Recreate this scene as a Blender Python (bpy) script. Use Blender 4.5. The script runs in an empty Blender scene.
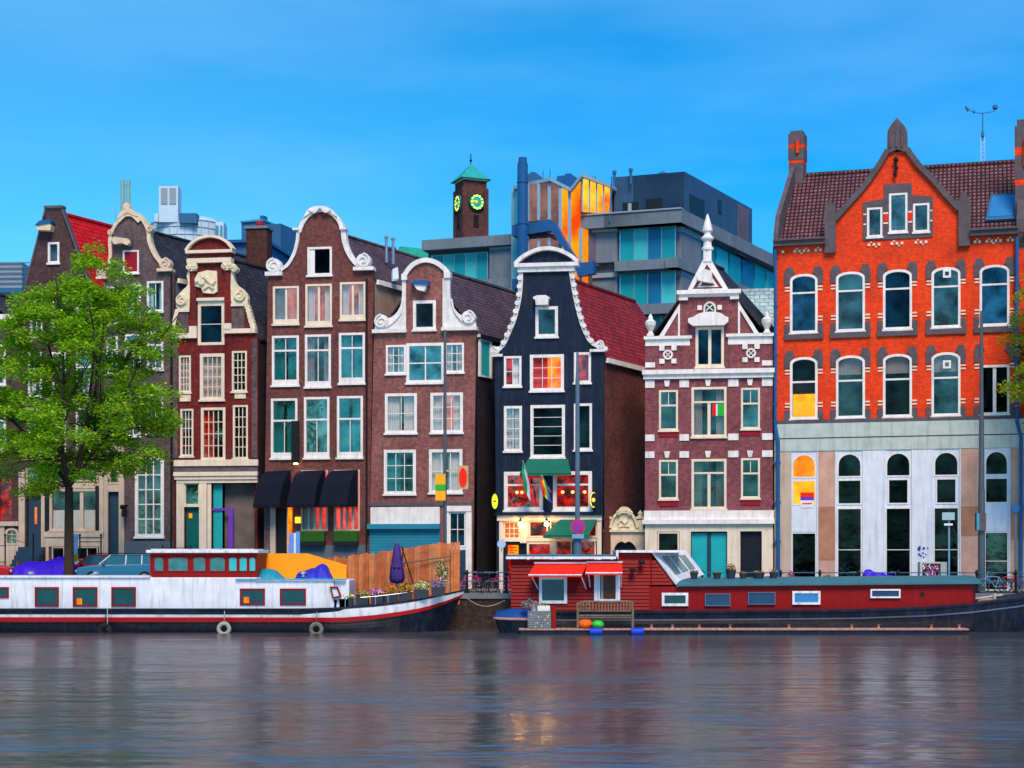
import bpy, bmesh, math, random
from mathutils import Vector, Matrix, noise
from mathutils.geometry import tessellate_polygon
random.seed(7)
SC = bpy.context.scene
COL = SC.collection
HC, HZ, FP, CX = 3.65, 556.0, 1624.0, 512.0      # eye height (m), horizon row, focal length in pixels, centre column
R = math.radians
DW = Vector((0.471, 0.882, 0))                    # direction in which the plots run back from the quay

# ------------------------------------------------------------------ materials
MATS = {}
def new_mat(name):
    m = bpy.data.materials.new(name); m.use_nodes = True
    nt = m.node_tree; nt.nodes.clear()
    out = nt.nodes.new('ShaderNodeOutputMaterial')
    MATS[name] = m
    return m, nt, out
def N(nt, typ, **kw):
    n = nt.nodes.new(typ)
    for k, v in kw.items():
        if k in n.inputs.keys(): n.inputs[k].default_value = v
        else: setattr(n, k, v)
    return n
def c4(c): return (c[0], c[1], c[2], 1)
def mixc(nt, fac, a, b, blend='MIX'):
    n = nt.nodes.new('ShaderNodeMix'); n.data_type = 'RGBA'; n.blend_type = blend
    for sock, val in ((n.inputs[0], fac), (n.inputs[6], a), (n.inputs[7], b)):
        if hasattr(val, 'is_linked') : nt.links.new(val, sock)
        elif isinstance(val, (int, float)): sock.default_value = val
        else: sock.default_value = c4(val)
    return n.outputs[2]
def weather(nt, base, var, vs, streak):
    """slow noise over the surface and rain streaks, in object space"""
    L = nt.links
    tc = N(nt, 'ShaderNodeTexCoord')
    nz = N(nt, 'ShaderNodeTexNoise', Scale=vs, Detail=6.0, Roughness=0.65)
    L.new(tc.outputs['Object'], nz.inputs['Vector'])
    rp = N(nt, 'ShaderNodeMapRange'); L.new(nz.outputs['Fac'], rp.inputs[0])
    rp.inputs[1].default_value = .3; rp.inputs[2].default_value = .7
    rp.inputs[3].default_value = 1 - var; rp.inputs[4].default_value = 1 + var
    cmb = N(nt, 'ShaderNodeCombineColor')
    for i in range(3): L.new(rp.outputs[0], cmb.inputs[i])
    c = mixc(nt, 1.0, base, cmb.outputs[0], 'MULTIPLY')
    if streak:
        mp = N(nt, 'ShaderNodeMapping'); mp.inputs['Scale'].default_value = (5, 5, .45)
        L.new(tc.outputs['Object'], mp.inputs[0])
        n2 = N(nt, 'ShaderNodeTexNoise', Scale=1.0, Detail=5.0); L.new(mp.outputs[0], n2.inputs['Vector'])
        r2 = N(nt, 'ShaderNodeMapRange'); L.new(n2.outputs['Fac'], r2.inputs[0])
        r2.inputs[1].default_value = .5; r2.inputs[2].default_value = .75
        r2.inputs[3].default_value = 0; r2.inputs[4].default_value = streak
        c = mixc(nt, r2.outputs[0], c, (.07, .06, .055))
    return c, tc
def M(name, col, rough=.65, var=.14, vs=1.2, bump=0, bs=25, metal=0, streak=0, emit=0, spec=.18):
    m, nt, out = new_mat(name); L = nt.links
    c, tc = weather(nt, col, var, vs, streak)
    b = N(nt, 'ShaderNodeBsdfPrincipled'); L.new(c, b.inputs['Base Color'])
    b.inputs['Roughness'].default_value = rough; b.inputs['Metallic'].default_value = metal
    b.inputs['Specular IOR Level'].default_value = spec
    if emit:
        b.inputs['Emission Color'].default_value = c4(col); b.inputs['Emission Strength'].default_value = emit
    if bump:
        nz = N(nt, 'ShaderNodeTexNoise', Scale=bs, Detail=4.0); L.new(tc.outputs['Object'], nz.inputs['Vector'])
        bp = N(nt, 'ShaderNodeBump', Strength=bump, Distance=.03); L.new(nz.outputs['Fac'], bp.inputs['Height'])
        L.new(bp.outputs[0], b.inputs['Normal'])
    L.new(b.outputs[0], out.inputs[0]); return m
def brick(name, a, b_, mortar, w=.22, h=.075, ms=.008, off=.5, var=.32, vs=.5, streak=.5, rough=.8, mode='wall', bump=.5, spk=.33):
    m, nt, out = new_mat(name); L = nt.links
    tc = N(nt, 'ShaderNodeTexCoord'); sp = N(nt, 'ShaderNodeSeparateXYZ'); L.new(tc.outputs['Object'], sp.inputs[0])
    cb = N(nt, 'ShaderNodeCombineXYZ')
    if mode == 'wall':
        ad = N(nt, 'ShaderNodeMath', operation='ADD'); L.new(sp.outputs[0], ad.inputs[0]); L.new(sp.outputs[1], ad.inputs[1])
        L.new(ad.outputs[0], cb.inputs[0])
    elif mode == 'depth': L.new(sp.outputs[1], cb.inputs[0])
    else: L.new(sp.outputs[0], cb.inputs[0])
    L.new(sp.outputs[2], cb.inputs[1])
    bt = N(nt, 'ShaderNodeTexBrick'); bt.offset = off
    bt.inputs['Color1'].default_value = c4(a); bt.inputs['Color2'].default_value = c4(b_); bt.inputs['Mortar'].default_value = c4(mortar)
    bt.inputs['Scale'].default_value = 1; bt.inputs['Mortar Size'].default_value = ms; bt.inputs['Mortar Smooth'].default_value = .3
    bt.inputs['Brick Width'].default_value = w; bt.inputs['Row Height'].default_value = h
    L.new(cb.outputs[0], bt.inputs['Vector'])
    c, _ = weather(nt, bt.outputs['Color'], var, vs, streak)
    n3 = N(nt, 'ShaderNodeTexNoise', Scale=4.0, Detail=8.0, Roughness=.75); L.new(tc.outputs['Object'], n3.inputs['Vector'])
    r3 = N(nt, 'ShaderNodeMapRange'); L.new(n3.outputs['Fac'], r3.inputs[0])
    r3.inputs[1].default_value = .35; r3.inputs[2].default_value = .65; r3.inputs[3].default_value = 1 - spk; r3.inputs[4].default_value = 1 + spk
    cm = N(nt, 'ShaderNodeCombineColor')
    for i in range(3): L.new(r3.outputs[0], cm.inputs[i])
    c = mixc(nt, 1.0, c, cm.outputs[0], 'MULTIPLY')
    b = N(nt, 'ShaderNodeBsdfPrincipled'); L.new(c, b.inputs['Base Color']); b.inputs['Roughness'].default_value = rough
    b.inputs['Specular IOR Level'].default_value = .15
    if bump:
        bp = N(nt, 'ShaderNodeBump', Strength=bump, Distance=.02); bp.invert = True
        L.new(bt.outputs['Fac'], bp.inputs['Height']); L.new(bp.outputs[0], b.inputs['Normal'])
    L.new(b.outputs[0], out.inputs[0]); return m
def glass(name, tint, refl, rtint=(1, 1, 1), rough=.03, wob=.12):
    """window pane: part see-through, part mirror, with slightly wavy old glass"""
    m, nt, out = new_mat(name); L = nt.links
    tr = N(nt, 'ShaderNodeBsdfTransparent'); tr.inputs[0].default_value = c4(tint)
    gl = N(nt, 'ShaderNodeBsdfGlossy'); gl.inputs['Color'].default_value = c4(rtint); gl.inputs['Roughness'].default_value = rough
    tc = N(nt, 'ShaderNodeTexCoord'); nz = N(nt, 'ShaderNodeTexNoise', Scale=1.4, Detail=2.0); L.new(tc.outputs['Object'], nz.inputs['Vector'])
    bp = N(nt, 'ShaderNodeBump', Strength=wob, Distance=.2); L.new(nz.outputs['Fac'], bp.inputs['Height']); L.new(bp.outputs[0], gl.inputs['Normal'])
    mx = N(nt, 'ShaderNodeMixShader')
    oi = N(nt, 'ShaderNodeObjectInfo'); ra = N(nt, 'ShaderNodeMapRange'); L.new(oi.outputs['Random'], ra.inputs[0]); ra.inputs[3].default_value = refl * .25; ra.inputs[4].default_value = refl * 2.6
    n2 = N(nt, 'ShaderNodeTexNoise', Scale=.9, Detail=4.0); L.new(tc.outputs['Object'], n2.inputs['Vector'])  # patchy mirror amount imitates reflected clouds and trees
    rb = N(nt, 'ShaderNodeMapRange'); L.new(n2.outputs['Fac'], rb.inputs[0]); rb.inputs[1].default_value = .35; rb.inputs[2].default_value = .65; rb.inputs[3].default_value = .35; rb.inputs[4].default_value = 1.6
    mm = N(nt, 'ShaderNodeMath', operation='MULTIPLY'); L.new(ra.outputs[0], mm.inputs[0]); L.new(rb.outputs[0], mm.inputs[1]); L.new(mm.outputs[0], mx.inputs[0])
    L.new(tr.outputs[0], mx.inputs[1]); L.new(gl.outputs[0], mx.inputs[2]); L.new(mx.outputs[0], out.inputs[0]); return m
def lit(name, a, b_, strength, scale=1.2, lo=.35, hi=.65):
    """self-glowing colour, patched by noise, standing in for lamp-lit rooms"""
    m, nt, out = new_mat(name); L = nt.links
    tc = N(nt, 'ShaderNodeTexCoord'); nz = N(nt, 'ShaderNodeTexNoise', Scale=scale, Detail=4.0, Roughness=.6); L.new(tc.outputs['Object'], nz.inputs['Vector'])
    r = N(nt, 'ShaderNodeMapRange'); L.new(nz.outputs['Fac'], r.inputs[0]); r.inputs[1].default_value = lo; r.inputs[2].default_value = hi
    c = mixc(nt, r.outputs[0], a, b_)
    e = N(nt, 'ShaderNodeEmission', Strength=strength); L.new(c, e.inputs[0]); L.new(e.outputs[0], out.inputs[0]); return m

# ------------------------------------------------------------------ frames: a vertical plane seen by the camera
class Fr:
    def __init__(s, u, Y, t=0.0):
        s.Y = Y; s.t = t; s.X = (u - CX) / FP * Y
        c = 1 / math.hypot(1, t)
        s.ex = Vector((c, -t * c, 0)); s.n = Vector((-t * c, -c, 0)); s.ang = math.atan2(-t, 1)
    def xy(s, u):
        k = (u - CX) / FP; y = (s.Y + s.t * s.X) / (1 + s.t * k); return k * y, y
    def P(s, u, v, w=0.0):
        x, y = s.xy(u); return Vector((x, y, HC - (v - HZ) * s.Y / FP)) + s.n * w

ROOTM = {}
def empty(name, label, cat, loc, rz=0.0, group=None):
    o = bpy.data.objects.new(name, None); COL.objects.link(o)
    o.empty_display_size = .3
    o.location = loc; o.rotation_euler = (0, 0, rz)
    ROOTM[o.name] = Matrix.Translation(loc) @ Matrix.Rotation(rz, 4, 'Z')
    o['label'] = label; o['category'] = cat
    if group: o['group'] = group
    return o
def inv_of(o):
    while o is not None and o.name not in ROOTM: o = o.parent
    return ROOTM[o.name].inverted() if o is not None else Matrix.Identity(4)

class MB:
    def __init__(s, fr=None): s.v = []; s.f = []; s.m = []; s.mi = 0; s.fr = fr
    def face(s, pts):
        i = len(s.v); s.v += [Vector(p) for p in pts]; s.f.append(tuple(range(i, i + len(pts)))); s.m.append(s.mi); return s
    def loft(s, a, b, closed=True):
        n = len(a)
        for i in range(n if closed else n - 1):
            j = (i + 1) % n; s.face([a[i], a[j], b[j], b[i]])
        return s
    def ext(s, poly, w0, w1, holes=(), fr=None):
        P = (fr or s.fr).P
        loops = [[Vector((p[0], p[1], 0)) for p in l] for l in [poly] + list(holes)]
        flat = sum(loops, [])
        tris = tessellate_polygon(loops)
        for w in (w1, w0):
            for t in tris: s.face([P(flat[i].x, flat[i].y, w) for i in t])
        for l in loops:
            s.loft([P(p.x, p.y, w0) for p in l], [P(p.x, p.y, w1) for p in l])
        return s
    def box(s, u0, u1, v0, v1, w0, w1, fr=None):
        P = (fr or s.fr).P
        a = [P(u0, v0, w0), P(u1, v0, w0), P(u1, v1, w0), P(u0, v1, w0)]
        b = [P(u0, v0, w1), P(u1, v0, w1), P(u1, v1, w1), P(u0, v1, w1)]
        s.loft(a, b); s.face(a[::-1]); s.face(b); return s
    def bx(s, x0, x1, y0, y1, z0, z1):
        a = [Vector(p) for p in ((x0, y0, z0), (x1, y0, z0), (x1, y1, z0), (x0, y1, z0))]
        b = [Vector((p.x, p.y, z1)) for p in a]
        s.loft(a, b); s.face(a[::-1]); s.face(b); return s
    def sweep(s, pts, d, caps=True):
        b = [p + d for p in pts]
        s.loft(pts, b)
        if caps:
            for l in (pts, b):
                for t in tessellate_polygon([l]): s.face([l[i] for i in t])
        return s
    def strip(s, pts, w0, w1, wd, closed=False, fr=None):
        """band of width wd (pixels) along a centre line; wd may be a list"""
        n = len(pts); L = []; Rr = []
        for i, p in enumerate(pts):
            a = pts[max(i - 1, 0)]; b = pts[min(i + 1, n - 1)]
            dx, dy = b[0] - a[0], b[1] - a[1]; q = math.hypot(dx, dy) or 1
            h = (wd[i] if isinstance(wd, (list, tuple)) else wd) / 2
            L.append((p[0] - dy / q * h, p[1] + dx / q * h)); Rr.append((p[0] + dy / q * h, p[1] - dx / q * h))
        P = (fr or s.fr).P
        for i in range(n - 1):
            a = [P(*L[i], w0), P(*Rr[i], w0), P(*Rr[i], w1), P(*L[i], w1)]
            b = [P(*L[i + 1], w0), P(*Rr[i + 1], w0), P(*Rr[i + 1], w1), P(*L[i + 1], w1)]
            s.loft(a, b)
            if i == 0: s.face(a)
            if i == n - 2: s.face(b)
        return s
    def disc(s, u, v, r, w0, w1, n=16, ry=None, fr=None):
        ry = ry or r
        return s.ext([(u + r * math.cos(2 * math.pi * i / n), v + ry * math.sin(2 * math.pi * i / n)) for i in range(n)], w0, w1, fr=fr)
    def volute(s, u, v, r, w0, w1, sgn=1, turns=1.6):
        s.disc(u, v, r, w0, w1, 18)
        pts = []
        for i in range(22):
            f = i / 21; a = sgn * (f * turns * 2 * math.pi) - math.pi / 2; q = r * (1 - .8 * f)
            pts.append((u + q * math.cos(a), v + q * math.sin(a)))
        return s.strip(pts, w1 - .01, w1 + .07, max(.9, r * .24))
    def tube(s, p, q, r0, r1=None, n=8, caps=True):
        p = Vector(p); q = Vector(q); r1 = r0 if r1 is None else r1
        d = (q - p).normalized(); a = d.orthogonal().normalized(); b = d.cross(a)
        A = [p + (a * math.cos(2 * math.pi * i / n) + b * math.sin(2 * math.pi * i / n)) * r0 for i in range(n)]
        B = [q + (a * math.cos(2 * math.pi * i / n) + b * math.sin(2 * math.pi * i / n)) * r1 for i in range(n)]
        s.loft(A, B)
        if caps: s.face(A[::-1]); s.face(B)
        return s
    def path(s, pts, r, n=6):
        for i in range(len(pts) - 1): s.tube(pts[i], pts[i + 1], r, r, n)
        return s
    def lathe(s, c, prof, n=14):
        c = Vector(c); rings = [[c + Vector((r * math.cos(2 * math.pi * i / n), r * math.sin(2 * math.pi * i / n), z)) for i in range(n)] for r, z in prof]
        for a, b in zip(rings, rings[1:]): s.loft(a, b)
        s.face(rings[0][::-1]); s.face(rings[-1]); return s
    def torus(s, c, ax, r, q, n=24, k=6):
        c = Vector(c); ax = Vector(ax).normalized(); a = ax.orthogonal().normalized(); b = ax.cross(a); rings = []
        for i in range(n):
            t = 2 * math.pi * i / n; d = a * math.cos(t) + b * math.sin(t)
            rings.append([c + d * (r + q * math.cos(2 * math.pi * j / k)) + ax * q * math.sin(2 * math.pi * j / k) for j in range(k)])
        for i in range(n): s.loft(rings[i], rings[(i + 1) % n])
        return s
    def build(s, name, mats, parent=None, smooth=False, local=False, bevel=0):
        inv = Matrix.Identity(4) if (local or parent is None) else inv_of(parent)
        me = bpy.data.meshes.new(name)
        me.from_pydata([inv @ p for p in s.v], [], s.f)
        if not isinstance(mats, (list, tuple)): mats = [mats]
        for m in mats: me.materials.append(MATS[m])
        for p, k in zip(me.polygons, s.m): p.material_index = k
        bm = bmesh.new(); bm.from_mesh(me)
        bmesh.ops.remove_doubles(bm, verts=bm.verts, dist=1e-4)
        bmesh.ops.recalc_face_normals(bm, faces=bm.faces)
        if smooth:
            for f in bm.faces: f.smooth = True
        bm.to_mesh(me); bm.free()
        o = bpy.data.objects.new(name, me); COL.objects.link(o)
        if parent is not None: o.parent = parent
        if bevel:
            b = o.modifiers.new('bevel', 'BEVEL'); b.width = bevel; b.segments = 2; b.limit_method = 'ANGLE'
        return o
WHOLE = {'railing', 'steps', 'numerals', 'wall_dots', 'graffiti', 'menu_writing', 'glazing_bars', 'roller_shutter', 'relief_panel', 'window', 'roof_vents_x', 'curtain', 'striped_sign', 'planks', 'finial', 'wall_lamp', 'oval_sign', 'awning', 'landing'}
def build_parts(mb, name, mat, parent, **k):
    """one object for each group of pieces that touch; returns the first"""
    if name in WHOLE: return mb.build(name, mat, parent, **k)
    key = {}; vid = []
    for p in mb.v:
        q = (round(p.x, 3), round(p.y, 3), round(p.z, 3)); vid.append(key.setdefault(q, len(key)))
    par = list(range(len(key)))
    def find(a):
        while par[a] != a: par[a] = par[par[a]]; a = par[a]
        return a
    for f in mb.f:
        r0 = find(vid[f[0]])
        for i in f[1:]: par[find(vid[i])] = r0
    isl = {}
    for fi, f in enumerate(mb.f): isl.setdefault(find(vid[f[0]]), []).append(fi)
    isl = list(isl.values())
    if len(isl) == 1: return mb.build(name, mat, parent, **k)
    e = .03; bb = []
    for fs in isl:
        ps = [mb.v[i] for fi in fs for i in mb.f[fi]]
        bb.append(([min(p[j] for p in ps) - e for j in range(3)], [max(p[j] for p in ps) + e for j in range(3)]))
    gp = list(range(len(isl)))
    def gf(a):
        while gp[a] != a: a = gp[a]
        return a
    for i in range(len(isl)):
        for j in range(i):
            if all(bb[i][0][q] < bb[j][1][q] and bb[j][0][q] < bb[i][1][q] for q in range(3)): gp[gf(i)] = gf(j)
    cl = {}
    for i, fs in enumerate(isl): cl.setdefault(gf(i), []).extend(fs)
    first = None
    for fs in cl.values():
        n = MB(mb.fr)
        for fi in fs: n.mi = mb.m[fi]; n.face([mb.v[i] for i in mb.f[fi]])
        o = n.build(name, mat, parent, **k); first = first or o
    return first
def struct(mb, name, mats, **k):
    o = mb.build(name, mats, **k); o['kind'] = 'structure'; return o
def tagd(o, label, cat, group=None):
    o['label'] = label; o['category'] = cat
    if group: o['group'] = group
    return o
def solo(mb, name, mats, label, cat, group=None, loc=None, **k):
    """a thing that is one mesh; its origin goes to loc"""
    if loc is not None: mb.v = [p - Vector(loc) for p in mb.v]
    o = mb.build(name, mats, None, **k)
    if loc is not None: o.location = loc
    return tagd(o, label, cat, group)
def copy_tree(o, parent=None):
    c = o.copy(); COL.objects.link(c)
    if parent is not None: c.parent = parent
    for ch in list(o.children): copy_tree(ch, c)
    return c
def cr(pts, n=5):
    out = []
    P_ = [pts[0]] + list(pts) + [pts[-1]]
    for i in range(1, len(P_) - 2):
        a, b, c, d = P_[i - 1:i + 3]
        for k in range(n):
            t = k / n
            out.append(tuple(.5 * ((2 * b[j]) + (-a[j] + c[j]) * t + (2 * a[j] - 5 * b[j] + 4 * c[j] - d[j]) * t * t + (-a[j] + 3 * b[j] - 3 * c[j] + d[j]) * t ** 3) for j in range(2)))
    out.append(tuple(pts[-1])); return out
def arcp(u0, u1, v0, v1, rise=0, n=10):
    if not rise: return [(u0, v0), (u1, v0), (u1, v1), (u0, v1)]
    m = (u0 + u1) / 2; h = (u1 - u0) / 2
    return [(m - h * math.cos(math.pi * i / n), v0 + rise - rise * math.sin(math.pi * i / n)) for i in range(n + 1)] + [(u1, v1), (u0, v1)]
def gz(x):
    """street level: it climbs a little towards the left"""
    t = min(1, max(0, (-x - 3) / 11)); return 1.75 + .5 * t * t * (3 - 2 * t)

# ------------------------------------------------------------------ houses
TG = 0.15
def Yg(u): return 94 / (1 + TG * (u - CX) / FP)
class House:
    def __init__(s, name, label, cat, u, Y=None, t=TG, D=DW, z=1.6):
        s.fr = Fr(u, Y or Yg(u), t); s.D = D; s.holes = []
        p = s.fr.P(u, 0); s.root = empty(name, label, cat, (p.x, p.y, z), s.fr.ang)
    def mb(s): return MB(s.fr)
    def part(s, mb, name, mat, parent=None, **k): return build_parts(mb, name, mat, parent or s.root, **k)
    def win(s, u0, u1, v0, v1, fw=2.0, fm='white', cols=1, rows=1, tr=None, topcols=1, rise=0, gl='glass', cur=None, back='room_dark',
            sill=True, hole=True, name='window', bar=.7, proud=.03, head=0, foot=0):
        P = s.fr.P
        if hole: s.holes.append(arcp(u0, u1, v0, v1, rise))
        off = 0 if hole else .16
        i0, i1, j0, j1 = u0 + fw, u1 - fw, v0 + fw + head, v1 - fw - foot
        ri = max(0, rise - fw * .3) if rise else 0
        w = s.mb(); w.ext(arcp(u0, u1, v0, v1, rise), off - .16, off + proud, holes=[arcp(i0, i1, j0, j1, ri)])
        ty = j0
        if tr:
            ty = v0 + (v1 - v0) * tr; w.box(i0, i1, ty - .9, ty + .9, off - .13, off - .005)
            for k in range(1, topcols):
                x = i0 + (i1 - i0) * k / topcols; w.box(x - bar / 2, x + bar / 2, j0 + ri * .2, ty - .9, off - .12, off - .03)
        for k in range(1, cols):
            x = i0 + (i1 - i0) * k / cols; w.box(x - bar / 2, x + bar / 2, ty + (.9 if tr else 0), j1, off - .12, off - .03)
        for k in range(1, rows):
            y = ty + (j1 - ty) * k / rows; w.box(i0, i1, y - bar / 2, y + bar / 2, off - .125, off - .035)
        wo = s.part(w, name, fm)
        g = s.mb(); g.ext(arcp(i0 + .05, i1 - .05, j0 + .05, j1 - .05, ri), off - .10, off - .085); s.part(g, 'pane', gl, wo)
        if hole:
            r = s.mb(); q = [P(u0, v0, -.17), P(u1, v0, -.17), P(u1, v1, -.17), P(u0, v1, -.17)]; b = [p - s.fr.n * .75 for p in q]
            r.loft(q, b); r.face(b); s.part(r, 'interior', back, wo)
        if cur and hole:
            cm, mode = cur; c = s.mb()
            def drape(a, b_, c0, c1, w0):
                n = max(4, int((b_ - a) / 1.1)); pts = []
                top = [P(a + (b_ - a) * i / n, c0, w0 + .035 * (-1) ** i) for i in range(n + 1)]
                bot = [P(a + (b_ - a) * i / n, c1, w0 + .035 * (-1) ** i) for i in range(n + 1)]
                c.loft(top, bot, closed=False)
            wd = i1 - i0
            if mode == 'sides': drape(u0, i0 + wd * .27, v0, v1, -.28); drape(i1 - wd * .27, u1, v0, v1, -.28)
            elif mode == 'wide': drape(u0, i0 + wd * .42, v0, v1, -.28); drape(i1 - wd * .42, u1, v0, v1, -.28)
            elif mode == 'full': drape(u0, u1, v0, v1, -.3)
            elif mode == 'low': drape(u0, u1, (v0 + v1) / 2, v1, -.28)
            elif mode == 'left': drape(u0, i0 + wd * .5, v0, v1, -.28)
            elif mode == 'right': drape(i1 - wd * .5, u1, v0, v1, -.28)
            elif mode == 'blind': drape(u0, u1, v0, v0 + (v1 - v0) * .3, -.25)
            s.part(c, 'curtain', cm, wo)
        if sill:
            b = s.mb(); b.box(u0 - 1, u1 + 1, v1 - .3, v1 + 1.6, -.02 + off * .3, .12); s.part(b, 'sill', fm, wo)
        return wo
    def wall(s, outline, mat, th=.35, name='wall'):
        w = s.mb(); us_ = [p[0] for p in outline]; vs_ = [p[1] for p in outline]
        hs = [h_ for h_ in s.holes if min(vs_) < h_[0][1] < max(vs_)]; s.holes = [h_ for h_ in s.holes if h_ not in hs]
        w.ext(outline, -th, 0, holes=hs)
        return s.part(w, name, mat)
    def body(s, uL, uR, vE, ur, vr, L, wm, rm, fascia=None, vb=612, vER=None):
        P = s.fr.P; vER = vER or vE
        b = s.mb(); q = [P(uL + .3, vb, -.36), P(uL + .3, vE + 1, -.36), P(ur, vr + 4, -.36), P(uR - .3, vER + 1, -.36), P(uR - .3, vb, -.36)]; b.sweep(q, s.D * L, caps=False); b.face([p + s.D * L for p in q])
        s.part(b, 'side_wall', wm)
        r = s.mb(); A, T, B = P(uL - 1.5, vE + 2, -.37), P(ur, vr, -.37), P(uR + 1.5, vER + 2, -.37)
        dz = Vector((0, 0, -.16)); r.sweep([A, T, B, B + dz, T + dz, A + dz], s.D * (L + .3)); ro = s.part(r, 'roof', rm)
        if fascia:
            f = s.mb(); c = P(uR + 1.2, vER + 2, -.4); o = s.fr.ex * .16; u = Vector((0, 0, .28))
            f.sweep([c - u, c - u + o, c + o, c], s.D * L); s.part(f, 'gutter', fascia)
        rd = s.mb(); c = P(ur, vr - .5, -.4); rd.tube(c, c + s.D * L, .13, .13, 6); s.part(rd, 'ridge_tiles', rm, ro)
        return ro
    def boxes(s, name, mat, lst, parent=None, bevel=0):
        m = s.mb()
        for b in lst: m.box(*b)
        return s.part(m, name, mat, parent, bevel=bevel)
# ------------------------------------------------------------------ palette
M('white', (.76, .74, .72), .55, .12, 2, streak=.25)
M('white_stone', (.72, .71, .70), .7, .16, 3, bump=.4, streak=.22)
M('cream', (.74, .64, .50), .6, .1, streak=.18)
M('cream_stone', (.70, .55, .40), .75, .2, 3, bump=.4, streak=.25)
M('cream_carved', (.76, .66, .46), .75, .22, 4, bump=.6, streak=.2)
M('beige_stone', (.52, .42, .33), .8, .15, 1, bump=.3, streak=.25)
M('dark_stone', (.10, .085, .10), .8, .25, 2, bump=.5, streak=.2)
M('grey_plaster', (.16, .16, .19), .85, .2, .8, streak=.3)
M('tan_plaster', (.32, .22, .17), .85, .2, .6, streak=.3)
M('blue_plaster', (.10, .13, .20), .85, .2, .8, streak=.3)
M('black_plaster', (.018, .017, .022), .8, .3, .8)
M('black_paint', (.0045, .013, .036), .5, .45, 1.5, streak=.3, bump=.3)
M('black_metal', (.012, .013, .018), .45, .1, metal=.3)
M('grey_metal', (.10, .12, .14), .45, .15, metal=.5)
M('steel', (.42, .45, .5), .35, .1, metal=.7)
M('navy_cloth', (.002, .005, .016), .8, .15)
M('green_cloth', (.006, .13, .09), .8, .12, streak=.1)
M('red_cloth', (.85, .02, .008), .7, .08)
M('shutter_red', (.28, .006, .02), .6, .1)
M('door_teal', (.005, .12, .11), .4, .15)
M('door_dark', (.012, .014, .018), .4, .15)
M('door_blue', (.02, .05, .09), .45, .15)
M('teal_shutter', (.02, .22, .33), .5, .12, streak=.15)
M('teal_door', (.015, .38, .42), .35, .1)
M('purple_paint', (.16, .04, .45), .5, .1)
M('sage_band', (.45, .53, .49), .6, .12, 1.5, streak=.3)
M('blue_white', (.66, .71, .80), .5, .10, 1.5, streak=.22)
M('pink_stone', (.55, .33, .25), .8, .22, .9, bump=.25, streak=.15)
M('rust_stone', (.42, .19, .12), .8, .25, .9, bump=.25, streak=.15)
M('curtain_white', (.80, .82, .88), .9, .08)
M('curtain_teal', (.04, .30, .34), .9, .12)
M('curtain_red', (.75, .03, .015), .9, .15)
M('curtain_pink', (.8, .26, .2), .9, .12)
M('curtain_grey', (.3, .33, .38), .9, .15)
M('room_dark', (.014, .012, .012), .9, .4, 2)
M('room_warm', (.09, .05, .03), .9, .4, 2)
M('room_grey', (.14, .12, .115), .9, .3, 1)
lit('lit_orange', (1, .09, .004), (1, .36, .01), 1.0, 1.6)
lit('lit_yellow', (1, .26, .006), (1, .50, .015), 1.05, 1.0)
lit('lit_red', (.05, .003, .003), (.9, .012, .005), .7, 2.0, .42, .70)
lit('lit_crimson', (.35, .006, .004), (1, .03, .01), .9, 1.6)
lit('lit_salmon', (.22, .06, .05), (.75, .22, .15), .8, 1.5)
lit('lit_orange_soft', (.7, .10, .02), (1, .30, .05), .8, .8)
lit('lit_pinkish', (.18, .10, .11), (.45, .22, .18), .55, .8)
lit('lamp_glow', (1, .75, .25), (1, .8, .35), 14)
lit('bulb_red', (1, .14, .05), (1, .22, .08), 4)
lit('sign_green', (.45, .85, .02), (.75, .85, .03), 1.3, 8)
lit('sign_yellow', (1, .6, .02), (1, .75, .05), 1.4, 8)
lit('numeral_glow', (.55, 1, .12), (.7, 1, .2), 1.2)
lit('hand_gold', (1, .45, .02), (1, .5, .05), 1.1)
lit('tail_red', (1, .02, .01), (1, .03, .02), 1.2)
glass('glass', (.88, .86, .84), .06, (1, .80, .72))
glass('glass_dark', (.7, .68, .66), .04, (1, .78, .7))
glass('glass_teal', (.70, .86, .86), .075, (.9, .88, .8))
glass('glass_clear', (.95, .95, .95), .015)
glass('glass_blue', (.40, .5, .58), .055, (.6, .78, .95))
glass('glass_black', (.3, .3, .3), .012, (1, .75, .7))
brick('brick_plum', (.175, .050, .042), (.115, .036, .034), (.15, .085, .075))
brick('brick_pink', (.265, .092, .080), (.18, .066, .060), (.22, .13, .12), streak=.45)
brick('brick_dark', (.082, .040, .042), (.055, .031, .036), (.085, .06, .06))
brick('brick_grey', (.125, .085, .09), (.085, .063, .07), (.13, .10, .10))
brick('brick_maroon', (.19, .017, .014), (.12, .011, .011), (.12, .03, .028))
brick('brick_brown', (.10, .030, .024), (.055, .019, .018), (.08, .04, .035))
brick('brick_sidewall', (.19, .045, .032), (.11, .030, .025), (.12, .06, .05))
brick('brick_rose', (.25, .062, .075), (.17, .045, .058), (.25, .12, .13))
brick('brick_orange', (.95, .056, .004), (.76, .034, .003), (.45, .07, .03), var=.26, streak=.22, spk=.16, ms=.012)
brick('brick_tower', (.13, .040, .04), (.09, .03, .033), (.12, .07, .06))
brick('brick_quay', (.055, .035, .03), (.03, .022, .022), (.05, .045, .04), streak=.5)
brick('tiles_red', (.75, .012, .018), (.62, .008, .012), (.28, .003, .006), w=.24, h=.27, ms=.035, off=0, mode='depth', streak=.05, var=.12, rough=.55)
brick('tiles_darkred', (.42, .022, .020), (.22, .013, .016), (.045, .006, .008), w=.24, h=.25, ms=.03, off=0, mode='depth', streak=.25, rough=.6)
brick('slates_dark', (.040, .040, .055), (.022, .022, .032), (.010, .010, .014), w=.3, h=.24, ms=.02, mode='depth', streak=.2, rough=.55)
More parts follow.
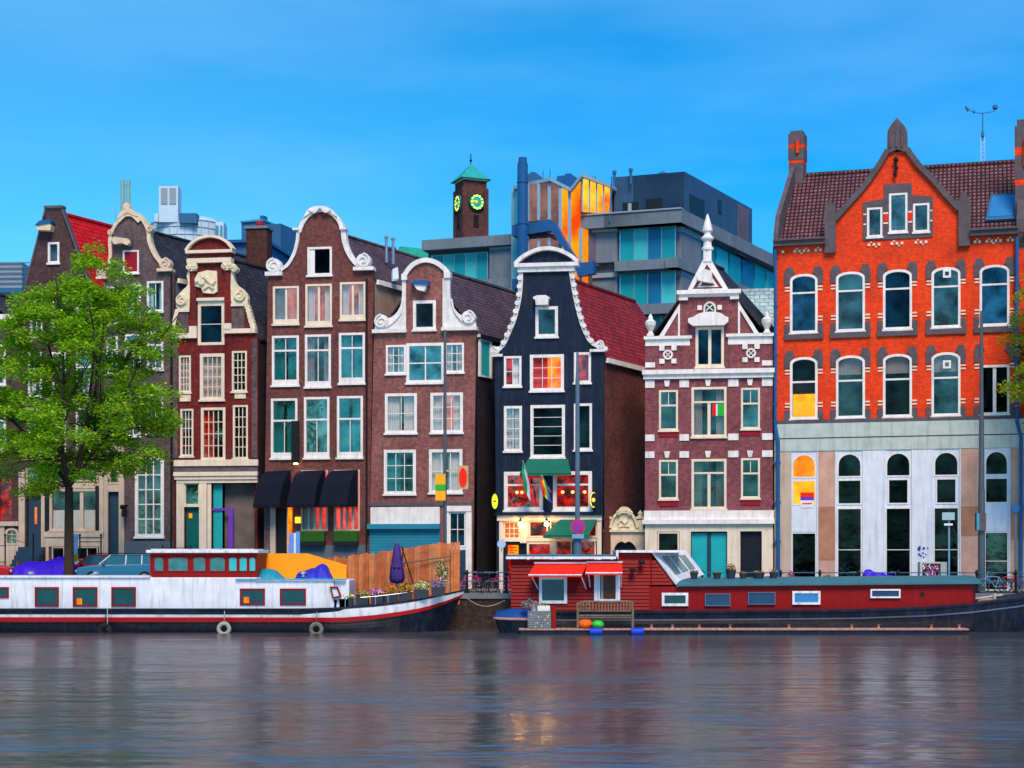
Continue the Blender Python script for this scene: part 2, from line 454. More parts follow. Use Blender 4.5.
brick('slates_brown', (.115, .072, .085), (.070, .046, .060), (.018, .012, .018), w=.3, h=.22, ms=.025, mode='depth', streak=.2, rough=.6)
brick('tiles_purple', (.24, .10, .12), (.16, .068, .088), (.025, .012, .016), w=.235, h=.24, ms=.055, off=0, mode='x', streak=.1, rough=.6, bump=.8)
brick('tiles_pale', (.36, .50, .50), (.30, .43, .44), (.14, .21, .23), w=.6, h=.3, ms=.03, mode='x', streak=.1, rough=.5)
brick('pavers', (.16, .14, .15), (.11, .10, .115), (.05, .05, .05), w=.22, h=.11, ms=.01, mode='x')
M('asphalt', (.06, .06, .065), .9, .2, 1, bump=.3, bs=60)
M('concrete', (.15, .20, .25), .85, .18, .5, bump=.2, streak=.3)
M('concrete_dark', (.09, .125, .16), .85, .2, .5, bump=.2, streak=.3)
M('blue_metal', (.015, .10, .28), .4, .12, streak=.1)
M('navy_cladding', (.028, .085, .18), .6, .2, .5, streak=.25)
M('mauve_cladding', (.12, .10, .14), .7, .2, .5, streak=.25)
M('copper', (.02, .34, .34), .6, .15, streak=.1)
M('copper_green', (.02, .42, .30), .6, .15)
M('pale_cladding', (.50, .66, .78), .6, .06, .4)
M('tower_frame', (.20, .36, .50), .5, .08)
M('dull_cladding', (.26, .33, .40), .6, .06)  # plain darker blue-grey for caps, bars, louvres and a far wall
M('far_blue', (.03, .13, .27), .6, .12, .2)
M('far_glass', (.04, .30, .42), .3, .1)
M('leaf_plain', (.05, .16, .02), .7, .4, 8)
M('hedge', (.022, .10, .012), .8, .5, 14, bump=1, bs=30)
M('bark', (.045, .033, .025), .9, .3, 6, bump=1, bs=14)
M('pale_green', (.25, .42, .40), .6, .1)
M('office_glass', (.01, .30, .36), .18, .2, .35); M('office_glass_light', (.05, .46, .50), .2, .2, .35); M('office_glass_blue', (.01, .15, .32), .15, .2, .35)
lit('tower_lit', (.75, .06, .003), (1, .40, .008), .9, .16, .40, .58); lit('tower_lit2', (.75, .03, .003), (1, .50, .03), 1.1, .20, .42, .58)  # broad glow gradient in the colour replaces lamps inside the tower
M('boat_glass', (.004, .045, .05), .08, .3, 1.5, spec=.8); M('boat_glass_pale', (.04, .16, .17), .12, .3, 3, spec=.8); M('boat_glass_blue', (.01, .035, .10), .1, .3, 1, spec=.8); M('glass_sky', (.03, .2, .5), .1, .1, spec=.8); M('skylight_glass', (.16, .26, .25), .2, .25, 2)
M('steel_blue', (.12, .16, .24), .4, .1, metal=.3); M('pane_brown', (.10, .035, .015), .3, .4, 2)  # blue-grey trim paint; plain dark brown for the boat's door pane
M('bicycle_dark', (.02, .03, .06), .4, metal=.3); M('bicycle_pink', (.6, .05, .25), .4); M('bicycle_pink2', (.55, .03, .2), .4); M('bicycle_blue', (.15, .4, .6), .4); M('bicycle_purple', (.15, .04, .5), .4); M('bicycle_red', (.6, .02, .03), .4)
M('car_blue', (.015, .14, .28), .25, .05, spec=.7); M('car_red', (.45, .01, .02), .25, .05); M('car_glass', (.02, .10, .14), .06, .2, spec=.9)
M('pole_blue', (.10, .16, .22), .5, metal=.2); M('pole_blue_light', (.16, .34, .48), .5); M('pole_plate', (.30, .45, .52), .5); M('pole_plate_pale', (.4, .52, .75), .5); M('pole_plate_blue', (.12, .3, .75), .5); M('sign_red', (.62, .015, .08), .5); M('sign_violet', (.16, .05, .55), .5); M('tan_board', (.5, .34, .16), .6); M('sign_yellow_paint', (.85, .38, .01), .5); M('bollard_orange', (.65, .2, .02), .6)
# ================================================================== H1 red-roofed neck gable, far left
def fadd(pts, du=0, dv=0): return [(u + du, v + dv) for u, v in pts]
h = House('canal_house', 'narrow dark brick canal house with bright red tiled roof behind the big green tree', 'house', 62)
for a in ((30, 43, 300, 336), (52, 66, 300, 336), (76, 90, 300, 336)): h.win(*a, cols=2, tr=.35, fw=2)
for a in ((28, 42, 352, 396), (52, 66, 352, 396), (76, 91, 352, 396)): h.win(*a, cols=2, tr=.35, cur=('curtain_white', 'sides'))
for a in ((28, 42, 408, 452), (52, 66, 408, 452), (76, 91, 408, 452)): h.win(*a, cols=2, tr=.35)
h.win(48, 59.5, 242, 263, fw=2)
h.win(26, 41, 468, 483, cols=1, rows=2, fm='beige_stone', sill=False, gl='glass_teal')
h.win(49.5, 98.5, 462, 482, cols=3, rows=2, fm='beige_stone', gl='glass', sill=False)
h.win(49.5, 98.5, 489, 531, cols=3, fw=2.4, fm='beige_stone', gl='glass', cur=('curtain_white', 'low'), bar=3.4)
h.win(52, 64.5, 547, 560, fm='beige_stone', fw=1, sill=False, gl='glass_black'); h.win(76, 98, 547, 560, fm='beige_stone', fw=1, sill=False, gl='glass_black', cols=2)
h.win(25, 41, 484, 494, fm='beige_stone', sill=False, back='lit_orange', gl='glass_clear')
h.holes.append([(26.5, 496), (40, 496), (40, 548), (26.5, 548)])
h.wall([(17, 612), (17, 318), (24, 284), (34, 248), (45.5, 216), (45.5, 208), (62, 208), (62.5, 216), (70, 238), (79, 262), (90, 293), (100, 318), (104, 322), (104, 612)], 'brick_dark')
h.boxes('door', 'door_blue', [(27, 39.5, 497, 548, -.3, -.2)])
h.boxes('door_window', 'lit_orange_soft', [(33.3, 35.6, 507, 524, -.2, -.185)])
d = h.boxes('ground_floor_front', 'beige_stone', [(19, 25, 470, 598, .0, .06), (41.5, 45, 462, 560, 0, .06), (45, 49, 533, 598, 0, .06), (45, 104, 531.6, 537, 0, .12), (99.5, 104, 462, 598, 0, .06),
    (49, 99.5, 537, 546.5, 0, .05), (65, 75.5, 546.5, 600, 0, .05), (49, 99.5, 560.5, 600, 0, .05), (49, 99.5, 483, 488.6, 0, .05), (18, 104, 456, 460, 0, .1)])
h.boxes('shutter', 'door_dark', [(45.4, 49, 486, 531, .0, .08)]); h.boxes('shutter', 'door_dark', [(96, 99.2, 486, 531, .06, .12)])
st = h.mb()
for i in range(7): st.box(21, 46, 547 + i * 4.2, 580, 0, .15 + (i + 1) * .27)
h.part(st, 'steps', 'door_blue')
m = h.mb()
for u, w in ((3.5, 1.7), (19.5, 1.9), (47, 1.9), (86, .9), (107, .9)):
    a = h.fr.P(u, 590, w); m.tube(a, h.fr.P(u, 536.5, w), .045, .045, 8); m.lathe(h.fr.P(u, 536.5, w), [(.07, 0), (.07, .1), (.02, .16)], 8)
for v in (546, 562):
    m.path([h.fr.P(3.5, v, 1.7), h.fr.P(19.5, v, 1.9)], .025); m.path([h.fr.P(86, v - 4, .9), h.fr.P(107, v - 4, .9)], .025)
m.path([h.fr.P(19.5, 538, 1.9), h.fr.P(27, 543, .1)], .02)
h.part(m, 'railing', 'black_metal')
m = h.mb(); m.box(44.5, 63, 205.5, 208, -.45, .12); m.box(45, 62.5, 208, 209.5, -.4, .05)
for a, b in (((45.5, 209), (17, 318)), ((62, 209), (103, 322))):
    m.strip([a, (a[0] * .7 + b[0] * .3, a[1] * .7 + b[1] * .3), b], -.38, .06, 1.8)
h.part(m, 'gable_coping', 'dark_stone')
m = h.mb(); m.ext([(40, 226), (42, 224), (53, 224), (55, 227), (54, 232), (41, 231)], 0, .55); ho = h.part(m, 'hoist_hood', 'cream_stone')
m = h.mb(); m.ext([(39.5, 226), (44, 222), (55.5, 221.5), (55.5, 224.5), (40, 226.8)], 0, .62); h.part(m, 'hood_roof', 'blue_metal', ho)
h.body(17, 104, 322, 54, 211, 13, 'grey_plaster', 'tiles_red', 'white')

# ================================================================== H0 low neighbour at the very left
h = House('terraced_house', 'low dark brick house at the left edge, its ground-floor window glowing red', 'house', -10)
h.win(-14, 12.5, 478, 521, back='lit_red', gl='glass_clear', cols=2, rows=3, fm='brick_dark', sill=False, fw=.8)
for a in ((-34, -18, 345, 385), (-10, 6, 345, 385), (-34, -18, 405, 450), (-10, 6, 405, 450)): h.win(*a, cols=2, tr=.35, cur=('curtain_white', 'sides'))
h.win(5, 18.6, 528, 545, rise=5, cols=2, rows=3, fm='beige_stone', sill=False)
h.wall([(-70, 612), (-70, 318), (17, 318), (17, 522), (19, 522), (19, 612)], 'brick_dark')
h.boxes('plinth', 'beige_stone', [(-70, 19, 521.5, 526, 0, .15)]); h.boxes('base_wall', 'beige_stone', [(-70, 4.6, 526, 610, 0, .05), (4.6, 19, 545.4, 610, 0, .05)])
h.boxes('cornice', 'white', [(-70, 16.8, 315, 320, -.2, .25)])
h.body(-70, 17, 320, -27, 290, 9, 'grey_plaster', 'slates_dark')
# a lower one behind it that shows at the frame's left edge
fr0 = Fr(-20, 120); P = fr0.P
r = empty('distant_house', 'pale low building far behind at the left edge, seen beside the tree', 'house', P(-20, 318) * 1.0)
MB(fr0).box(-60, 22, 262, 400, -8, 0).build('wall', 'dull_cladding', r)
m = MB(fr0)
for i in range(5): m.tube(P(-60, 284 - i * 5, .1), P(30, 283 - i * 5, .1), .04, .04, 5)
m.build('rail', 'far_blue', r)
MB(fr0).box(-62, 23, 288, 293, -8.2, .2).build('roof', 'far_blue', r)

# ================================================================== H2 bell gable, grey brick
h = House('canal_house', 'grey-brown brick canal house with beige bell gable and a red attic shutter', 'house', 140)
h.win(123, 139, 250, 273, fw=1.6, cols=1, gl='glass_black', hole=True, back='shutter_red')
h.boxes('attic_shutter', 'shutter_red', [(124.7, 137.4, 252, 271, -.1, .01)])
for a in ((106, 118, 286, 322), (125, 141, 284.5, 317), (147, 163.5, 281.5, 312)): h.win(*a, cols=2, cur=('curtain_white', 'sides'), gl='glass_teal')
for a in ((106, 118, 336, 374), (125, 141, 334, 372), (147, 163.5, 332, 370), (106, 118, 392, 436), (125, 141, 390, 436), (147, 163.5, 389, 434)): h.win(*a, cols=2, tr=.35, cur=('curtain_grey', 'sides'))
h.win(135, 164, 457, 537, cols=3, rows=5, fw=3.2, gl='glass', bar=1.1)
h.win(108.5, 119, 461, 484, fm='beige_stone', sill=False, back='room_warm', gl='glass_clear')
h.holes.append([(108.5, 492), (119, 492), (119, 556), (108.5, 556)])
h.wall([(104, 612), (104, 277), (108, 266), (110.5, 256), (111, 240), (114, 229), (119, 220), (127, 213), (135, 213.5), (142, 219), (147, 228), (150, 240), (154, 253), (161, 264), (170, 271), (173.5, 273), (173.5, 612)], 'brick_grey')
h.boxes('door', 'door_blue', [(109, 118.6, 492.5, 556, -.3, -.18)])
h.boxes('door_surround', 'beige_stone', [(104.5, 108.3, 452, 598, 0, .08), (119.2, 124.5, 452, 598, 0, .08), (104.5, 124.5, 446, 451.8, 0, .14), (108.4, 119, 484.5, 491.5, 0, .05)])
h.boxes('plinth', 'concrete_dark', [(125, 173.5, 541, 600, 0, .06)])
h.boxes('wall_lamp', 'black_metal', [(123, 127, 507, 509, .08, .5), (125, 128.5, 509, 517, .3, .55), (124, 129.5, 505, 507, .25, .6)])
m = h.mb()
m.strip(cr([(103, 275), (108.5, 266), (111, 254), (110.5, 239), (114, 227.5), (121, 218)]), -.38, .12, 3.2)
m.strip(cr([(137, 214), (144, 221), (148.5, 231), (150, 243), (155, 255), (162, 264.5), (167, 269)]), -.38, .12, [3.6] * 26 + [4.6] * 5)
m.strip(cr([(119, 221), (124, 216), (129, 214.5), (134, 216), (140, 222)]), -.38, .14, 3.4)
m.ext(cr([(118, 219), (122, 211), (125, 209), (124, 206), (127, 202.5), (130, 205), (131, 209), (136, 212), (139, 217), (133, 215), (128, 213), (123, 216), (118, 219)], 3)[:-1], -.3, .18)
m.volute(150.5, 229.5, 3.4, -.3, .14, 1); m.volute(111.5, 232, 2.6, -.3, .14, -1)
m.volute(166, 265, 5.8, -.3, .2, 1); m.volute(102.5, 272.5, 4.4, -.3, .2, -1)
m.box(158, 173, 269.5, 272.5, -.4, .26); m.box(97.5, 108, 276, 278.5, -.4, .26)
h.part(m, 'gable_trim', 'cream_stone')
m = h.mb(); m.ext([(114, 240), (117, 237.5), (131, 240), (133, 244), (130, 246.5), (125, 244), (117, 245)], 0, .5); ho = h.part(m, 'hoist_hood', 'cream_stone')
m = h.mb(); m.ext([(114.5, 239.5), (122, 231), (133, 240.5), (133.5, 243)], 0, .3); h.part(m, 'hood_roof', 'dark_stone', ho)
h.boxes('drainpipe', 'black_metal', [(171.2, 172.6, 275, 595, 0, .14)])
h.body(104, 173.5, 276, 131, 226, 14, 'blue_plaster', 'slates_dark', 'cream')

# ================================================================== H3 red and cream neck gable
h = House('canal_house', 'maroon and cream canal house with curved pediment and carved scrolls', 'house', 215)
h.win(198, 224.5, 299, 345, fw=2.8, rows=2, gl='glass_blue', head=4, fm='cream', sill=False)
h.win(179, 191, 355, 392, cols=3, rows=5, fm='cream', fw=1.8, cur=('curtain_white', 'wide')); h.win(200, 224.5, 353.5, 400, cols=4, rows=4, fm='cream', fw=3.2, cur=('curtain_white', 'full'))
h.win(232, 247, 351.5, 392, cols=3, rows=5, fm='cream', fw=1.8)
h.win(180.5, 193.5, 408.5, 456, cols=3, rows=5, fm='cream', fw=1.8); h.win(201, 225.5, 407.5, 460, cols=4, rows=4, fm='cream', fw=2.6, cur=('curtain_red', 'left')); h.win(233, 248, 405.5, 459, cols=3, rows=5, fm='cream', fw=1.8)
h.win(184.5, 199.5, 483, 505, fm='cream', fw=1.2, back='teal_door', gl='glass_teal', sill=False)
h.holes.append([(184.5, 506.5), (199.5, 506.5), (199.5, 556), (184.5, 556)]); h.holes.append([(211, 483), (256, 483), (256, 556), (211, 556)])
h.wall([(173.5, 612), (175.5, 338), (177, 311), (189, 311), (190, 262), (190, 252), (209.5, 240), (231.5, 252), (232, 311), (245, 311), (254, 334), (258, 338), (257, 612)], 'brick_maroon')
h.boxes('door', 'door_teal', [(185, 199, 507, 556, -.3, -.2)]); h.boxes('door_lamp', 'lit_orange', [(188, 191, 513, 518, -.2, -.15)])
h.boxes('shop_window', 'teal_door', [(212, 221, 484, 556, -.3, -.25)])
h.boxes('shop_frame', 'purple_paint', [(211.5, 232, 508, 510.5, -.3, -.14), (227.5, 232, 510.5, 556, -.3, -.14)])
h.boxes('passage_wall', 'room_grey', [(221, 256, 483.5, 558, -.8, -.7)]); h.boxes('passage_side', 'brick_maroon', [(253, 256, 483.5, 558, -.7, -.3)])
h.boxes('stone_trim', 'cream', [(174.5, 258.5, 459.8, 466, 0, .14), (175, 258.5, 472, 476, 0, .28), (175.5, 258, 476, 479.5, 0, .2), (177, 258, 479.5, 483, 0, .12),
    (177, 184.4, 483, 598, 0, .1), (199.6, 207, 483, 598, 0, .1), (207.6, 211.4, 483, 598, 0, .05), (184.4, 199.6, 504, 506.8, 0, .06)])
h.boxes('dark_band', 'dark_stone', [(174.5, 258, 466.2, 471.8, 0, .06)])
h.boxes('pier', 'brick_grey', [(173.8, 178, 340, 458, 0, .07)]); h.boxes('pier', 'brick_grey', [(252, 257.4, 340, 458, 0, .07)])
h.boxes('brick_panel', 'brick_grey', [(178.5, 188.5, 312, 332, 0, .05)]); h.boxes('brick_panel', 'brick_grey', [(231.5, 244.5, 308, 330, 0, .05)])
h.boxes('apron', 'cream_carved', [(180, 191, 394, 401, 0, .06)]); h.boxes('apron', 'cream_carved', [(235, 246, 392.5, 399, 0, .06)])
m = h.mb(); m.ext([(190, 250.4)] + cr([(193.5, 244.5), (201, 240), (210, 238.2), (219, 239.6), (226, 243.5), (230.5, 250)]) + [(231, 250.4)], -.35, .05); m.box(190, 232, 253.6, 258.4, -.3, .12); h.part(m, 'pediment_field', 'brick_maroon')
h.boxes('pilaster', 'brick_maroon', [(190.2, 196.8, 270, 326, 0, .12)]); h.boxes('pilaster', 'brick_maroon', [(225, 231.6, 268, 326, 0, .12)])
m = h.mb()
m.box(173, 197.5, 333, 338, -.35, .2); m.box(224.6, 256, 329.5, 334, -.35, .2)
m.box(190, 197.5, 326, 333, 0, .2); m.box(224.6, 232, 324, 331, 0, .2)
m.box(176.5, 190, 308.5, 311.5, -.3, .14); m.box(231.5, 246, 304, 307, -.3, .14)
m.box(188, 232.5, 258.5, 263, -.3, .25); m.box(197.5, 225, 298, 301, 0, .18)
m.box(187, 233.5, 250.5, 253.5, -.35, .32)
m.strip(cr([(187, 250.5), (192, 244), (200, 238.8), (210, 236.8), (220, 238.4), (228, 243), (233.5, 250)]), -.35, .3, 2.6)
h.part(m, 'gable_trim', 'cream')
m = h.mb()
for c, sg, ub in ((193.3, -1, 188.5), (228.3, 1, 233)):
    m.box(c - 4.6, c + 4.6, 263, 266, 0, .24); m.box(c - 4, c + 4, 266, 271, 0, .2)
    m.volute(c - 3, 267.5, 2.4, .1, .26, -1); m.volute(c + 3, 267.5, 2.4, .1, .26, 1)
m.ext(cr([(232, 264), (236, 266), (234, 274), (236, 284), (243, 290), (247.5, 296), (247, 303), (232, 303), (232, 264)], 4)[:-1], -.3, .12)
m.ext(cr([(190, 268), (187.5, 275), (188.5, 284), (183, 290), (177.5, 297), (178, 308), (190, 308), (190, 268)], 4)[:-1], -.3, .12)
m.volute(240.5, 296.5, 6, -.3, .2, 1); m.volute(182.5, 300, 5.4, -.3, .2, -1); m.volute(235, 270, 3.2, -.3, .2, 1)
m.strip(cr([(246, 303), (249, 312), (251, 320), (254, 330)]), -.3, .16, [4, 4.4, 3, 5, 3.5, 5.2, 3.4, 5, 4, 5, 4, 5, 4, 5, 4, 4][:16])
m.strip(cr([(178, 309), (176, 317), (174, 325), (173.5, 333)]), -.3, .16, 3.6)
h.part(m, 'scroll_carving', 'cream_carved')
m = h.mb(); m.ext([(195.5, 279), (199, 272.5), (208, 270.5), (217.5, 271.5), (218, 292), (214, 294), (204, 293), (202, 288), (196, 286)], 0, .16)
m.strip(cr([(197, 282), (205, 277), (213, 284), (216, 281)]), .16, .3, 2.4); m.strip(cr([(205, 289), (210, 286), (215, 289)]), .16, .28, 2); m.disc(203, 282, 3, .1, .32)
h.part(m, 'relief_panel', 'cream_carved')
m = h.mb()
for u in (182, 210): 
    m.tube(h.fr.P(u - 14, 590, .9), h.fr.P(u - 14, 545, .9), .04, .04)
m.path([h.fr.P(168, 548, .9), h.fr.P(196, 548, .9)], .025); m.path([h.fr.P(168, 556, .9), h.fr.P(196, 556, .9)], .025)
h.part(m, 'railing', 'black_metal')
ro = h.body(175, 257, 336, 216, 256, 14, 'black_plaster', 'slates_dark', None)

# chimney standing between H3 and H4, further back
frc = Fr(256, 103, TG); P = frc.P
r = empty('chimney', 'broad round-cornered brick chimney rising left of the plum bell gable', 'chimney', P(256, 330), frc.ang)
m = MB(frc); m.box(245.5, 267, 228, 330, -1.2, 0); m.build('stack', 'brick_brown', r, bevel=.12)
MB(frc).box(244.5, 268, 226, 228.6, -1.3, .1).build('cap', 'concrete', r)
MB(frc).lathe(P(257, 226.5, -.6), [(.28, 0), (.28, .25), (.2, .45)], 10).build('chimney_pot', 'shutter_red', r, smooth=False)

# ================================================================== H4 plum bell gable with awnings
h = House('canal_house', 'plum brick canal house with white bell gable and three navy awnings', 'house', 318)
h.win(307.5, 332, 247, 275.5, fw=2.2, gl='glass_black', fm='white')
h.boxes('window_board', 'white', [(309.7, 314.6, 249.5, 273, -.085, -.02)])
h.win(273, 299, 285.5, 323.5, cols=2, fm='cream', cur=('curtain_grey', 'left'), gl='glass', back='lit_salmon', bar=2, foot=3); h.win(305.5, 332, 284, 326, cols=2, fm='cream', cur=('curtain_white', 'sides'), back='lit_salmon', bar=2, foot=3); h.win(340, 365.5, 283, 320.5, cols=2, fm='cream', cur=('curtain_white', 'sides'), back='lit_salmon', bar=2, foot=3)
for i, (a, b, c, d_) in enumerate(((272, 299, 335, 385), (305, 331, 334.5, 387), (339, 365, 333.5, 384), (271, 297.5, 398, 458), (304, 329.5, 397, 458), (337, 363, 396.5, 458))):
    h.win(a, b, c, d_, cols=2, tr=.3 if i < 3 else .37, topcols=2 if i < 3 else 1, foot=3.5, fw=2.3, gl='glass_teal' if i % 3 != 1 else 'glass', cur=(('curtain_teal', 'wide') if i != 1 else ('curtain_grey', 'sides')))
h.holes.append([(276, 507), (287, 507), (287, 556), (276, 556)])
for a in ((301, 328), (334, 360)): h.win(a[0], a[1], 470, 531, cols=4, fm='beige_stone', fw=1.6, gl='glass_clear', cur=('curtain_grey', 'left') if a[0] == 301 else None, back='lit_crimson', sill=False, bar=2.4)
bell = [(263, 612), (268, 272), (276, 270), (285, 267), (293, 256), (298, 241), (299.5, 231), (302, 224), (307, 217), (314, 212), (322, 210.5), (330, 212.5), (336, 218), (341, 226), (342.5, 233), (344, 244), (349, 256), (356, 266), (362, 269), (373.5, 271), (368.5, 612)]
h.wall(bell, 'brick_plum')
m = h.mb()
m.strip(cr([(281, 269), (288, 264), (294, 254), (297.5, 242), (298.5, 232)]), -.38, .12, 3.2)
m.strip(cr([(299.5, 232), (303, 223), (309, 215), (317, 210.8), (325, 210.8), (334, 215.5), (340, 223), (343, 232)]), -.38, .14, 4)
m.strip(cr([(343.5, 231), (345, 243), (349.5, 255), (356, 264), (361, 267.5)]), -.38, .12, 4.8)
m.box(293.5, 299.5, 228, 230, -.4, .25); m.box(340.5, 347, 229, 231, -.4, .25)
m.volute(274.5, 265, 7.4, -.3, .2, -1); m.volute(364, 262.5, 7.2, -.3, .2, 1)
m.box(266, 283, 271, 275, -.4, .26); m.box(354, 374.5, 268.5, 272, -.4, .26)
m.ext(cr([(304, 218), (308, 211), (313, 207.5), (321, 206.8), (328, 208), (334, 212), (338, 218), (332, 214.5), (326, 211), (321, 210), (314, 212), (309, 215), (304, 218)], 3)[:-1], -.3, .22)
m.strip(cr([(310, 210), (316, 213), (321, 208), (326, 213), (332, 211)]), .1, .3, 1.8)
h.part(m, 'gable_trim', 'white_stone')
m = h.mb(); m.box(264, 276, 548, 600, 0, .05); m.box(287.5, 368, 545, 600, 0, .06); h.part(m, 'plinth', 'concrete_dark')
h.boxes('door', 'door_dark', [(276.5, 286.5, 507.5, 556, -.3, -.2)]); h.boxes('door_frame', 'beige_stone', [(270.5, 275.8, 505, 598, 0, .08), (287.2, 289, 505, 556, 0, .08)])
h.boxes('door_strip', 'lit_orange', [(288.5, 292.5, 507, 545, .05, .12)])  # glowing strip standing in for the orange light beside the door
h.boxes('wall_light', 'sign_yellow', [(295.5, 300.5, 517, 523, 0, .1)])
for a, b in ((258.5, 292), (291.5, 326.5), (323.5, 359)):
    m = h.mb(); P = h.fr.P; k = (b - a)
    t0, t1 = P(a + k * .26, 471, .05), P(b - 1, 470, .05); f0, f1 = P(a + k * .1, 485, .9), P(b - 5, 484, .9); g0, g1 = P(a + 1, 505, 1.25), P(b - 7, 505, 1.25); bb0, bb1 = P(a + k * .26, 507, .05), P(b - 1, 507, .05)
    mid = [[t0, t1], [P(a + k * .17, 475, .5), P(b - 3, 474, .5)], [f0, f1], [g0, g1], [P(a + 1, 508, 1.25), P(b - 7, 508, 1.25)]]
    for x, y in zip(mid, mid[1:]): m.face([x[0], x[1], y[1], y[0]])
    for k_ in (0, 1): m.face([q[k_] for q in mid] + [(bb0, bb1)[k_]])
    h.part(m, 'awning', 'navy_cloth')
m = h.mb()
for a, b in ((301, 326), (335, 359)): m.box(a, b, 542, 545.5, .06, .45)
h.part(m, 'window_ledge', 'door_dark')
for a, b in ((301, 326), (335, 359)): h.boxes('window_hedge', 'hedge', [(a, b, 531, 542, .08, .42)], bevel=.04)
m = h.mb(); m.box(292.5, 300, 421, 463, .1, .25); sg = h.part(m, 'hanging_sign', 'door_dark'); h.boxes('sign_light', 'lamp_glow', [(294.5, 298.5, 463.2, 464.2, .12, .22)], sg)
h.boxes('drainpipe', 'black_metal', [(366.2, 367.6, 280, 595, 0, .13)])
h.boxes('brick_pier_base', 'brick_grey', [(264.2, 270.3, 508, 547.8, 0, .04)])
ro = h.body(267.5, 373.5, 278, 321, 228, 13, 'tan_plaster', 'slates_brown', 'white')
m = h.mb()
for u, v in ((371, 240), (378, 242)):
    a = h.fr.P(u, v + 12, -4); m.tube(a, a + Vector((0, 0, 1.5)), .09, .09, 8); m.lathe(a + Vector((0, 0, 1.5)), [(.14, 0), (.14, .08), (.03, .2)], 8)
h.part(m, 'flue', 'steel', ro)
for (a, b) in ((381, 389), (398, 404)):
    m = h.mb(); P = h.fr.P; q = [P(a, 268, -2.4), P(b - 3, 266, -2.4), P(b + 1, 280, -1.6), P(a + 3, 281, -1.6)]; q = [p + Vector((.1, -.1, .12)) for p in q]
    m.sweep(q, Vector((.08, -.05, .12))); h.part(m, 'skylight', 'pale_cladding', ro)

# ================================================================== H5 pink-brown brick, neck gable
h = House('canal_house', 'pink-brown brick canal house with white neck gable and a blue roller shutter', 'house', 424)
h.win(413, 436, 300.5, 330, fw=3, gl='glass', fm='white')
h.win(386, 406, 344.5, 373.5, cols=3, rows=3, cur=('curtain_white', 'sides')); h.win(444.8, 464, 343.5, 373, cols=3, rows=3, cur=('curtain_white', 'sides')); h.win(406.3, 444.4, 343, 383, cols=2, rows=2, fw=3, bar=1.2, gl='glass_teal')
h.win(385, 417, 393, 433, cols=2, rows=2, fw=2.8, cur=('curtain_white', 'wide')); h.win(430.5, 463, 393, 433, cols=3, rows=3, fw=2.8, cur=('curtain_white', 'sides'), back='lit_salmon')
h.win(384, 416, 449.5, 494, cols=3, rows=3, fw=3, gl='glass_teal', cur=('curtain_teal', 'left')); h.win(429, 462.5, 449.5, 493, cols=3, rows=2, fw=3, cur=('curtain_white', 'wide'))
h.win(449, 466, 512, 547, cols=2, rows=2, fm='white', fw=1.6, back='teal_shutter', gl='glass_blue', sill=False)
h.wall([(368, 612), (374, 331), (404, 331), (404, 277), (406, 270), (412, 264), (419, 261), (427, 259.5), (435, 261.5), (442, 266), (447, 271), (448.5, 277), (448.5, 331), (476, 330), (472, 612)], 'brick_pink')
m = h.mb()
m.strip(cr([(404.5, 276), (409, 269), (416, 263), (426, 260.5), (436, 263), (443.5, 268.5), (449, 275)]), -.38, .16, 4.6)
m.box(402, 407.5, 274, 280, -.38, .22); m.box(444.5, 451, 273, 279, -.38, .22)
L_ = cr([(404, 279), (404.5, 292), (402.5, 306), (396, 315), (388, 318.5)], 5); m.ext([(406.2, 279)] + [(u - 2, v) for u, v in L_] + [(376, 322), (374.5, 331), (406.2, 331)], -.3, .1)
R_ = cr([(449, 279), (448.5, 292), (450.5, 305), (457, 314), (465, 318)], 5); m.ext([(442.8, 279)] + [(u + 1.5, v) for u, v in R_] + [(475, 320), (476.5, 330), (442.8, 330)], -.3, .1)
m.volute(382, 321, 7, -.28, .2, -1); m.volute(469, 319, 7, -.28, .2, 1)
m.strip(cr([(403, 300), (401, 313), (392, 323), (384, 327)]), .1, .2, 1.5); m.strip(cr([(452, 300), (455, 312), (463, 322), (471, 326)]), .1, .2, 1.5)
m.box(373, 407, 329, 332.5, -.35, .28); m.box(442, 477.5, 328, 331.5, -.35, .28)
h.part(m, 'gable_trim', 'white_stone')
m = h.mb(); m.ext([(415, 285.5), (428, 286.5), (426, 292.5), (419, 291)], 0, .5); ho = h.part(m, 'hoist_hood', 'white'); m = h.mb(); m.ext([(412, 285), (416, 281.5), (430, 282), (430, 287), (428, 286.5)], 0, .6); h.part(m, 'hood_roof', 'blue_metal', ho)
h.boxes('fascia_board', 'white', [(371, 440, 507, 524, 0, .12)]); h.boxes('dark_band', 'dark_stone', [(369.5, 472.5, 502.5, 505.8, 0, .1)])
m = h.mb(); m.box(368.5, 440.5, 524, 529, 0, .4)
for i in range(12): m.box(370, 440, 529 + i * 3, 531.7 + i * 3, 0, .09)
h.part(m, 'roller_shutter', 'teal_shutter')
h.boxes('door_surround', 'white', [(445.8, 449, 507, 596, 0, .1), (466, 471.8, 507, 596, 0, .12), (445.8, 471.8, 506, 511.6, 0, .16), (449, 466, 547.3, 550, 0, .08)])
h.boxes('door', 'door_blue', [(449.2, 465.8, 550, 596, 0, .04)])
h.boxes('base_panel', 'concrete_dark', [(369, 445.6, 565.2, 596, 0, .05)])
h.body(374, 476, 332, 425, 265, 13, 'black_plaster', 'slates_brown', 'black_metal')
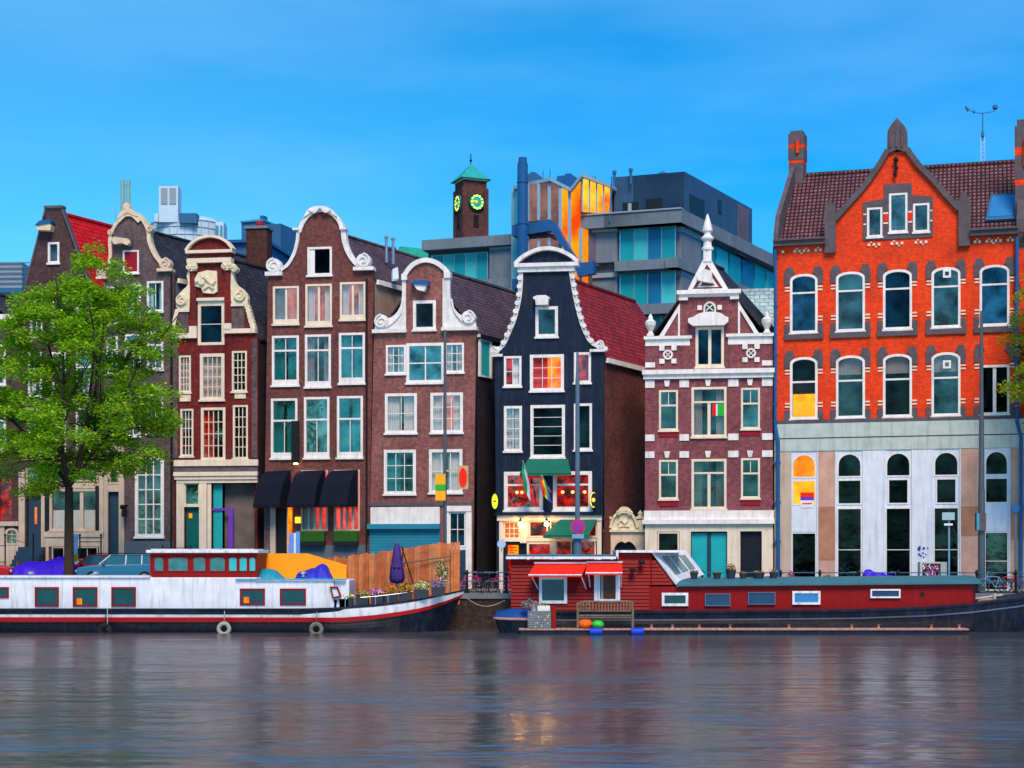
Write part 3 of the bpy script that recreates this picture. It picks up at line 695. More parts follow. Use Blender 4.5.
# window high in the side wall
sf = Fr(476, h.fr.xy(476)[1] + .3, -DW.y / DW.x)
def on_side(h, u0, u1, v0, v1, fm, gl, fw=1.6):
    m = MB(sf); m.ext(arcp(u0, u1, v0, v1), .0, .12, holes=[arcp(u0 + fw, u1 - fw, v0 + fw, v1 - fw)]); w = h.part(m, 'window', fm)
    m = MB(sf); m.box(u0 + fw, u1 - fw, v0 + fw, v1 - fw, .0, .05); h.part(m, 'pane', gl, w)
on_side(h, 478, 490.5, 338, 376, 'white', 'teal_door')
m = MB(sf); m.box(476.5, 493, 334, 337, 0, .2); h.part(m, 'side_ledge', 'white')

# ================================================================== H6 black neck gable with the lit cafe
h = House('canal_house', 'black-painted canal house with scalloped white gable and red-lit cafe windows', 'house', 548)
h.win(535.5, 558, 306.5, 337, fw=3, gl='glass', fm='white_stone', sill=True)
h.win(504, 521.5, 355.5, 386, fw=2.2, back='lit_red', gl='glass_clear', cols=2, rows=2, cur=('curtain_white', 'right')); h.win(530, 564, 354.5, 391, fw=3, back='lit_orange', gl='glass_clear', cur=('curtain_red', 'left'), cols=3, rows=3, bar=.5)
h.win(574, 591, 353, 383.5, fw=2.4, back='lit_red', gl='glass_clear')
h.win(504, 522, 405.5, 451, fw=2.6, gl='glass', cur=('curtain_white', 'wide'), cols=2, rows=4); h.win(530.5, 565, 405, 457.5, fw=3, gl='glass_black', cols=1, rows=5, bar=.5); h.win(574, 592, 404, 450.5, fw=2.4, gl='glass_black')
for a, b, s_ in ((504, 543, 0), (553, 592, 1)):
    w = h.win(a, b, 471.5, 510.5, fw=3.6, back='lit_red', gl='glass_clear', tr=.34, bar=.5, fm='white')
    m = h.mb()
    for x in ((a + 12, a + 17) if not s_ else (a + 9, a + 19, a + 31)): m.lathe(h.fr.P(x, 492, -.35), [(.02, -.1), (.1, -.03), (.1, .05), (.02, .1)], 8)
    h.part(m, 'hanging_bulb', 'bulb_red', w)
h.win(503.5, 520, 521, 541, fw=1.5, fm='cream', gl='glass_clear', back='lit_orange_soft', cols=3, rows=3, sill=False)
h.win(529, 548, 521, 537, fw=1.2, fm='cream', gl='glass_clear', back='lit_red', sill=False)
h.win(550, 597, 521, 537, fw=1.2, fm='cream', gl='glass_clear', back='lit_red', sill=False)
h.win(527, 552, 542, 575, fw=2, fm='cream', gl='glass_clear', back='lit_red', sill=False); h.win(556, 572, 539, 575, fw=1, fm='cream', gl='glass_clear', back='lit_red', sill=False); h.win(574, 596, 539, 575, fw=1.5, fm='cream', gl='glass_clear', back='lit_red', sill=False)
h.holes.append([(507, 544), (525, 544), (525, 592), (507, 592)])
cl = cr([(521.5, 271), (520.5, 293), (516, 315), (509, 333), (503, 345), (494.5, 352)], 5); cR = cr([(570.5, 271), (575, 298), (581, 322), (586, 335), (592, 344), (604, 350)], 5)
h.wall([(497, 612), (494.5, 356)] + cl[::-1] + cR + [(604.3, 356), (601.5, 612)], 'black_paint')
h.boxes('door', 'door_dark', [(518, 524.5, 544.5, 592, -.3, -.2)]); h.boxes('menu_board', 'lit_orange', [(507.5, 518, 545, 556, -.25, -.15)]); h.boxes('door_panel', 'lit_red', [(507.5, 518, 557, 592, -.3, -.25)])
m = h.mb(); m.box(509, 516, 547.3, 548.2, -.15, -.14); m.box(509.5, 516.5, 549.8, 550.7, -.15, -.14); m.box(509, 514, 552.3, 553.2, -.15, -.14); h.part(m, 'menu_writing', 'shutter_red')
m = h.mb()
def scallop(line, sg):
    dist = 0; nxt = 2.2; k = 0
    for a, b in zip(line, line[1:]):
        sl = math.hypot(b[0] - a[0], b[1] - a[1]); 
        while dist + sl >= nxt:
            f = (nxt - dist) / sl; x = a[0] + (b[0] - a[0]) * f; y = a[1] + (b[1] - a[1]) * f
            m.disc(x + sg * (.6 + .8 * (k % 2)), y, 2.6 if k % 2 else 2.0, -.3, .1 + .05 * (k % 2), 10); nxt += 4.2; k += 1
        dist += sl
scallop(cl, -1); scallop(cR, 1)
m.strip(cl, -.32, .1, 3.4); m.strip(cR, -.32, .1, 3.4)
m.volute(495.5, 350, 4.2, -.3, .2, -1); m.volute(600, 346.5, 4.6, -.3, .2, 1)
m.box(492, 503, 353.5, 356, -.36, .24); m.box(590, 605.5, 350.5, 353, -.36, .24)
m.box(518, 575, 267, 272, -.36, .2); m.box(515, 579, 263.5, 267.2, -.4, .34)
m.strip(cr([(515.5, 264), (523, 257), (535, 251), (547, 249), (559, 251), (571, 257), (578.5, 263.5)]), -.38, .32, 3.6)
h.part(m, 'gable_trim', 'white_stone')
m = h.mb(); m.ext([(521, 264)] + cr([(524, 258.5), (535, 253), (547, 251), (559, 253), (570, 258.5)]) + [(573, 264)], -.3, -.02); h.part(m, 'pediment_field', 'black_paint')
m = h.mb(); m.ext([(534.5, 298), (538, 296.5), (547, 296.5), (551, 299), (549.5, 300.5), (549, 306), (537, 306), (536.5, 300.5), (534.5, 300)], 0, .55); h.part(m, 'hoist_hood', 'white_stone')
h.boxes('shop_cornice', 'black_paint', [(494.5, 603, 512, 515.5, 0, .3)])
h.boxes('shop_front', 'cream', [(497.5, 602, 515.6, 520.7, 0, .18), (499.5, 503.3, 520.7, 598, 0, .12), (520.3, 526.6, 520.7, 543, 0, .08), (597.2, 601.6, 520.7, 598, 0, .12), (503.5, 597, 537.4, 541.5, 0, .07), (552.2, 555.8, 541.6, 590, 0, .06), (526.6, 528.8, 521, 537, 0, .05), (527, 552, 575, 590, 0, .05)])
for a, b, va, vb_, w in ((528, 568, 459, 475.5, .9), (562, 598, 518, 537, 1.3)):
    m = h.mb(); P = h.fr.P; ex = 6 if w < 1 else 16
    q = [P(a, va, .06), P(b, va, .06), P(b + (5 if w < 1 else -7), vb_ - 1.5, w), P(a - ex, vb_ - 1.5, w)]
    m.sweep(q, Vector((0, 0, -.03))); m.sweep([q[3], q[2], q[2] + Vector((0, 0, -.14)), q[3] + Vector((0, 0, -.14))], Vector((0, .02, 0)))
    m.tube(q[3] + Vector((0, 0, -.14)), P(a, vb_ + 2, .05), .02); m.tube(q[2] + Vector((0, 0, -.14)), P(b, vb_ + 2, .05), .02)
    h.part(m, 'awning', 'green_cloth')
for u, v in ((521.5, 525), (547.5, 524.5)):
    m = h.mb(); P = h.fr.P; m.tube(P(u, v - 6, 0), P(u, v - 7, .42), .02); m.tube(P(u, v - 7, .42), P(u, v - 4, .42), .02); m.lathe(P(u, v - 4, .42), [(.14, 0), (.03, .1)], 8); l = h.part(m, 'wall_lamp', 'black_metal')
    m = h.mb(); m.lathe(P(u, v, .42), [(.05, -.12), (.13, -.05), (.13, .06), (.08, .12)], 10); h.part(m, 'bulb', 'lamp_glow', l)
for u, v, mt in ((496.5, 501.5, 'sign_green'), (594.5, 500.5, 'sign_yellow')):
    m = h.mb(); m.disc(u, v, 3.6, .42, .6, 18, ry=8.5); m.box(u - .5, u + .5, v - 9.5, v - 8, 0, .6); sg = h.part(m, 'oval_sign', 'black_paint')
    m = h.mb(); m.disc(u, v, 2.9 if mt == 'sign_green' else 1.7, .6, .63, 18, ry=7.4 if mt == 'sign_green' else 2); h.part(m, 'sign_face', mt, sg)
    if mt == 'sign_yellow':
        m = h.mb(); m.strip([(u + 2.9 * math.cos(a * .3), v + 7.3 * math.sin(a * .3)) for a in range(4, 18)], .6, .63, .8); h.part(m, 'sign_ring', 'sign_yellow', sg)
    else:
        m = h.mb(); m.box(u - 1.4, u + 1.4, v - 1, v + 1, .63, .65); h.part(m, 'sign_mark', 'red_cloth', sg)
h.body(495, 604, 356, 550, 272, 12, 'brick_sidewall', 'tiles_darkred', 'white')
# the two lit lamps over the shop front
for i, (u, v) in enumerate(((521.5, 526), (547.5, 525.5))):
    pl = bpy.data.lights.new('cafe_lamp', 'POINT'); pl.energy = 24; pl.color = (1, .40, .03); pl.shadow_soft_size = .12
    po = bpy.data.objects.new('cafe_lamp', pl); COL.objects.link(po); po.location = h.fr.P(u, v, .75)
# flags
M('flag_green', (.01, .35, .12), .8); M('flag_white', (.6, .7, .9), .8); M('flag_red', (.75, .01, .01), .8)
M('rb_red', (.75, .01, .02), .8); M('rb_orange', (.85, .2, .01), .8); M('rb_yellow', (.85, .65, .02), .8); M('rb_green', (.02, .4, .04), .8); M('rb_blue', (.01, .1, .6), .8); M('rb_purple', (.2, .01, .35), .8)
def flag(u0, v0, w0, tip, cols, wid, drop, label, group=None):
    P = h.fr.P; a = P(u0, v0, .02); b = P(*tip)
    r = empty('flag', label, 'flag', a, h.fr.ang)
    MB().tube(a, b, .022).build('flagpole', 'white', r)
    m = MB(); n = len(cols); d = (b - a)
    grid = []
    for j in range(9):
        t = j / 8; row = []
        for i in range(n + 1):
            s_ = i / n; p = b - d * (s_ * .55) + Vector((0, 0, -drop * t)) + Vector((wid * t * .5 * s_ - .05 * math.sin(t * 5 + s_ * 4), .10 * math.sin(6 * t + 7 * s_), 0)); row.append(p)
        grid.append(row)
    for j in range(8):
        for i in range(n): m.mi = i; m.face([grid[j][i], grid[j][i + 1], grid[j + 1][i + 1], grid[j + 1][i]])
    m.build('flag_cloth', cols, r)
flag(533.5, 495, 0, (526.5, 462, 1.5), ['flag_green', 'flag_white', 'flag_red'], .8, 1.6, 'hanging tricolour flag of green, white and red at the left cafe window')
flag(551, 492, 0, (544, 476, 1.1), ['rb_red', 'rb_orange', 'rb_yellow', 'rb_green', 'rb_blue', 'rb_purple'], .7, 1.1, 'small rainbow flag between the two red cafe windows')

# ================================================================== ornate gateway in the alley
h = House('gateway', 'ornate pale stone gateway with curved pediment, in the alley by the black house', 'gate', 624, Y=Yg(624) + 1.2)
P = h.fr.P
m = h.mb(); arch = cr([(613.5, 556), (614.5, 548), (618, 543), (622, 541.5), (625, 543), (628, 541.5), (632, 543), (636, 548), (637, 556)], 3)
m.ext([(603.5, 600), (603.5, 531), (644, 531), (644, 600), (637, 600)] + arch[::-1] + [(613.5, 600)], -.4, 0); h.part(m, 'wall', 'cream_stone')
m = h.mb(); m.box(603, 645, 529.5, 532, -.45, .15)
m.ext([(611, 529.5)] + cr([(611, 527), (614, 519), (618, 515), (624, 513.5), (630, 515), (634, 519), (637.5, 527)]) + [(637.5, 529.5)], -.3, .05)
m.strip(cr([(610.5, 528), (613, 519), (617.5, 513.5), (624, 512), (630.5, 513.5), (635, 519), (638, 528)]), -.35, .2, 2.2)
m.ext(cr([(617, 513), (620, 508.5), (622, 507), (626, 506.8), (630, 509), (632, 514), (624, 511.5), (617, 513)], 3)[:-1], -.2, .2)
m.volute(619, 512.5, 2.4, -.1, .22, 1); m.volute(630.5, 513, 2.4, -.1, .22, -1)
m.strip(cr([(618, 524), (621, 520), (625, 523), (628, 520)]), .05, .14, 1.4); m.strip(cr([(619, 527), (624, 526), (630, 527)]), .05, .12, 1)
m.box(605, 610.5, 520, 529.5, -.3, .1); m.box(637.5, 643, 520, 529.5, -.3, .1); m.box(604, 611.5, 516.5, 519, -.35, .15); m.box(636.5, 644, 516.5, 519, -.35, .15)
for u in (607.8, 640.3): m.lathe(P(u, 517, -.1), [(.2, 0), (.12, .08), (.16, .2), (.06, .34), (.02, .4)], 10)
h.part(m, 'pediment', 'cream_carved')
h.boxes('gate_leaf', 'door_dark', [(613, 637.5, 541, 600, -.38, -.33)])

# ================================================================== H7 red and white stepped house
h = House('gabled_house', 'rose brick house with white stone bands, triangular gable and tall finial', 'house', 709)
h.win(695.5, 724, 327, 367, cols=2, fw=2.8, gl='glass_blue', bar=3, fm='cream')
for v0, v1 in ((389, 430), (459, 499)):
    h.win(659, 678, v0 + .5, v1, fw=2, tr=.38, topcols=2, gl='glass', fm='cream'); h.win(741, 760, v0 - .5, v1 - .5, fw=2, tr=.38, topcols=2, gl='glass', fm='cream')
h.win(691.5, 726.5, 387, 437, fw=2.4, tr=.3, cols=2, bar=3, gl='glass', fm='cream', cur=('curtain_grey', 'sides')); h.win(691.5, 726.5, 459, 509, fw=2.4, tr=.28, cols=2, bar=3, gl='glass_dark', fm='cream', cur=('curtain_grey', 'sides'))
h.win(657.5, 679, 532, 560, fw=1.4, gl='glass_black', fm='cream', sill=False)
h.holes += [[(691, 532), (727, 532), (727, 592), (691, 592)], [(740.5, 531.5), (761.5, 531.5), (761.5, 592), (740.5, 592)]]
h.win(703.5, 716, 301.5, 314.5, rise=6.5, fw=1.6, gl='glass_teal', fm='cream', sill=False)
h.wall([(645, 612), (645, 338), (660, 338), (677, 305), (680, 300), (687, 292), (707, 258), (728, 291), (739, 300), (741, 306), (757, 337), (773, 337), (773, 612)], 'brick_rose')
m = h.mb(); blk = []
for a, b in ((645.3, 654.5), (679.5, 689), (728, 738.5), (762, 772.6)):
    for v0, v1 in ((379.5, 387), (434, 440.5), (451, 457.5)): blk.append((a, b, v0, v1, 0, .06))
for c in (667, 708, 750):
    for v0 in (379.5, 451): 
        if c != 708 or v0 == 379.5 or True: m.ext([(c - 3, v0), (c + 3, v0), (c + 1.8, v0 + 6.5), (c - 1.8, v0 + 6.5)], 0, .07)
for b in blk: m.box(*b)
for v0, v1 in ((337.5, 345), (361.5, 366.5)):
    for a, b in ((645.3, 655), (655, 690), (728, 762), (762, 772.6)):
        if (a, v0) in ((655, 361.5), (728, 361.5)): continue
        m.box(a, b, v0, v1, 0, .06)
for c in (668, 751):
    for dx in (-6, 6):
        for dy in (-6.5, 6.5): m.ext([(c + dx - 2.6, 354 + dy - 2.4), (c + dx + 2.6, 354 + dy - 2.4), (c + dx + 2.6, 354 + dy + 2.4), (c + dx - 2.6, 354 + dy + 2.4)], .061, .08)
    m.ext([(c + 5 * math.cos(i * math.pi / 8), 354 + 5 * math.sin(i * math.pi / 8)) for i in range(16)], .0, .1, holes=[[(c + 3.2 * math.cos(i * math.pi / 8), 354 + 3.2 * math.sin(i * math.pi / 8)) for i in range(16)]])
    m.strip([(c - 2.3, 351.7), (c + 2.3, 356.3)], 0, .08, .9); m.strip([(c - 2.3, 356.3), (c + 2.3, 351.7)], 0, .08, .9)
h.part(m, 'stone_blocks', 'white')
m = h.mb(); m.box(642.5, 774.5, 369.5, 374, -.1, .32); m.box(643.5, 773.5, 374, 378.5, 0, .18)
m.box(644, 774, 507.5 + 3, 520, 0, .12); m.box(642.5, 774.5, 519.5, 524, 0, .28)
m.box(644, 692, 335.5, 338.5, -.35, .2); m.box(726, 775, 334.5, 337.5, -.35, .2)
m.box(677, 741, 290.5, 294.5, -.35, .35); m.box(679, 688, 294.5, 300, -.3, .2); m.box(730, 739, 294.5, 300, -.3, .2); m.box(688, 730, 294.5, 297, -.3, .2)
m.ext([(704, 258), (707, 252), (710, 258), (729, 291), (687, 291)], -.3, .12, holes=[[(707, 264.5), (723, 289), (692.5, 289)]])
m.ext([(707, 270), (718.5, 287.3), (697, 287.3)], -.2, .06, holes=[[(707, 274), (715, 286), (700.5, 286)]])
m.ext([(680, 303), (680, 337), (658, 337)], -.3, .1, holes=[[(678, 312), (678, 335.5), (664, 335.5)]]); m.ext([(738, 302), (760, 336), (738, 336)], -.3, .1, holes=[[(740, 311), (754.5, 334.8), (740, 334.8)]])
h.part(m, 'gable_trim', 'white')
m = h.mb(); m.strip([(706, 310.5), (713, 304.5)], -.05, .0, .9); m.strip([(706, 304.5), (713, 310.5)], -.05, 0, .9); m.box(697.5, 702, 305.5, 310, 0, .12); m.box(717.5, 722, 305.5, 310, 0, .12)
m.ext([(688.5, 319), (693, 318), (699, 314.5), (706, 313), (714, 313), (721, 314.5), (726, 318), (728.5, 319), (728.5, 323), (724, 326.5), (693, 326.5), (688.5, 323)], 0, .5); h.part(m, 'window_canopy', 'white')
m = h.mb(); m.ext([(697.5, 276), (704, 270), (712, 272), (713, 284), (706, 283), (698, 281)], .05, .4); h.part(m, 'gable_emblem', 'white_stone')
m = h.mb(); P = h.fr.P
m.box(703.5, 711.5, 250, 262, -.3, .18); m.lathe(P(707.5, 250, -.06), [(.34, 0), (.34, .12), (.25, .2), (.22, .5), (.36, .62), (.36, .72), (.2, .85), (.2, .98), (.3, 1.08), (.26, 1.3), (.15, 1.7), (.04, 2.05)], 14); h.part(m, 'finial', 'white_stone')
for u in (650.5, 767):
    m = h.mb(); m.box(u - 3.4, u + 3.4, 333, 336, -.25, .2); m.lathe(P(u, 333, -.02), [(.18, 0), (.12, .15), (.3, .5), (.32, .7), (.14, .85), (.14, .95), (.04, 1.15)], 14); h.part(m, 'urn', 'white_stone')
m = h.mb()
for a in ((659, 678, 430.8, 436.5), (741, 760, 430.3, 436), (659, 678, 499.8, 506), (741, 760, 499.3, 505.5)): m.box(*a, 0, .05)
h.part(m, 'red_tile_panel', 'shutter_red')
h.boxes('pilaster', 'brick_rose', [(680.5, 688.8, 345, 369, 0, .05)]); h.boxes('pilaster', 'brick_rose', [(728.5, 738, 345, 369, 0, .05)])
h.boxes('base_front', 'cream', [(645, 657, 524, 600, 0, .06), (657, 691, 524, 531.5, 0, .06), (679.5, 690.8, 531.5, 600, 0, .06), (657, 679.5, 560.5, 600, 0, .06), (691, 740, 524, 531.5, 0, .06), (727.3, 740.3, 531.5, 600, 0, .06), (740, 773, 524, 531.3, 0, .06), (761.8, 773, 531.3, 600, 0, .06)])
for a, b in ((691.5, 707), (711, 726.5)): h.boxes('door', 'teal_door', [(a, b, 533, 592, -.25, -.18)])
h.boxes('door_post', 'door_blue', [(707, 711, 532.5, 592, -.25, -.14)]); h.boxes('door', 'door_dark', [(741, 761, 532, 592, -.3, -.2)])
P = h.fr.P
r = empty('towel', 'red and green striped cloth hung in the upper middle window of the rose brick house', 'cloth', P(713, 404, -.04), h.fr.ang)
for a, b, mt in ((712.5, 716, 'flag_red'), (716, 717.5, 'flag_white'), (717.5, 724.5, 'rb_green')): MB(h.fr).box(a, b, 404, 416, -.06, -.02).build('stripe', mt, r)
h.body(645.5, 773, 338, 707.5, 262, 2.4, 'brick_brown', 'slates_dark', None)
# ================================================================== H8 big orange brick building
x775, y775 = Fr(709, Yg(709), TG).xy(775)
k8 = (897 - CX) / FP; Y8 = (y775 + .29 * x775) / (1 + .29 * k8)
h = House('brick_building', 'large bright orange brick building with dark stone trim and pale arched ground floor', 'building', 897, Y=Y8, t=.29, D=Vector((.38, .925, 0)))
P = h.fr.P
us = [(790, 817.6), (836, 865), (883, 912), (931.5, 960.5), (979.6, 1009.5), (1030, 1061)]
m_st = h.mb(); m_ac = h.mb()
for i, (a, b) in enumerate(us):
    h.win(a, b, 269.5, 329.5, fw=2.4, tr=.32, rise=5.5, gl='glass' if i % 2 else 'glass_blue', fm='white', cur=('curtain_teal', 'blind') if i in (1, 2, 4) else None)
    if i == 4:
        h.win(a, b, 368, 417, fw=2.4, cols=2, bar=3.4, gl='glass_black', fm='white')
        m_ac.box(a, b, 355, 367.5, -.25, -.05)
    else: h.win(a, b, 354, 417, fw=2.4, tr=.4, rise=5.5, gl='glass_dark' if i else 'glass_clear', fm='white', cur=('curtain_white', 'blind') if i in (1, 2, 3) else None)
    for v0, v1 in ((269.5, 329.5), (354, 417)):
        up = v0 < 300
        m_st.ext([(a - 5.5, v0 + 11), (a - 5.5, v0 - 2), (a - 3, v0 - 7), (a + 2.5, v0 - 7), (a + 5, v0 - 1), (a - .2, v0 + 4.5), (a - .2, v0 + 11)], 0, .07)
        m_st.ext([(b + 5.5, v0 + 11), (b + 5.5, v0 - 2), (b + 3, v0 - 7), (b - 2.5, v0 - 7), (b - 5, v0 - 1), (b + .2, v0 + 4.5), (b + .2, v0 + 11)], 0, .07)
        m_st.box(a - 5.5, a - .2, v1 - 9, v1 + 1, 0, .07); m_st.box(b + .2, b + 5.5, v1 - 9, v1 + 1, 0, .07)
        if up: m_st.box(a - 5.8, b + 5.8, v1 + 1, v1 + 6.5, 0, .12)
for a, b, v0, v1 in ((867, 882.5, 206, 236), (889, 907.5, 193, 232.5), (913, 929.5, 204.5, 233.5)): h.win(a, b, v0, v1, fw=2.2, gl='glass', fm='white')
ars = [(791.5, 816.5), (837, 862), (885.5, 911), (933.5, 959), (984.5, 1008.5), (1033, 1058)]
for i, (a, b) in enumerate(ars):
    lt = i == 0
    h.win(a, b, 452, 477, rise=11, fw=1.6, fm='white', gl='glass_clear' if lt else 'glass_black', back='lit_orange' if lt else 'room_dark', sill=False)
    h.win(a + (2 if i in (2, 3) else 0), b - (2 if i in (2, 3) else 0), 478.5, 504.5, fw=1.6, fm='white', gl='glass_clear' if lt else 'glass_black', back='lit_yellow' if lt else 'room_dark', sill=False)
    if i in (0, 4, 5): h.win(a, b, 532, 590, fw=1.2, fm='white', gl='glass_black' if i != 4 else 'glass_dark', sill=False, rows=2 if i == 4 else 1)
    else: h.win(a, b, 507.5, 592, fw=1.2, fm='white', gl='glass_black', sill=False, rows=2)
ORC = cr([(838, 250), (838, 214), (848, 201), (863, 188), (875, 170), (887, 152)], 3)
gab = [(887, 148), (897, 143), (907, 148)]
h.wall([(774.5, 419.5), (774.5, 241), (836, 240), (836, 216), (849, 202), (863, 187.5), (876, 170), (888, 152), (907, 152), (919, 168), (932, 182), (946, 199), (959, 213), (959, 238), (1026, 238), (1070, 238), (1070, 419.5)], 'brick_orange')
h.wall([(774.5, 612), (774.5, 419.7), (1070, 419.7), (1070, 612)], 'blue_white', name='ground_floor_wall')
m_st.box(774, 1070, 417.8, 421.4, 0, .12)
m_st.ext([(863, 239), (863, 201), (884, 198), (884, 184), (912, 184), (912, 196), (933, 199), (933, 239)], 0, .06, holes=[arcp(866.6, 882.9, 205.6, 236.4), arcp(888.6, 907.9, 192.6, 232.9), arcp(912.6, 929.9, 204.1, 233.9)])
h.part(m_st, 'stone_trim', 'dark_stone'); h.part(m_ac, 'vent_panel', 'grey_plaster')
m = h.mb()
for s_, q in ((0, [(835, 216), (849, 201), (863, 186), (876, 169), (888, 150)]), (1, [(959.5, 213), (946, 198), (932, 181), (919, 167), (907, 150)])): m.strip(cr(q, 4), -.5, .22, 5.5)
m.ext([(887, 154), (887.5, 132), (890, 127), (893, 123), (897, 118.5), (901, 123), (904.5, 127), (907, 132), (907.5, 154), (897, 150)], -.5, .2)
for a in (890.5, 896.5, 902): m.box(a - 1, a + 1, 130, 148, .2, .27)
for a, b in ((825, 836), (958.5, 970)):
    m.ext([(a, 250), (a, 206), (a + 1.5, 201), (a + 4, 201), (a + 4, 197), (b - 4, 197), (b - 4, 201), (b - 1.5, 201), (b, 206), (b, 250)], -.4, .25)
h.part(m, 'gable_coping', 'dark_stone')
m = h.mb()
for z0, z1 in ((774, 826), (970, 1018), (1026, 1069)): m.box(z0, z1, 236, 241, -.3, .4); m.box(z0, z1, 234.5, 236.2, .1, .55)
h.part(m, 'gutter', 'dark_stone')
m = h.mb()
def deco(u, v, w=4, k=3):
    for i in range(k):
        m.box(u + i * w - 1.3, u + i * w + 1.3, v - 1.3, v + 1.3, 0, .06); 
        if i < k - 1: m.box(u + i * w + 1, u + i * w + 3, v + (1.8 if i % 2 else -3), v + (3 if i % 2 else -1.8), 0, .05)
for u in (869, 892, 916): deco(u, 243.5, 5, 3)
for u, k in ((783, 1), (795, 4), (816, 2), (975, 2), (987, 4), (1008, 2)): deco(u, 246, 4.5, k)
for i, (a, b) in enumerate(us):
    for v0, v1 in ((269.5, 329.5), (354, 417)):
        for dv in (12.5, 15.8): m.box(a - 5, a - .3, v0 + dv, v0 + dv + 1.5, 0, .05); m.box(b + .3, b + 5, v0 + dv, v0 + dv + 1.5, 0, .05)
        for dv in (12, 15.3): m.box(a - 5, a - .3, v1 - dv - 1.5, v1 - dv, 0, .05); m.box(b + .3, b + 5, v1 - dv - 1.5, v1 - dv, 0, .05)
for v in (212, 222): 
    for a, b in ((863.5, 866.3), (883.2, 888.3), (908.2, 912.3), (930.2, 932.5)): m.box(a, b, v, v + 1.6, .0, .09)
h.part(m, 'stone_inlay', 'cream')
m = h.mb(); m.box(884, 888, 214, 221, .0, .08); m.box(908.2, 912, 214, 221, 0, .08); h.part(m, 'red_inlay', 'red_cloth')
m = h.mb(); m.tube(P(896, 162, .2), P(896, 178, .2), .06); m.tube(P(893.5, 176, .2), P(898, 168, .2), .06); m.lathe(P(896, 163, .2), [(.1, 0), (.16, .12), (.06, .3)], 8); h.part(m, 'wall_anchor', 'black_metal')
for u, v in ((947, 272), (947, 362)):
    m = h.mb(); m.ext([(u - 4, v), (u + 4, v), (u + 4, v + 8), (u - 4, v + 8)], -.1, .05, holes=[[(u - 2, v + 2), (u + 2, v + 2), (u + 2, v + 6), (u - 2, v + 6)]]); h.part(m, 'vent_frame', 'white')
h.boxes('blind_lit', 'lit_yellow', [(792.5, 815, 391, 414.5, -.3, -.28)])
h.boxes('band', 'sage_band', [(774.5, 1070, 421.5, 436, 0, .10), (774.5, 1070, 437.2, 449.5, 0, .08)]); h.boxes('band_joint', 'dark_stone', [(774.5, 1070, 436, 437.2, 0, .05)])
m = h.mb(); m2 = h.mb(); m3 = h.mb()
gaps = [(774.5, 791), (817, 836.5), (862.5, 885), (911.5, 933), (959.5, 984), (1009, 1032.5), (1058.5, 1070)]
for i, (a, b) in enumerate(gaps):
    if i in (2, 3): m.box(a, b, 450, 600, 0, .05)
    elif i == 0: m3.box(a, b, 450, 600, 0, .05)
    else: m2.box(a + 1.5, b - 1.5, 450, 600, 0, .04)
for i, (a, b) in enumerate(ars):
    x0, x1 = a - .2, b + .2
    for c, d_, sg in ((a, (a + b) / 2, 1), (b, (a + b) / 2, -1)):
        q = [(c, 463)] + [((a + b) / 2 - sg * (b - a) / 2 * math.cos(t * math.pi / 12), 463 - 11 * math.sin(t * math.pi / 12)) for t in range(1, 7)] + [(c, 451)]
        m.ext(q, 0, .03)
    if i in (0, 4, 5): m.box(a, b, 505, 531.5, 0, .05)
for a, b in gaps[1:6]:
    m.box(a + .1, a + 1.4, 450, 598, 0, .07); m.box(b - 1.4, b - .1, 450, 598, 0, .07)
h.part(m, 'white_pilaster', 'blue_white'); h.part(m2, 'stone_pilaster', 'pink_stone'); h.part(m3, 'end_pier', 'beige_stone')
h.boxes('stone_pilaster_base', 'rust_stone', [(818.6, 835, 506, 560, .04, .06), (961.1, 982.4, 507, 536, .04, .06), (1010.6, 1031, 507, 540, .04, .06)])
m = h.mb(); m.mi = 0; m.box(800.5, 814, 491.5, 496, .04, .08); m.mi = 1; m.box(800.5, 814, 496, 499.5, .04, .08); m.mi = 2; m.box(800.5, 814, 499.5, 507, .04, .08); m.mi = 0; m.box(802.5, 812, 502.2, 503.4, .08, .09); h.part(m, 'striped_sign', ['red_cloth', 'purple_paint', 'white'])
# coloured dots stuck on the white pilaster
m = h.mb(); rr = random.Random(3)
for i in range(11):
    m.mi = rr.randrange(2); u = 915.5 + rr.random() * 14; v = 547 + rr.random() * 11; m.disc(u, v, .7 + rr.random() * .8, .05, .07, 8)
h.part(m, 'wall_dots', ['blue_metal', 'purple_paint'])
# drain pipes
m = h.mb()
for u in (775.8,):
    m.tube(P(u, 244, .2), P(u, 425, .2), .09); m.path([P(u, 425, .2), P(u + 3, 440, .3), P(u + 3.2, 598, .3)], .11, 8)
for v in (250, 300, 350, 400, 460, 500, 540): m.box(774, 781 if v > 430 else 777.5, v, v + 2, 0, .3)
h.part(m, 'drainpipe', 'blue_metal')
m = h.mb(); m.tube(P(1017, 244, .25), P(1017, 425, .25), .1); m.path([P(1017, 425, .25), P(1021, 440, .3), P(1021, 598, .3)], .1, 8); h.part(m, 'drainpipe', 'blue_metal')
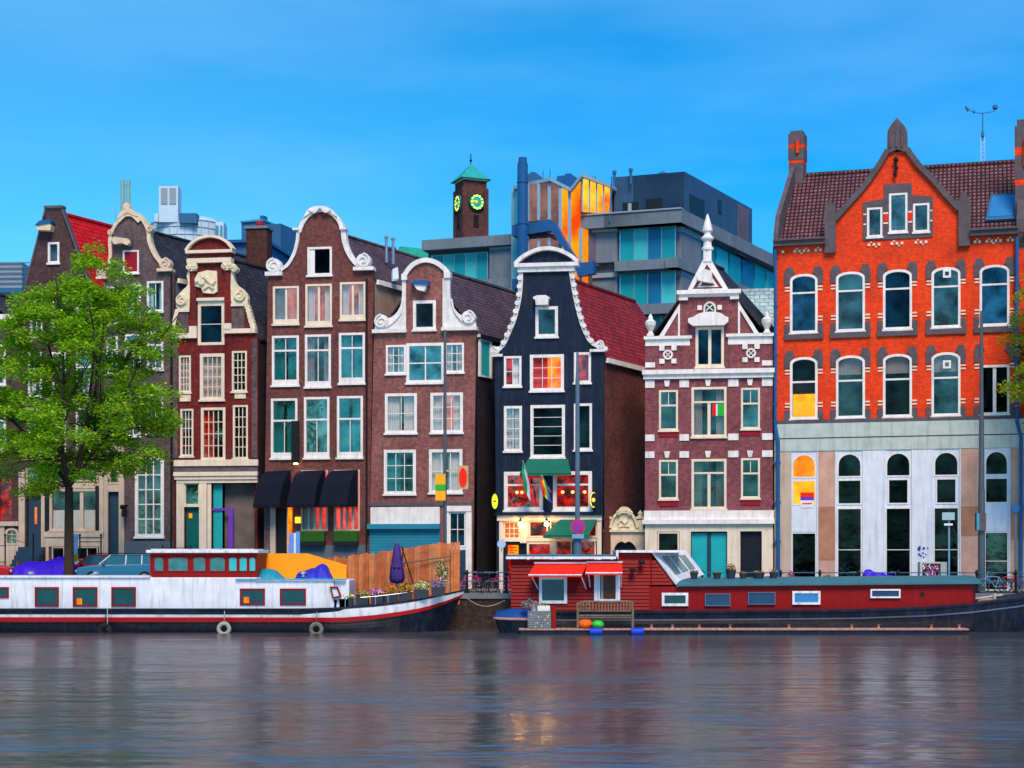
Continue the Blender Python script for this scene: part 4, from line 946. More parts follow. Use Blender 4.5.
# body and roof: ridge runs along the street
fr = h.fr; n = fr.n; zE = P(897, 237).z; zR = zE + 4.9; dep = 5.0
def back(u, d, z): p = P(u, 237); q = p + h.D * d; return Vector((q.x, q.y, z))
b = h.mb(); prof = lambda u: [back(u, .37, 1.0), back(u, .37, zE - .2), back(u, dep, zR - .25), back(u, 2 * dep, zE - .2), back(u, 2 * dep, 1.0)]
A, B = prof(775), prof(1068)
b.loft(A[1:], B[1:], closed=False); 
for l in (A, B): b.face(l)
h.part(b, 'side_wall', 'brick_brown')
r = h.mb()
for (u0, u1) in ((776, 1018), (1026, 1068)):
    q = [back(u0, .15, zE + .0), back(u1, .15, zE + .0), back(u1, dep, zR), back(u0, dep, zR)]; r.sweep(q, Vector((0, 0, -.15)))
    q = [back(u0, dep, zR), back(u1, dep, zR), back(u1, 2 * dep, zE), back(u0, 2 * dep, zE)]; r.sweep(q, Vector((0, 0, -.15)))
ro = h.part(r, 'roof', 'tiles_purple')
r = h.mb(); r.tube(back(776, dep, zR), back(1018, dep, zR), .14, .14, 8); h.part(r, 'ridge_tiles', 'tiles_purple', ro)
# gable roof behind the central gable
r = h.mb(); a0, a1, a2 = P(838, 219, -.45), P(897, 150, -.45), P(957, 217, -.45)
r.sweep([a0, a1, a2, a2 + Vector((0, 0, -.2)), a1 + Vector((0, 0, -.2)), a0 + Vector((0, 0, -.2))], h.D * 6); h.part(r, 'gable_roof', 'tiles_purple', ro)
# parapets at both ends, each with a stack
for u0, u1, sd_, hh in ((773.5, 778, 4.4, .78), (1016.5, 1024, .6, 1.0)):
    p_ = h.mb(); q = [back(u0, 0, zE - 1), back(u0, 0, zE + .6), back(u0, .5, zE + 1.7), back(u0, dep, zR + 1.0), back(u0, 2 * dep, zE + .6), back(u0, 2 * dep, zE - 1)]
    p_.sweep(q, fr.ex * ((u1 - u0) * .056)); pp = h.part(p_, 'parapet', 'dark_stone')
    c = back(u0, sd_, zR - .2 if u0 < 800 else zE + 1.0)
    def stk(nm, mt, z0, z1, g):
        q = MB(); o = c - fr.ex * (.12 + g) - h.D * g; w_ = (.86 if u0 < 800 else .7) + 2 * g
        q.sweep([o + Vector((0, 0, z0)), o + fr.ex * w_ + Vector((0, 0, z0)), o + fr.ex * w_ + h.D * w_ + Vector((0, 0, z0)), o + h.D * w_ + Vector((0, 0, z0))], Vector((0, 0, z1 - z0))); q.build(nm, mt, pp)
    T_ = 2.75 if u0 < 800 else 5.2
    stk('stack_base', 'dark_stone', -1.2, T_ * .3, 0); stk('stack_band', 'brick_orange', T_ * .3, T_ * .37, .01); stk('chimney_stack', 'dark_stone', T_ * .37, T_ * .62, .03); stk('stack_band', 'brick_orange', T_ * .62, T_ * .70, .035); stk('chimney_stack', 'dark_stone', T_ * .70, T_ * .93, .03); stk('chimney_top', 'dark_stone', T_ * .93, T_, -.08)
    q = MB(); o = c - fr.ex * .17 + h.D * .3; q.bx(o.x + .3, o.x + .5, o.y - .6, o.y - .3, c.z + T_ * .5, c.z + T_ * .78); q.build('stack_pier', 'brick_orange', pp)
# roof window
q = MB(); f1 = .14; f2 = .50
def onroof(u, f, up): p = back(u, .15 + (dep - .15) * f, zE + (zR - zE) * f); return p + Vector((0, -.7, .7)) * up
q.sweep([onroof(983, f1, .05), onroof(1013, f1, .05), onroof(1014, f2, .05), onroof(985, f2, .05)], Vector((0, -.09, .09))); w = h.part(q, 'roof_window', 'far_blue', ro)
q = MB(); q.sweep([onroof(985.5, f1 + .04, .19), onroof(1010.5, f1 + .04, .19), onroof(1011.5, f2 - .03, .19), onroof(987, f2 - .03, .19)], Vector((0, -.01, .01))); h.part(q, 'roof_pane', 'glass_sky', w)
# weather mast
r_ = empty('weather_mast', 'thin wind-gauge mast standing on the ridge of the orange building', 'antenna', back(974, dep, zR), fr.ang)
c = back(972, dep + .2, zR); m = MB()
for dx, dy in ((-.13, 0), (.13, 0), (0, .2)): m.tube(c + Vector((dx, dy, -.3)), c + Vector((dx * .8, dy * .8, 1.6)), .015, .015, 5)
for i in range(7): m.tube(c + Vector((-.13, 0, i * .24)), c + Vector((.13, 0, i * .24 + .1)), .012, .012, 5)
m.build('lattice', 'pale_cladding', r_)
m = MB(); m.tube(c + Vector((0, 0, 1.4)), c + Vector((0, 0, 3.0)), .03); m.lathe(c + Vector((0, 0, 1.5)), [(.03, 0), (.1, .12), (.08, .3), (.03, .5)], 8); m.path([c + Vector((-.95, 0, 3.25)), c + Vector((-.5, 0, 3.0)), c + Vector((0, 0, 2.95)), c + Vector((.6, 0, 3.05)), c + Vector((.85, 0, 3.3))], .022)
m.lathe(c + Vector((.72, 0, 3.15)), [(.03, 0), (.16, .08), (.14, .25), (.05, .3)], 8); m.lathe(c + Vector((-.5, 0, 2.95)), [(.03, 0), (.07, .08), (.03, .2)], 8); m.tube(c + Vector((-1.0, 0, 3.35)), c + Vector((-.8, 0, 3.1)), .05, .1)
m.build('wind_gauge', 'far_blue', r_)

# ================================================================== pale tiled roof between H7 and H8, behind
fr = Fr(755, 104, TG); P = fr.P
r = empty('pale_roofed_house', 'low house with pale green-grey tiled roof seen behind the rose brick gable', 'house', P(755, 420), fr.ang)
m = MB(fr); q = [P(715, 345, 0), P(800, 345, 0), P(800, 276, -5), P(715, 276, -5)]; m.sweep(q, Vector((0, 0, -.2))); m.build('roof', 'tiles_pale', r)
m = MB(fr); m.sweep([P(715, 420, -.3), P(715, 348, -.3), P(715, 280, -5), P(715, 348, -10), P(715, 420, -10)], fr.ex * 5.4); m.build('wall', 'grey_plaster', r)

# ================================================================== modern concrete office block
fr = Fr(600, 124, .35); P = fr.P
org = P(600, 330)
B = empty('office_block', 'modern grey concrete office block with teal windows and an orange-lit glass stair tower', 'building', org, fr.ang)
def bp(name, mat, lst, parent=B, f=None, **k):
    m = MB(f or fr)
    for b in lst:
        c = 4.35 * b[5] if f is None else 0; m.box(b[0] + c, b[1] + c, *b[2:])
    return build_parts(m, name, mat, parent, **k)
bp('roof_slab', 'concrete', [(422, 517, 229.5, 240, -14, .6)]); bp('roof_slab', 'concrete', [(580, 680, 216, 229.5, -10, .6)])
bp('wall', 'concrete_dark', [(428, 517, 240, 400, -13, -.5), (516, 590, 262, 400, -12, -1.0), (589, 677, 229.5, 400, -9.5, -.6)])
def office_window(a, n_, cols):
    w = bp('window', 'steel', [(a[0] - 1, a[1] + 1, a[2] - .6, a[3] + .6, -.5, -.42)])
    for i in range(n_):
        x0 = a[0] + (a[1] - a[0]) * i / n_; x1 = a[0] + (a[1] - a[0]) * (i + 1) / n_
        bp('pane', cols[i % len(cols)], [(x0 + .5, x1 - .5, a[2], a[3], -.42, -.36)], w)
OG, OL, OB = 'office_glass', 'office_glass_light', 'office_glass_blue'
office_window((432, 487, 244, 272), 5, (OG, OL, OG, OL, OG)); office_window((620.5, 675.5, 230, 263), 4, (OG, OL, OB, OG)); office_window((620.5, 675.5, 274, 307), 4, (OG, OG, OB, OL))
office_window((432, 500, 292, 330), 6, (OG, OB)); office_window((620.5, 675.5, 318, 350), 4, (OG, OB))
bp('panel', 'concrete', [(489.5, 514, 243, 273, -.5, .1), (592, 617, 232, 262.5, -.6, -.1), (592, 617, 278, 312, -.6, -.1)])
bp('panel_cap', 'dull_cladding', [(489.5, 514, 240.5, 243, -.5, .2), (592, 617, 229.6, 232.4, -.6, .12), (592, 617, 273.5, 278, -.6, .1)])
bp('spandrel', 'concrete', [(430, 517, 273.5, 285, -.5, .5), (614, 677.5, 263.6, 273.4, -.6, .5), (614, 677.5, 307.6, 317.5, -.6, .5)])
bp('slab_edge', 'dull_cladding', [(430, 520, 286, 289.5, -1, 1.2), (580, 680.5, 215, 216.4, -10, .7)])
def PC(u, v, w): return P(u + 4.35 * w, v, w)
# stair tower: facets of glass, most of them self-glowing, between light mullions
m = MB(fr); zt = lambda u, v, w: P(u, v, w)
plan = [(513, 1.2), (529, 2.0), (549, 2.0), (559.5, 1.6), (569, .6), (579.5, .9), (581, 0.9), (611.5, -.6)]
topv = {513: 186, 529: 183, 549: 183.5, 559.5: 187, 569: 190, 579.5: 178, 581: 178, 611.5: 186}
def facet(a, b, v0a, v0b, v1, mat, name='glass_bay', n=2, last=False):
    m = MB(fr); A0, B0, B1, A1 = PC(a[0], v0a, a[1]), PC(b[0], v0b, b[1]), PC(b[0], v1, b[1]), PC(a[0], v1, a[1])
    m.sweep([A0, B0, B1, A1], -fr.n * -.05); g = m.build(name, mat, B)
    m = MB(fr)
    for i in range(n + (1 if last else 0)):
        t = i / n; p = A0.lerp(B0, t) + fr.n * .1; q = A1.lerp(B1, t) + fr.n * .1; m.tube(p, q, .17 if n < 4 else .08, .17 if n < 4 else .08, 4)
    m.build('mullion', 'tower_frame', g)
facet((513, 1.0), (519, 1.6), 186, 185, 300, 'office_glass_light', n=1)
facet((528, 2.0), (549, 2.0), 184, 184, 222, 'lit_pinkish', n=2); facet((549, 2.0), (560, 1.6), 184, 189, 236, 'lit_pinkish', n=1)
facet((560, 1.6), (569.5, .8), 189, 192, 290, 'tower_lit', n=1); facet((569.5, .8), (580, 1.1), 192, 180, 300, 'tower_lit', n=1)
facet((582, 1.0), (611.5, -.5), 180, 188, 213.5, 'tower_lit2', n=4, last=True)
facet((528, 2.0), (549, 2.0), 240, 240, 300, 'lit_pinkish', n=2); facet((549, 2.0), (560, 1.6), 240, 244, 300, 'lit_pinkish', n=1); facet((580.5, 1.1), (588, .3), 230, 230, 300, 'tower_lit', n=1)
m = MB(fr)
for (a, wa, va), (b, wb, vb_) in (((513, 1.6, 184), (549, 2.5, 181)), ((549, 2.5, 181), (569.5, 1.4, 189.5)), ((569.5, 1.4, 189.5), (581, 1.6, 176.5)), ((581, 1.6, 176.5), (612.5, 0, 185.5))):
    p, q = PC(a, va, wa), PC(b, vb_, wb); o = -fr.n * 5; m.sweep([p, q, q + o, p + o], Vector((0, 0, -.28)))
m.build('tower_roof', 'tower_frame', B)
m = MB(fr); m.sweep([PC(528, 186, 1.5), PC(549, 186, 1.5), PC(569, 193, .6), PC(581, 182, .6), PC(611, 190, -.8), P(611, 190, -7), P(528, 186, -7)], Vector((0, 0, -6))); m.build('tower_core', 'mauve_cladding', B)
m = MB(fr)
for q in ([(519, 226), (519, 237), (550, 234.5), (552, 236), (573, 268), (577, 281), (593, 279), (593, 267), (578, 268), (560, 237), (554, 225), (549, 223)],): m.ext([(u + 10.5, v) for u, v in q], 1.9, 2.6)
m.box(523, 529.5, 226, 237, 1.0, 2.6); m.box(523, 532, 280, 290, 1.0, 2.6); build_parts(m, 'stair_band', 'blue_metal', B)
m = MB(fr); a = P(536, 340, 3.2); m.tube(a, P(536, 168, 3.2), .40, .40, 16); m.tube(P(536, 168, 3.2), P(536, 162, 3.2), .33, .31, 16); m.tube(P(536, 187, 3.2), P(536, 186, 3.2), .45, .45, 16); m.tube(P(536, 228, 3.2), P(536, 227, 3.2), .45, .45, 16); m.build('flue_pipe', 'blue_metal', B, smooth=False)
m = MB(fr); m.ext([(u - 9, v) for u, v in [(556, 186), (556, 173), (554, 172), (558, 169), (558, 166), (566, 166), (566, 164.5), (572, 164.5), (576, 168), (576, 182)]], -4, -2); m.build('roof_plant', 'blue_metal', B)
m = MB(fr); m.tube(P(539, 178, 1.5), P(539, 178, 0), .52, .46, 16); m.build('roof_fan', 'far_blue', B)
m = MB(fr)
for u, v in ((543, 166), (550, 165)): m.tube(P(u, v + 18, 0), P(u, v, 0), .03)
for u, v in ((611.5, 171), (628, 170)): m.tube(P(u, v + 14, -.8), P(u, v, -.8), .1, .1, 8); m.tube(P(u, v + 1.5, -.8), P(u, v - 1.5, -.8), .16, .16, 8)
m.tube(P(612, 225, .7), P(612, 178, 0), .06); m.lathe(P(584, 176, -1), [(.7, 0), (.7, .15), (.2, .3)], 12); m.lathe(P(653, 173.5, -3), [(.5, 0), (.45, .3), (.1, .5)], 12)
build_parts(m, 'roof_vent', 'far_blue', B)
# dark blue penthouse
PH0 = P(615, 176.5, -1.2)
bp('penthouse', 'navy_cladding', [(615, 686, 174.5, 232, -3, -1.2)])
w = bp('penthouse_window', 'door_dark', [(623.5, 639.5, 201, 212.5, -1.2, -1.17), (647, 663.5, 199, 210.5, -1.2, -1.17)]); bp('window_blind', 'dull_cladding', [(629, 632.5, 202, 212, -1.17, -1.14)], w)
cx, cy = fr.xy(686)
sd = Fr(686, cy + 1.2, -DW.y / DW.x); SP = sd.P
def sbox(name, mat, lst, parent=B, off=0): 
    m = MB(sd)
    for b in lst: m.box(*b)
    return m.build(name, mat, parent)
s_scale = sd.Y / fr.Y
def vs(v): return HZ + (v - HZ) * fr.Y / sd.Y   # same height, other plane's rows
# side wall of penthouse: swept box along the plot direction
def side(name, mat, u, v0, v1, d0, d1, th, w=-1.2, parent=B):
    p0 = PC(u, v0, w) + DW * d0; p1 = PC(u, v1, w) + DW * d0; m = MB(); o = fr.ex * th
    m.sweep([p0, p1, p1 - o, p0 - o], DW * (d1 - d0)); return m.build(name, mat, parent)
side('penthouse_side', 'navy_cladding', 686.2, 174.5, 232, 0, 15, 4)
side('penthouse_panel', 'mauve_cladding', 686.9, 178, 232, 11.5, 14, .5)
side('penthouse_opening', 'door_dark', 686.8, 194, 215, 1, 4, .5); side('penthouse_opening', 'door_dark', 686.8, 184, 198, 7, 7.8, .5)
sc_ = side('roof_slab_side', 'concrete', 680.4, 216, 229.5, 0, 34, 6, w=.6)
side('side_wall', 'concrete_dark', 677, 229.5, 400, 0, 33, 5, w=-.6); side('spandrel_side', 'concrete', 678.4, 263.6, 273.4, -.2, 33, 1, w=.5)
side('corner_panel', 'concrete', 678.8, 236, 262, .6, 4.6, .9, w=-.1); side('corner_panel_cap', 'dull_cladding', 679.2, 230, 235.5, .6, 4.7, .9, w=-.1); side('corner_panel', 'concrete', 678.8, 278, 312, .6, 4.6, .9, w=-.1); side('corner_panel_cap', 'dull_cladding', 679.2, 273.6, 278, .6, 4.7, .9, w=-.1)
for i in range(9):
    d = 5.2 + i * 3.0
    side('side_pane', (OG, OL, OG, OB)[i % 4], 678.1, 231, 262.5, d, d + 2.6, .4, w=-.5); side('side_pane', (OB, OG, OL)[i % 3], 678.1, 275, 306, d, d + 2.6, .4, w=-.5)
m = MB(); a = P(690, 205, -1) + DW * 19
m.sweep([a, a + Vector((2.2, 0, 0)), a + Vector((2.2, 1.5, 0)), a + Vector((0, 1.5, 0))], Vector((0, 0, -1.3)))
for i in range(4): m.tube(a + Vector((i * .7, 0, -1.3)), a + Vector((i * .7 + .3, 0, -3.6)), .07)
for i in range(3): m.tube(a + Vector((0, 0, -1.8 - i * .6)), a + Vector((4.5, 2, -3.2 - i * .5)), .06)
m.build('roof_ladder', 'far_blue', B)

# ================================================================== brick clock tower
fr = Fr(470, 165, 0); C0 = fr.P(471, 300); 
T = empty('clock_tower', 'square brick clock tower with green pyramid roof and two glowing dials', 'tower', C0, 0)
px = 165 / FP
Z = lambda v: HC - (v - HZ) * px
c = Vector((fr.P(470.3, 0).x, 167, 0)); HW = 1.55
ang = -R(23)
def TP(a, b, z): return Vector((c.x + .88 * (a * math.cos(ang) + b * math.sin(ang)), c.y + .88 * (-a * math.sin(ang) + b * math.cos(ang)), z))   # a to the right, b to the back
def tbox(m, a0, a1, b0, b1, v0, v1):
    q = [TP(a0, b0, Z(v1)), TP(a1, b0, Z(v1)), TP(a1, b1, Z(v1)), TP(a0, b1, Z(v1))]; m.sweep(q, Vector((0, 0, Z(v0) - Z(v1)))); return m
m = MB(); tbox(m, -1.42, 1.42, -1.42, 1.42, 178.5, 320); tbox(m, -1.55, 1.55, -1.55, 1.55, 212, 320); m.build('shaft', 'brick_tower', T)
m = MB()
for a in (-1, 1):
    for b in (-1, 1): tbox(m, a * 1.3 - .3, a * 1.3 + .3, b * 1.3 - .3, b * 1.3 + .3, 186, 320)
m.build('corner_pier', 'brick_tower', T)
m = MB(); tbox(m, -1.5, 1.5, -1.5, 1.5, 176.5, 178.4); m.build('cornice', 'cream', T)
for f in (0, 1):
    m = MB()
    if f == 0: tbox(m, -.25, .35, -1.6, -1.5, 213.5, 226)
    else: tbox(m, -1.6, -1.5, -.35, .35, 213.5, 226)
    m.build('louvre', 'room_dark', T)
m = MB(); q = [TP(-1.9, -1.9, Z(177)), TP(1.9, -1.9, Z(177)), TP(1.9, 1.9, Z(177)), TP(-1.9, 1.9, Z(177))]; ap = TP(0, 0, Z(159))
mid = [TP(a * 1.1, b * 1.1, Z(170)) for a, b in ((-1, -1), (1, -1), (1, 1), (-1, 1))]
m.loft(q, mid); m.face(q[::-1])
for i in range(4): m.face([mid[i], mid[(i + 1) % 4], ap])
ro = m.build('roof', 'copper', T)
m = MB(); m.tube(ap - Vector((0, 0, .2)), ap + Vector((0, 0, 1.0)), .05); m.lathe(ap + Vector((0, 0, .2)), [(.04, 0), (.18, .12), (.04, .28)], 8); m.build('finial', 'black_metal', ro)
for f in (0, 1):
    cz = Z(200.5)
    if f == 0: ctr, ax, rt = TP(.12, -1.63, cz), TP(0, -1, 0) - TP(0, 0, 0), TP(1, 0, 0) - TP(0, 0, 0)
    else: ctr, ax, rt = TP(-1.63, -.0, cz), TP(-1, 0, 0) - TP(0, 0, 0), TP(0, -1, 0) - TP(0, 0, 0)
    m = MB(); m.tube(ctr - ax * .25, ctr + ax * .05, .84, .84, 28); d = m.build('clock_dial', 'copper_green', T)
    m = MB(); m.torus(ctr + ax * .06, ax, .82, .05, 28, 6); m.build('dial_rim', 'black_metal', d)
    m = MB()
    for i in range(12):
        t = i * math.pi / 6; p = ctr + ax * .07 + (rt * math.cos(t) + Vector((0, 0, 1)) * math.sin(t)) * .66; m.tube(p, p + ax * .04, .12, .12, 8)
    m.build('numerals', 'numeral_glow', d)
    m = MB(); p = ctr + ax * .09; m.tube(p, p - rt * .62 + Vector((0, 0, .05)), .10, .04, 6); m.tube(p, p - rt * .40 + Vector((0, 0, .06)), .17, .07, 6); m.build('clock_hands', 'hand_gold', d)

# ================================================================== far things left of centre
fr = Fr(185, 190, 0); P = fr.P
T = empty('round_office_tower', 'pale round glass office building with a tall louvred shaft, far behind on the left', 'building', P(180, 330))
cc = P(181, 300, -4.5); zz = lambda v: HC - (v - HZ) * 190 / FP
m = MB(); m.lathe(Vector((cc.x, cc.y, 0)), [(4.45, zz(300)), (4.45, zz(218)), (3.9, zz(217)), (3.9, zz(214))], 30); m.build('drum', 'pale_cladding', T)
m = MB()
for i in range(30):
    t = i * math.pi / 15; m.tube(Vector((cc.x + 4.48 * math.cos(t), cc.y + 4.48 * math.sin(t), zz(219))), Vector((cc.x + 4.48 * math.cos(t), cc.y + 4.48 * math.sin(t), zz(300))), .04, .04, 4)
for v in (219, 226, 234, 242): m.torus((cc.x, cc.y, zz(v)), (0, 0, 1), 4.47, .06, 30, 4)
m.build('glazing_bars', 'dull_cladding', T)
m = MB(fr); m.box(159, 178, 186, 222, -2, 0); s_ = m.build('shaft', 'pale_cladding', T)
m = MB(fr); m.box(155, 158.8, 214, 222, -1, .3); m.box(214, 222, 220, 260, -3, -1); build_parts(m, 'side_block', 'pale_cladding', T)
m = MB(fr); m.box(161, 167.5, 188, 204, 0, .08); m.box(169.5, 176, 188, 204, 0, .08); m.build('louvre', 'dull_cladding', s_)
m = MB(fr); m.box(180, 197.5, 214, 224, -2, .5); m.build('plant_room', 'far_blue', T)
m = MB(fr); m.box(214.5, 217, 224, 250, -1, -.8); m.box(219, 221, 224, 250, -1, -.8); m.build('side_window', 'far_glass', T)
r = empty('flue_pair', 'two slim green flue pipes rising behind the beige bell gable', 'chimney', P(125, 300))
m = MB()
for u in (139, 144.5): m.tube(P(u, 300, 8), P(u, 196, 8), .24, .24, 8)
for v in (200, 208): m.tube(P(139, v, 8), P(144.5, v, 8), .06)
m.build('pipe', 'pale_green', r)
fr = Fr(260, 180, .35); P = fr.P
r = empty('blue_tower_block', 'flat dark blue tower block behind the brick chimney', 'building', P(260, 330), fr.ang)
m = MB(fr); m.box(241.5, 264, 221, 330, -4, 0); m.box(264, 278.5, 224, 330, -5, -.5); m.box(249, 256, 218, 222, -3, -.5); m.box(255.5, 259, 213.5, 222, -2, -1); m.build('wall', 'far_blue', r)
m = MB(fr); m.box(241, 264.5, 219.8, 221.4, -4.2, .2); m.build('roof_edge', 'far_glass', r)
fr = Fr(150, 112, TG); P = fr.P
r = empty('blue_roof_house', 'low house with a blue metal roof edge behind the slate roofs on the left', 'house', P(130, 330), fr.ang)
MB(fr).box(70, 265, 245, 330, -8, 0).build('wall', 'far_blue', r); m = MB(fr); m.box(135, 140, 232, 250, .1, .4); m.box(68, 268, 243, 246, -8, .3); m.build('roof_edge', 'blue_metal', r)
m = MB(fr); m.box(137, 139.5, 226, 250, -1, -.5); m.build('vent', 'blue_metal', r)
for (u, v, h_) in ((104, 213, 8),):
    m = MB(fr); m.lathe(P(u, 246, -1), [(.26, 0), (.26, 1.2), (.2, 1.25), (.2, 1.5), (.34, 1.55), (.3, 1.75)], 10); m.tube(P(109.5, 246, -1), P(109.5, 205, -1), .025); m.tube(P(107.5, 209, -1), P(111.5, 210, -1), .02); m.build('roof_cowl', 'steel', r)
m = MB(fr); m.path([P(228, 243, -1), P(234, 240, -1), P(244, 244, -1), P(243, 252, -1)], .035); m.tube(P(243, 239, -1), P(243, 262, -1), .035); m.build('aerial', 'far_blue', r)
fr = Fr(287, 130, 0); P = fr.P
r = empty('copper_roof_house', 'blue-green roofed house peeping out left of the plum bell gable', 'house', P(287, 330))
m = MB(fr); m.sweep([P(270, 276), P(288, 251.5), P(306, 276)], Vector((0, 9, 0))); m.build('roof', 'copper', r); MB(fr).box(271, 305, 276, 330, -9, -.1).build('wall', 'far_blue', r)
fr = Fr(415, 140, 0); P = fr.P
r = empty('copper_roof_house', 'green copper roof with two small vents, behind the roof left of the office block', 'house', P(415, 330))
m = MB(fr); m.sweep([P(395, 262), P(397, 250), P(404, 246.5), P(424, 249), P(432, 256), P(434, 262)], Vector((0, 6, 0))); m.build('roof', 'copper_green', r)
MB(fr).box(396, 434, 262, 330, -6, -.1).build('wall', 'far_blue', r)
m = MB(fr)
for u in (390.5, 403): m.lathe(P(u, 251, -1), [(.3, 0), (.3, .25), (.45, .3), (.4, .5)], 10)
m.build('vent', 'far_blue', r)
# ================================================================== houseboats
M('hull_navy', (.007, .013, .03), .4, .5, 1.5, streak=.35, bump=.3, bs=3); M('hull_white', (.70, .73, .80), .45, .14, 1.2, streak=.5); M('hull_red', (.42, .008, .012), .45, .12, .5, streak=.15)
M('boat_white', (.66, .71, .80), .45, .12, 1.2, streak=.4); M('boat_red', (.22, .002, .003), .55, .12, .8, streak=.12); M('roof_teal', (.035, .15, .20), .6, .15, streak=.05)
M('panel_yellow', (.95, .34, .01), .6, .05); M('fence_wood', (.46, .12, .035), .75, .3, 2.5, streak=.2); M('fence_wood_pale', (.56, .19, .06), .75, .3, 2.5, streak=.2)
M('tarp_teal', (.01, .25, .36), .5, .2, 3, bump=.5, bs=6); M('tarp_blue', (.02, .025, .45), .5, .2, 3, bump=.5, bs=6); M('tarp_purple', (.05, .008, .62), .5, .2, 3, bump=.6, bs=6)
M('parasol_cloth', (.06, .035, .22), .8, .2); M('rubber', (.015, .015, .017), .8, .2); M('deck_pale', (.30, .30, .28), .8, .3, 8); M('rope', (.5, .48, .42), .8)
M('deck_grey', (.12, .12, .14), .8, .2); M('plank_pink', (.42, .24, .20), .8, .25, 3); M('old_wood', (.17, .135, .09), .85, .3, 4, streak=.2)
M('dinghy_blue', (.01, .06, .26), .5, .15); M('buoy_orange', (.9, .12, .01), .4); M('buoy_green', (.03, .55, .05), .4); M('drum_blue', (.01, .05, .5), .45)
M('crate_grey', (.13, .14, .12), .8, .3, 5); M('pot_dark', (.03, .04, .06), .6); M('soil_dry', (.35, .22, .08), .9, .4, 20); M('flower_pink', (.7, .12, .3), .8); M('flower_yellow', (.8, .6, .1), .8); M('flower_orange', (.75, .2, .02), .8); M('flower_white', (.75, .75, .7), .8); M('flower_purple', (.3, .06, .5), .8)
M('leaf_light', (.14, .30, .03), .7, .4, 9); M('leaf_dark', (.03, .10, .02), .7, .4, 9); M('leaf_blue', (.05, .25, .22), .7, .4, 9)
M('tarp_sky', (.05, .35, .5), .5)
WL = 0.0
class Hull:
    """lofted hull; each level is given by its picture row at the near side"""
    def __init__(s, Yf, Yc, st): s.Yf = Yf; s.Yc = Yc; s.st = st
    def pt(s, i, v, side, out=0.0):
        u_t, u_b, hw, vt = s.st[i][:4]; f = (v - vt) / (634 - vt)
        x = ((u_t + (u_b - u_t) * f) - CX) / FP * s.Yf; z = HC - (v - HZ) / FP * s.Yf
        hw_ = hw * (1 - .22 * max(0, f) ** 2) + out
        return Vector((x + (out if i == len(s.st) - 1 else 0), s.Yc - side * hw_, z))
    def band(s, va, vb, out=0.0, cap=False, bottom=False):
        """va / vb: functions of station index -> row"""
        m = MB(); n = len(s.st)
        for side in (1, -1):
            K = 5
            rows = [[s.pt(i, va(i) + (vb(i) - va(i)) * k / K, side, out) for i in range(n)] for k in range(K + 1)]
            for a, b in zip(rows, rows[1:]): m.loft(a, b, closed=False)
            if side == 1: F_ = rows
            else: Bk = rows
        for e in (0, n - 1):
            for k in range(K): m.face([F_[k][e], F_[k + 1][e], Bk[k + 1][e], Bk[k][e]])
        for (r, on) in ((0, cap), (K, bottom)):
            if on:
                for i in range(n - 1): m.face([F_[r][i], F_[r][i + 1], Bk[r][i + 1], Bk[r][i]])
        return m
def fill(xs, st):
    """densify stations"""
    out = []
    for a, b in zip(st, st[1:]):
        n = max(1, int(abs(b[0] - a[0]) / 12))
        for k in range(n): out.append(tuple(a[j] + (b[j] - a[j]) * k / n for j in range(len(a))))
    out.append(st[-1]); return out
# ---- white houseboat
YF, YC = 77.0, 79.3
st = fill(12, [(-75, -65, 1.6, 609, 617, 622), (-60, -55, 2.2, 609, 617, 622), (300, 300, 2.25, 609, 617.3, 622), (330, 330, 2.25, 608.2, 617.5, 622), (345, 345, 2.2, 607.5, 617.3, 621.7), (375, 374, 2.1, 605.4, 615, 619.5), (400, 398, 1.85, 602.5, 611.8, 616), (420, 415, 1.5, 599.5, 608.6, 612.8), (435, 425, 1.1, 596.6, 605.2, 609.3), (448, 433, .65, 594, 601.5, 605), (457, 438, .3, 592, 598, 601), (463, 442, .04, 590.5, 595, 598)])
H_ = Hull(YF, YC, st); fr = Fr(230, YF)
W = empty('houseboat', 'long white houseboat with navy hull, red stripe and red-windowed wheelhouse', 'houseboat', Vector((fr.P(230, 0).x, YC, 0)), 0)
H_.band(lambda i: st[i][3] + .6, lambda i: 642, cap=True, bottom=True).build('hull', 'hull_navy', W, smooth=False)
H_.band(lambda i: st[i][4] if st[i][0] > 345 else (st[i][4] - 2.6 if st[i][0] < 300 else st[i][4] - 2.6 - (st[i][0] - 300) / 45 * 4), lambda i: st[i][4] + .2, .03).build('white_band', 'hull_white', W)
m = H_.band(lambda i: st[i][3] + 1.4 if st[i][0] > 335 else st[i][4] - 2.6, lambda i: st[i][4] + .1, .03); m.build('bow_band', 'hull_white', W)
H_.band(lambda i: st[i][4] + .2, lambda i: st[i][5], .045).build('red_band', 'hull_red', W)
m = H_.band(lambda i: st[i][3] - .4, lambda i: st[i][3] + 1.4, .05, cap=True); m.build('gunwale', 'hull_navy', W)
def wb(name, mat, lst, par=W, f=fr, **k):
    m = MB(f)
    for b in lst: m.box(*b)
    return m.build(name, mat, par, **k)
YCAB = Fr(230, 77.5)
wb('cabin', 'boat_white', [(-60, 257, 577.5, 610, -3.5, 0), (257, 334, 580.5, 610, -3.5, 0), (334, 349, 580, 610, -3.3, -.1)], f=YCAB, bevel=.04)
wb('cabin_roof', 'boat_white', [(-62, 150, 576, 577.6, -3.6, .1)], f=YCAB); wb('cabin_roof', 'boat_white', [(257, 346, 579.5, 580.8, -3.6, .1)], f=YCAB)
wb('deck_trim', 'tarp_sky', [(236, 346, 578.6, 579.8, -.3, .13)], f=YCAB)
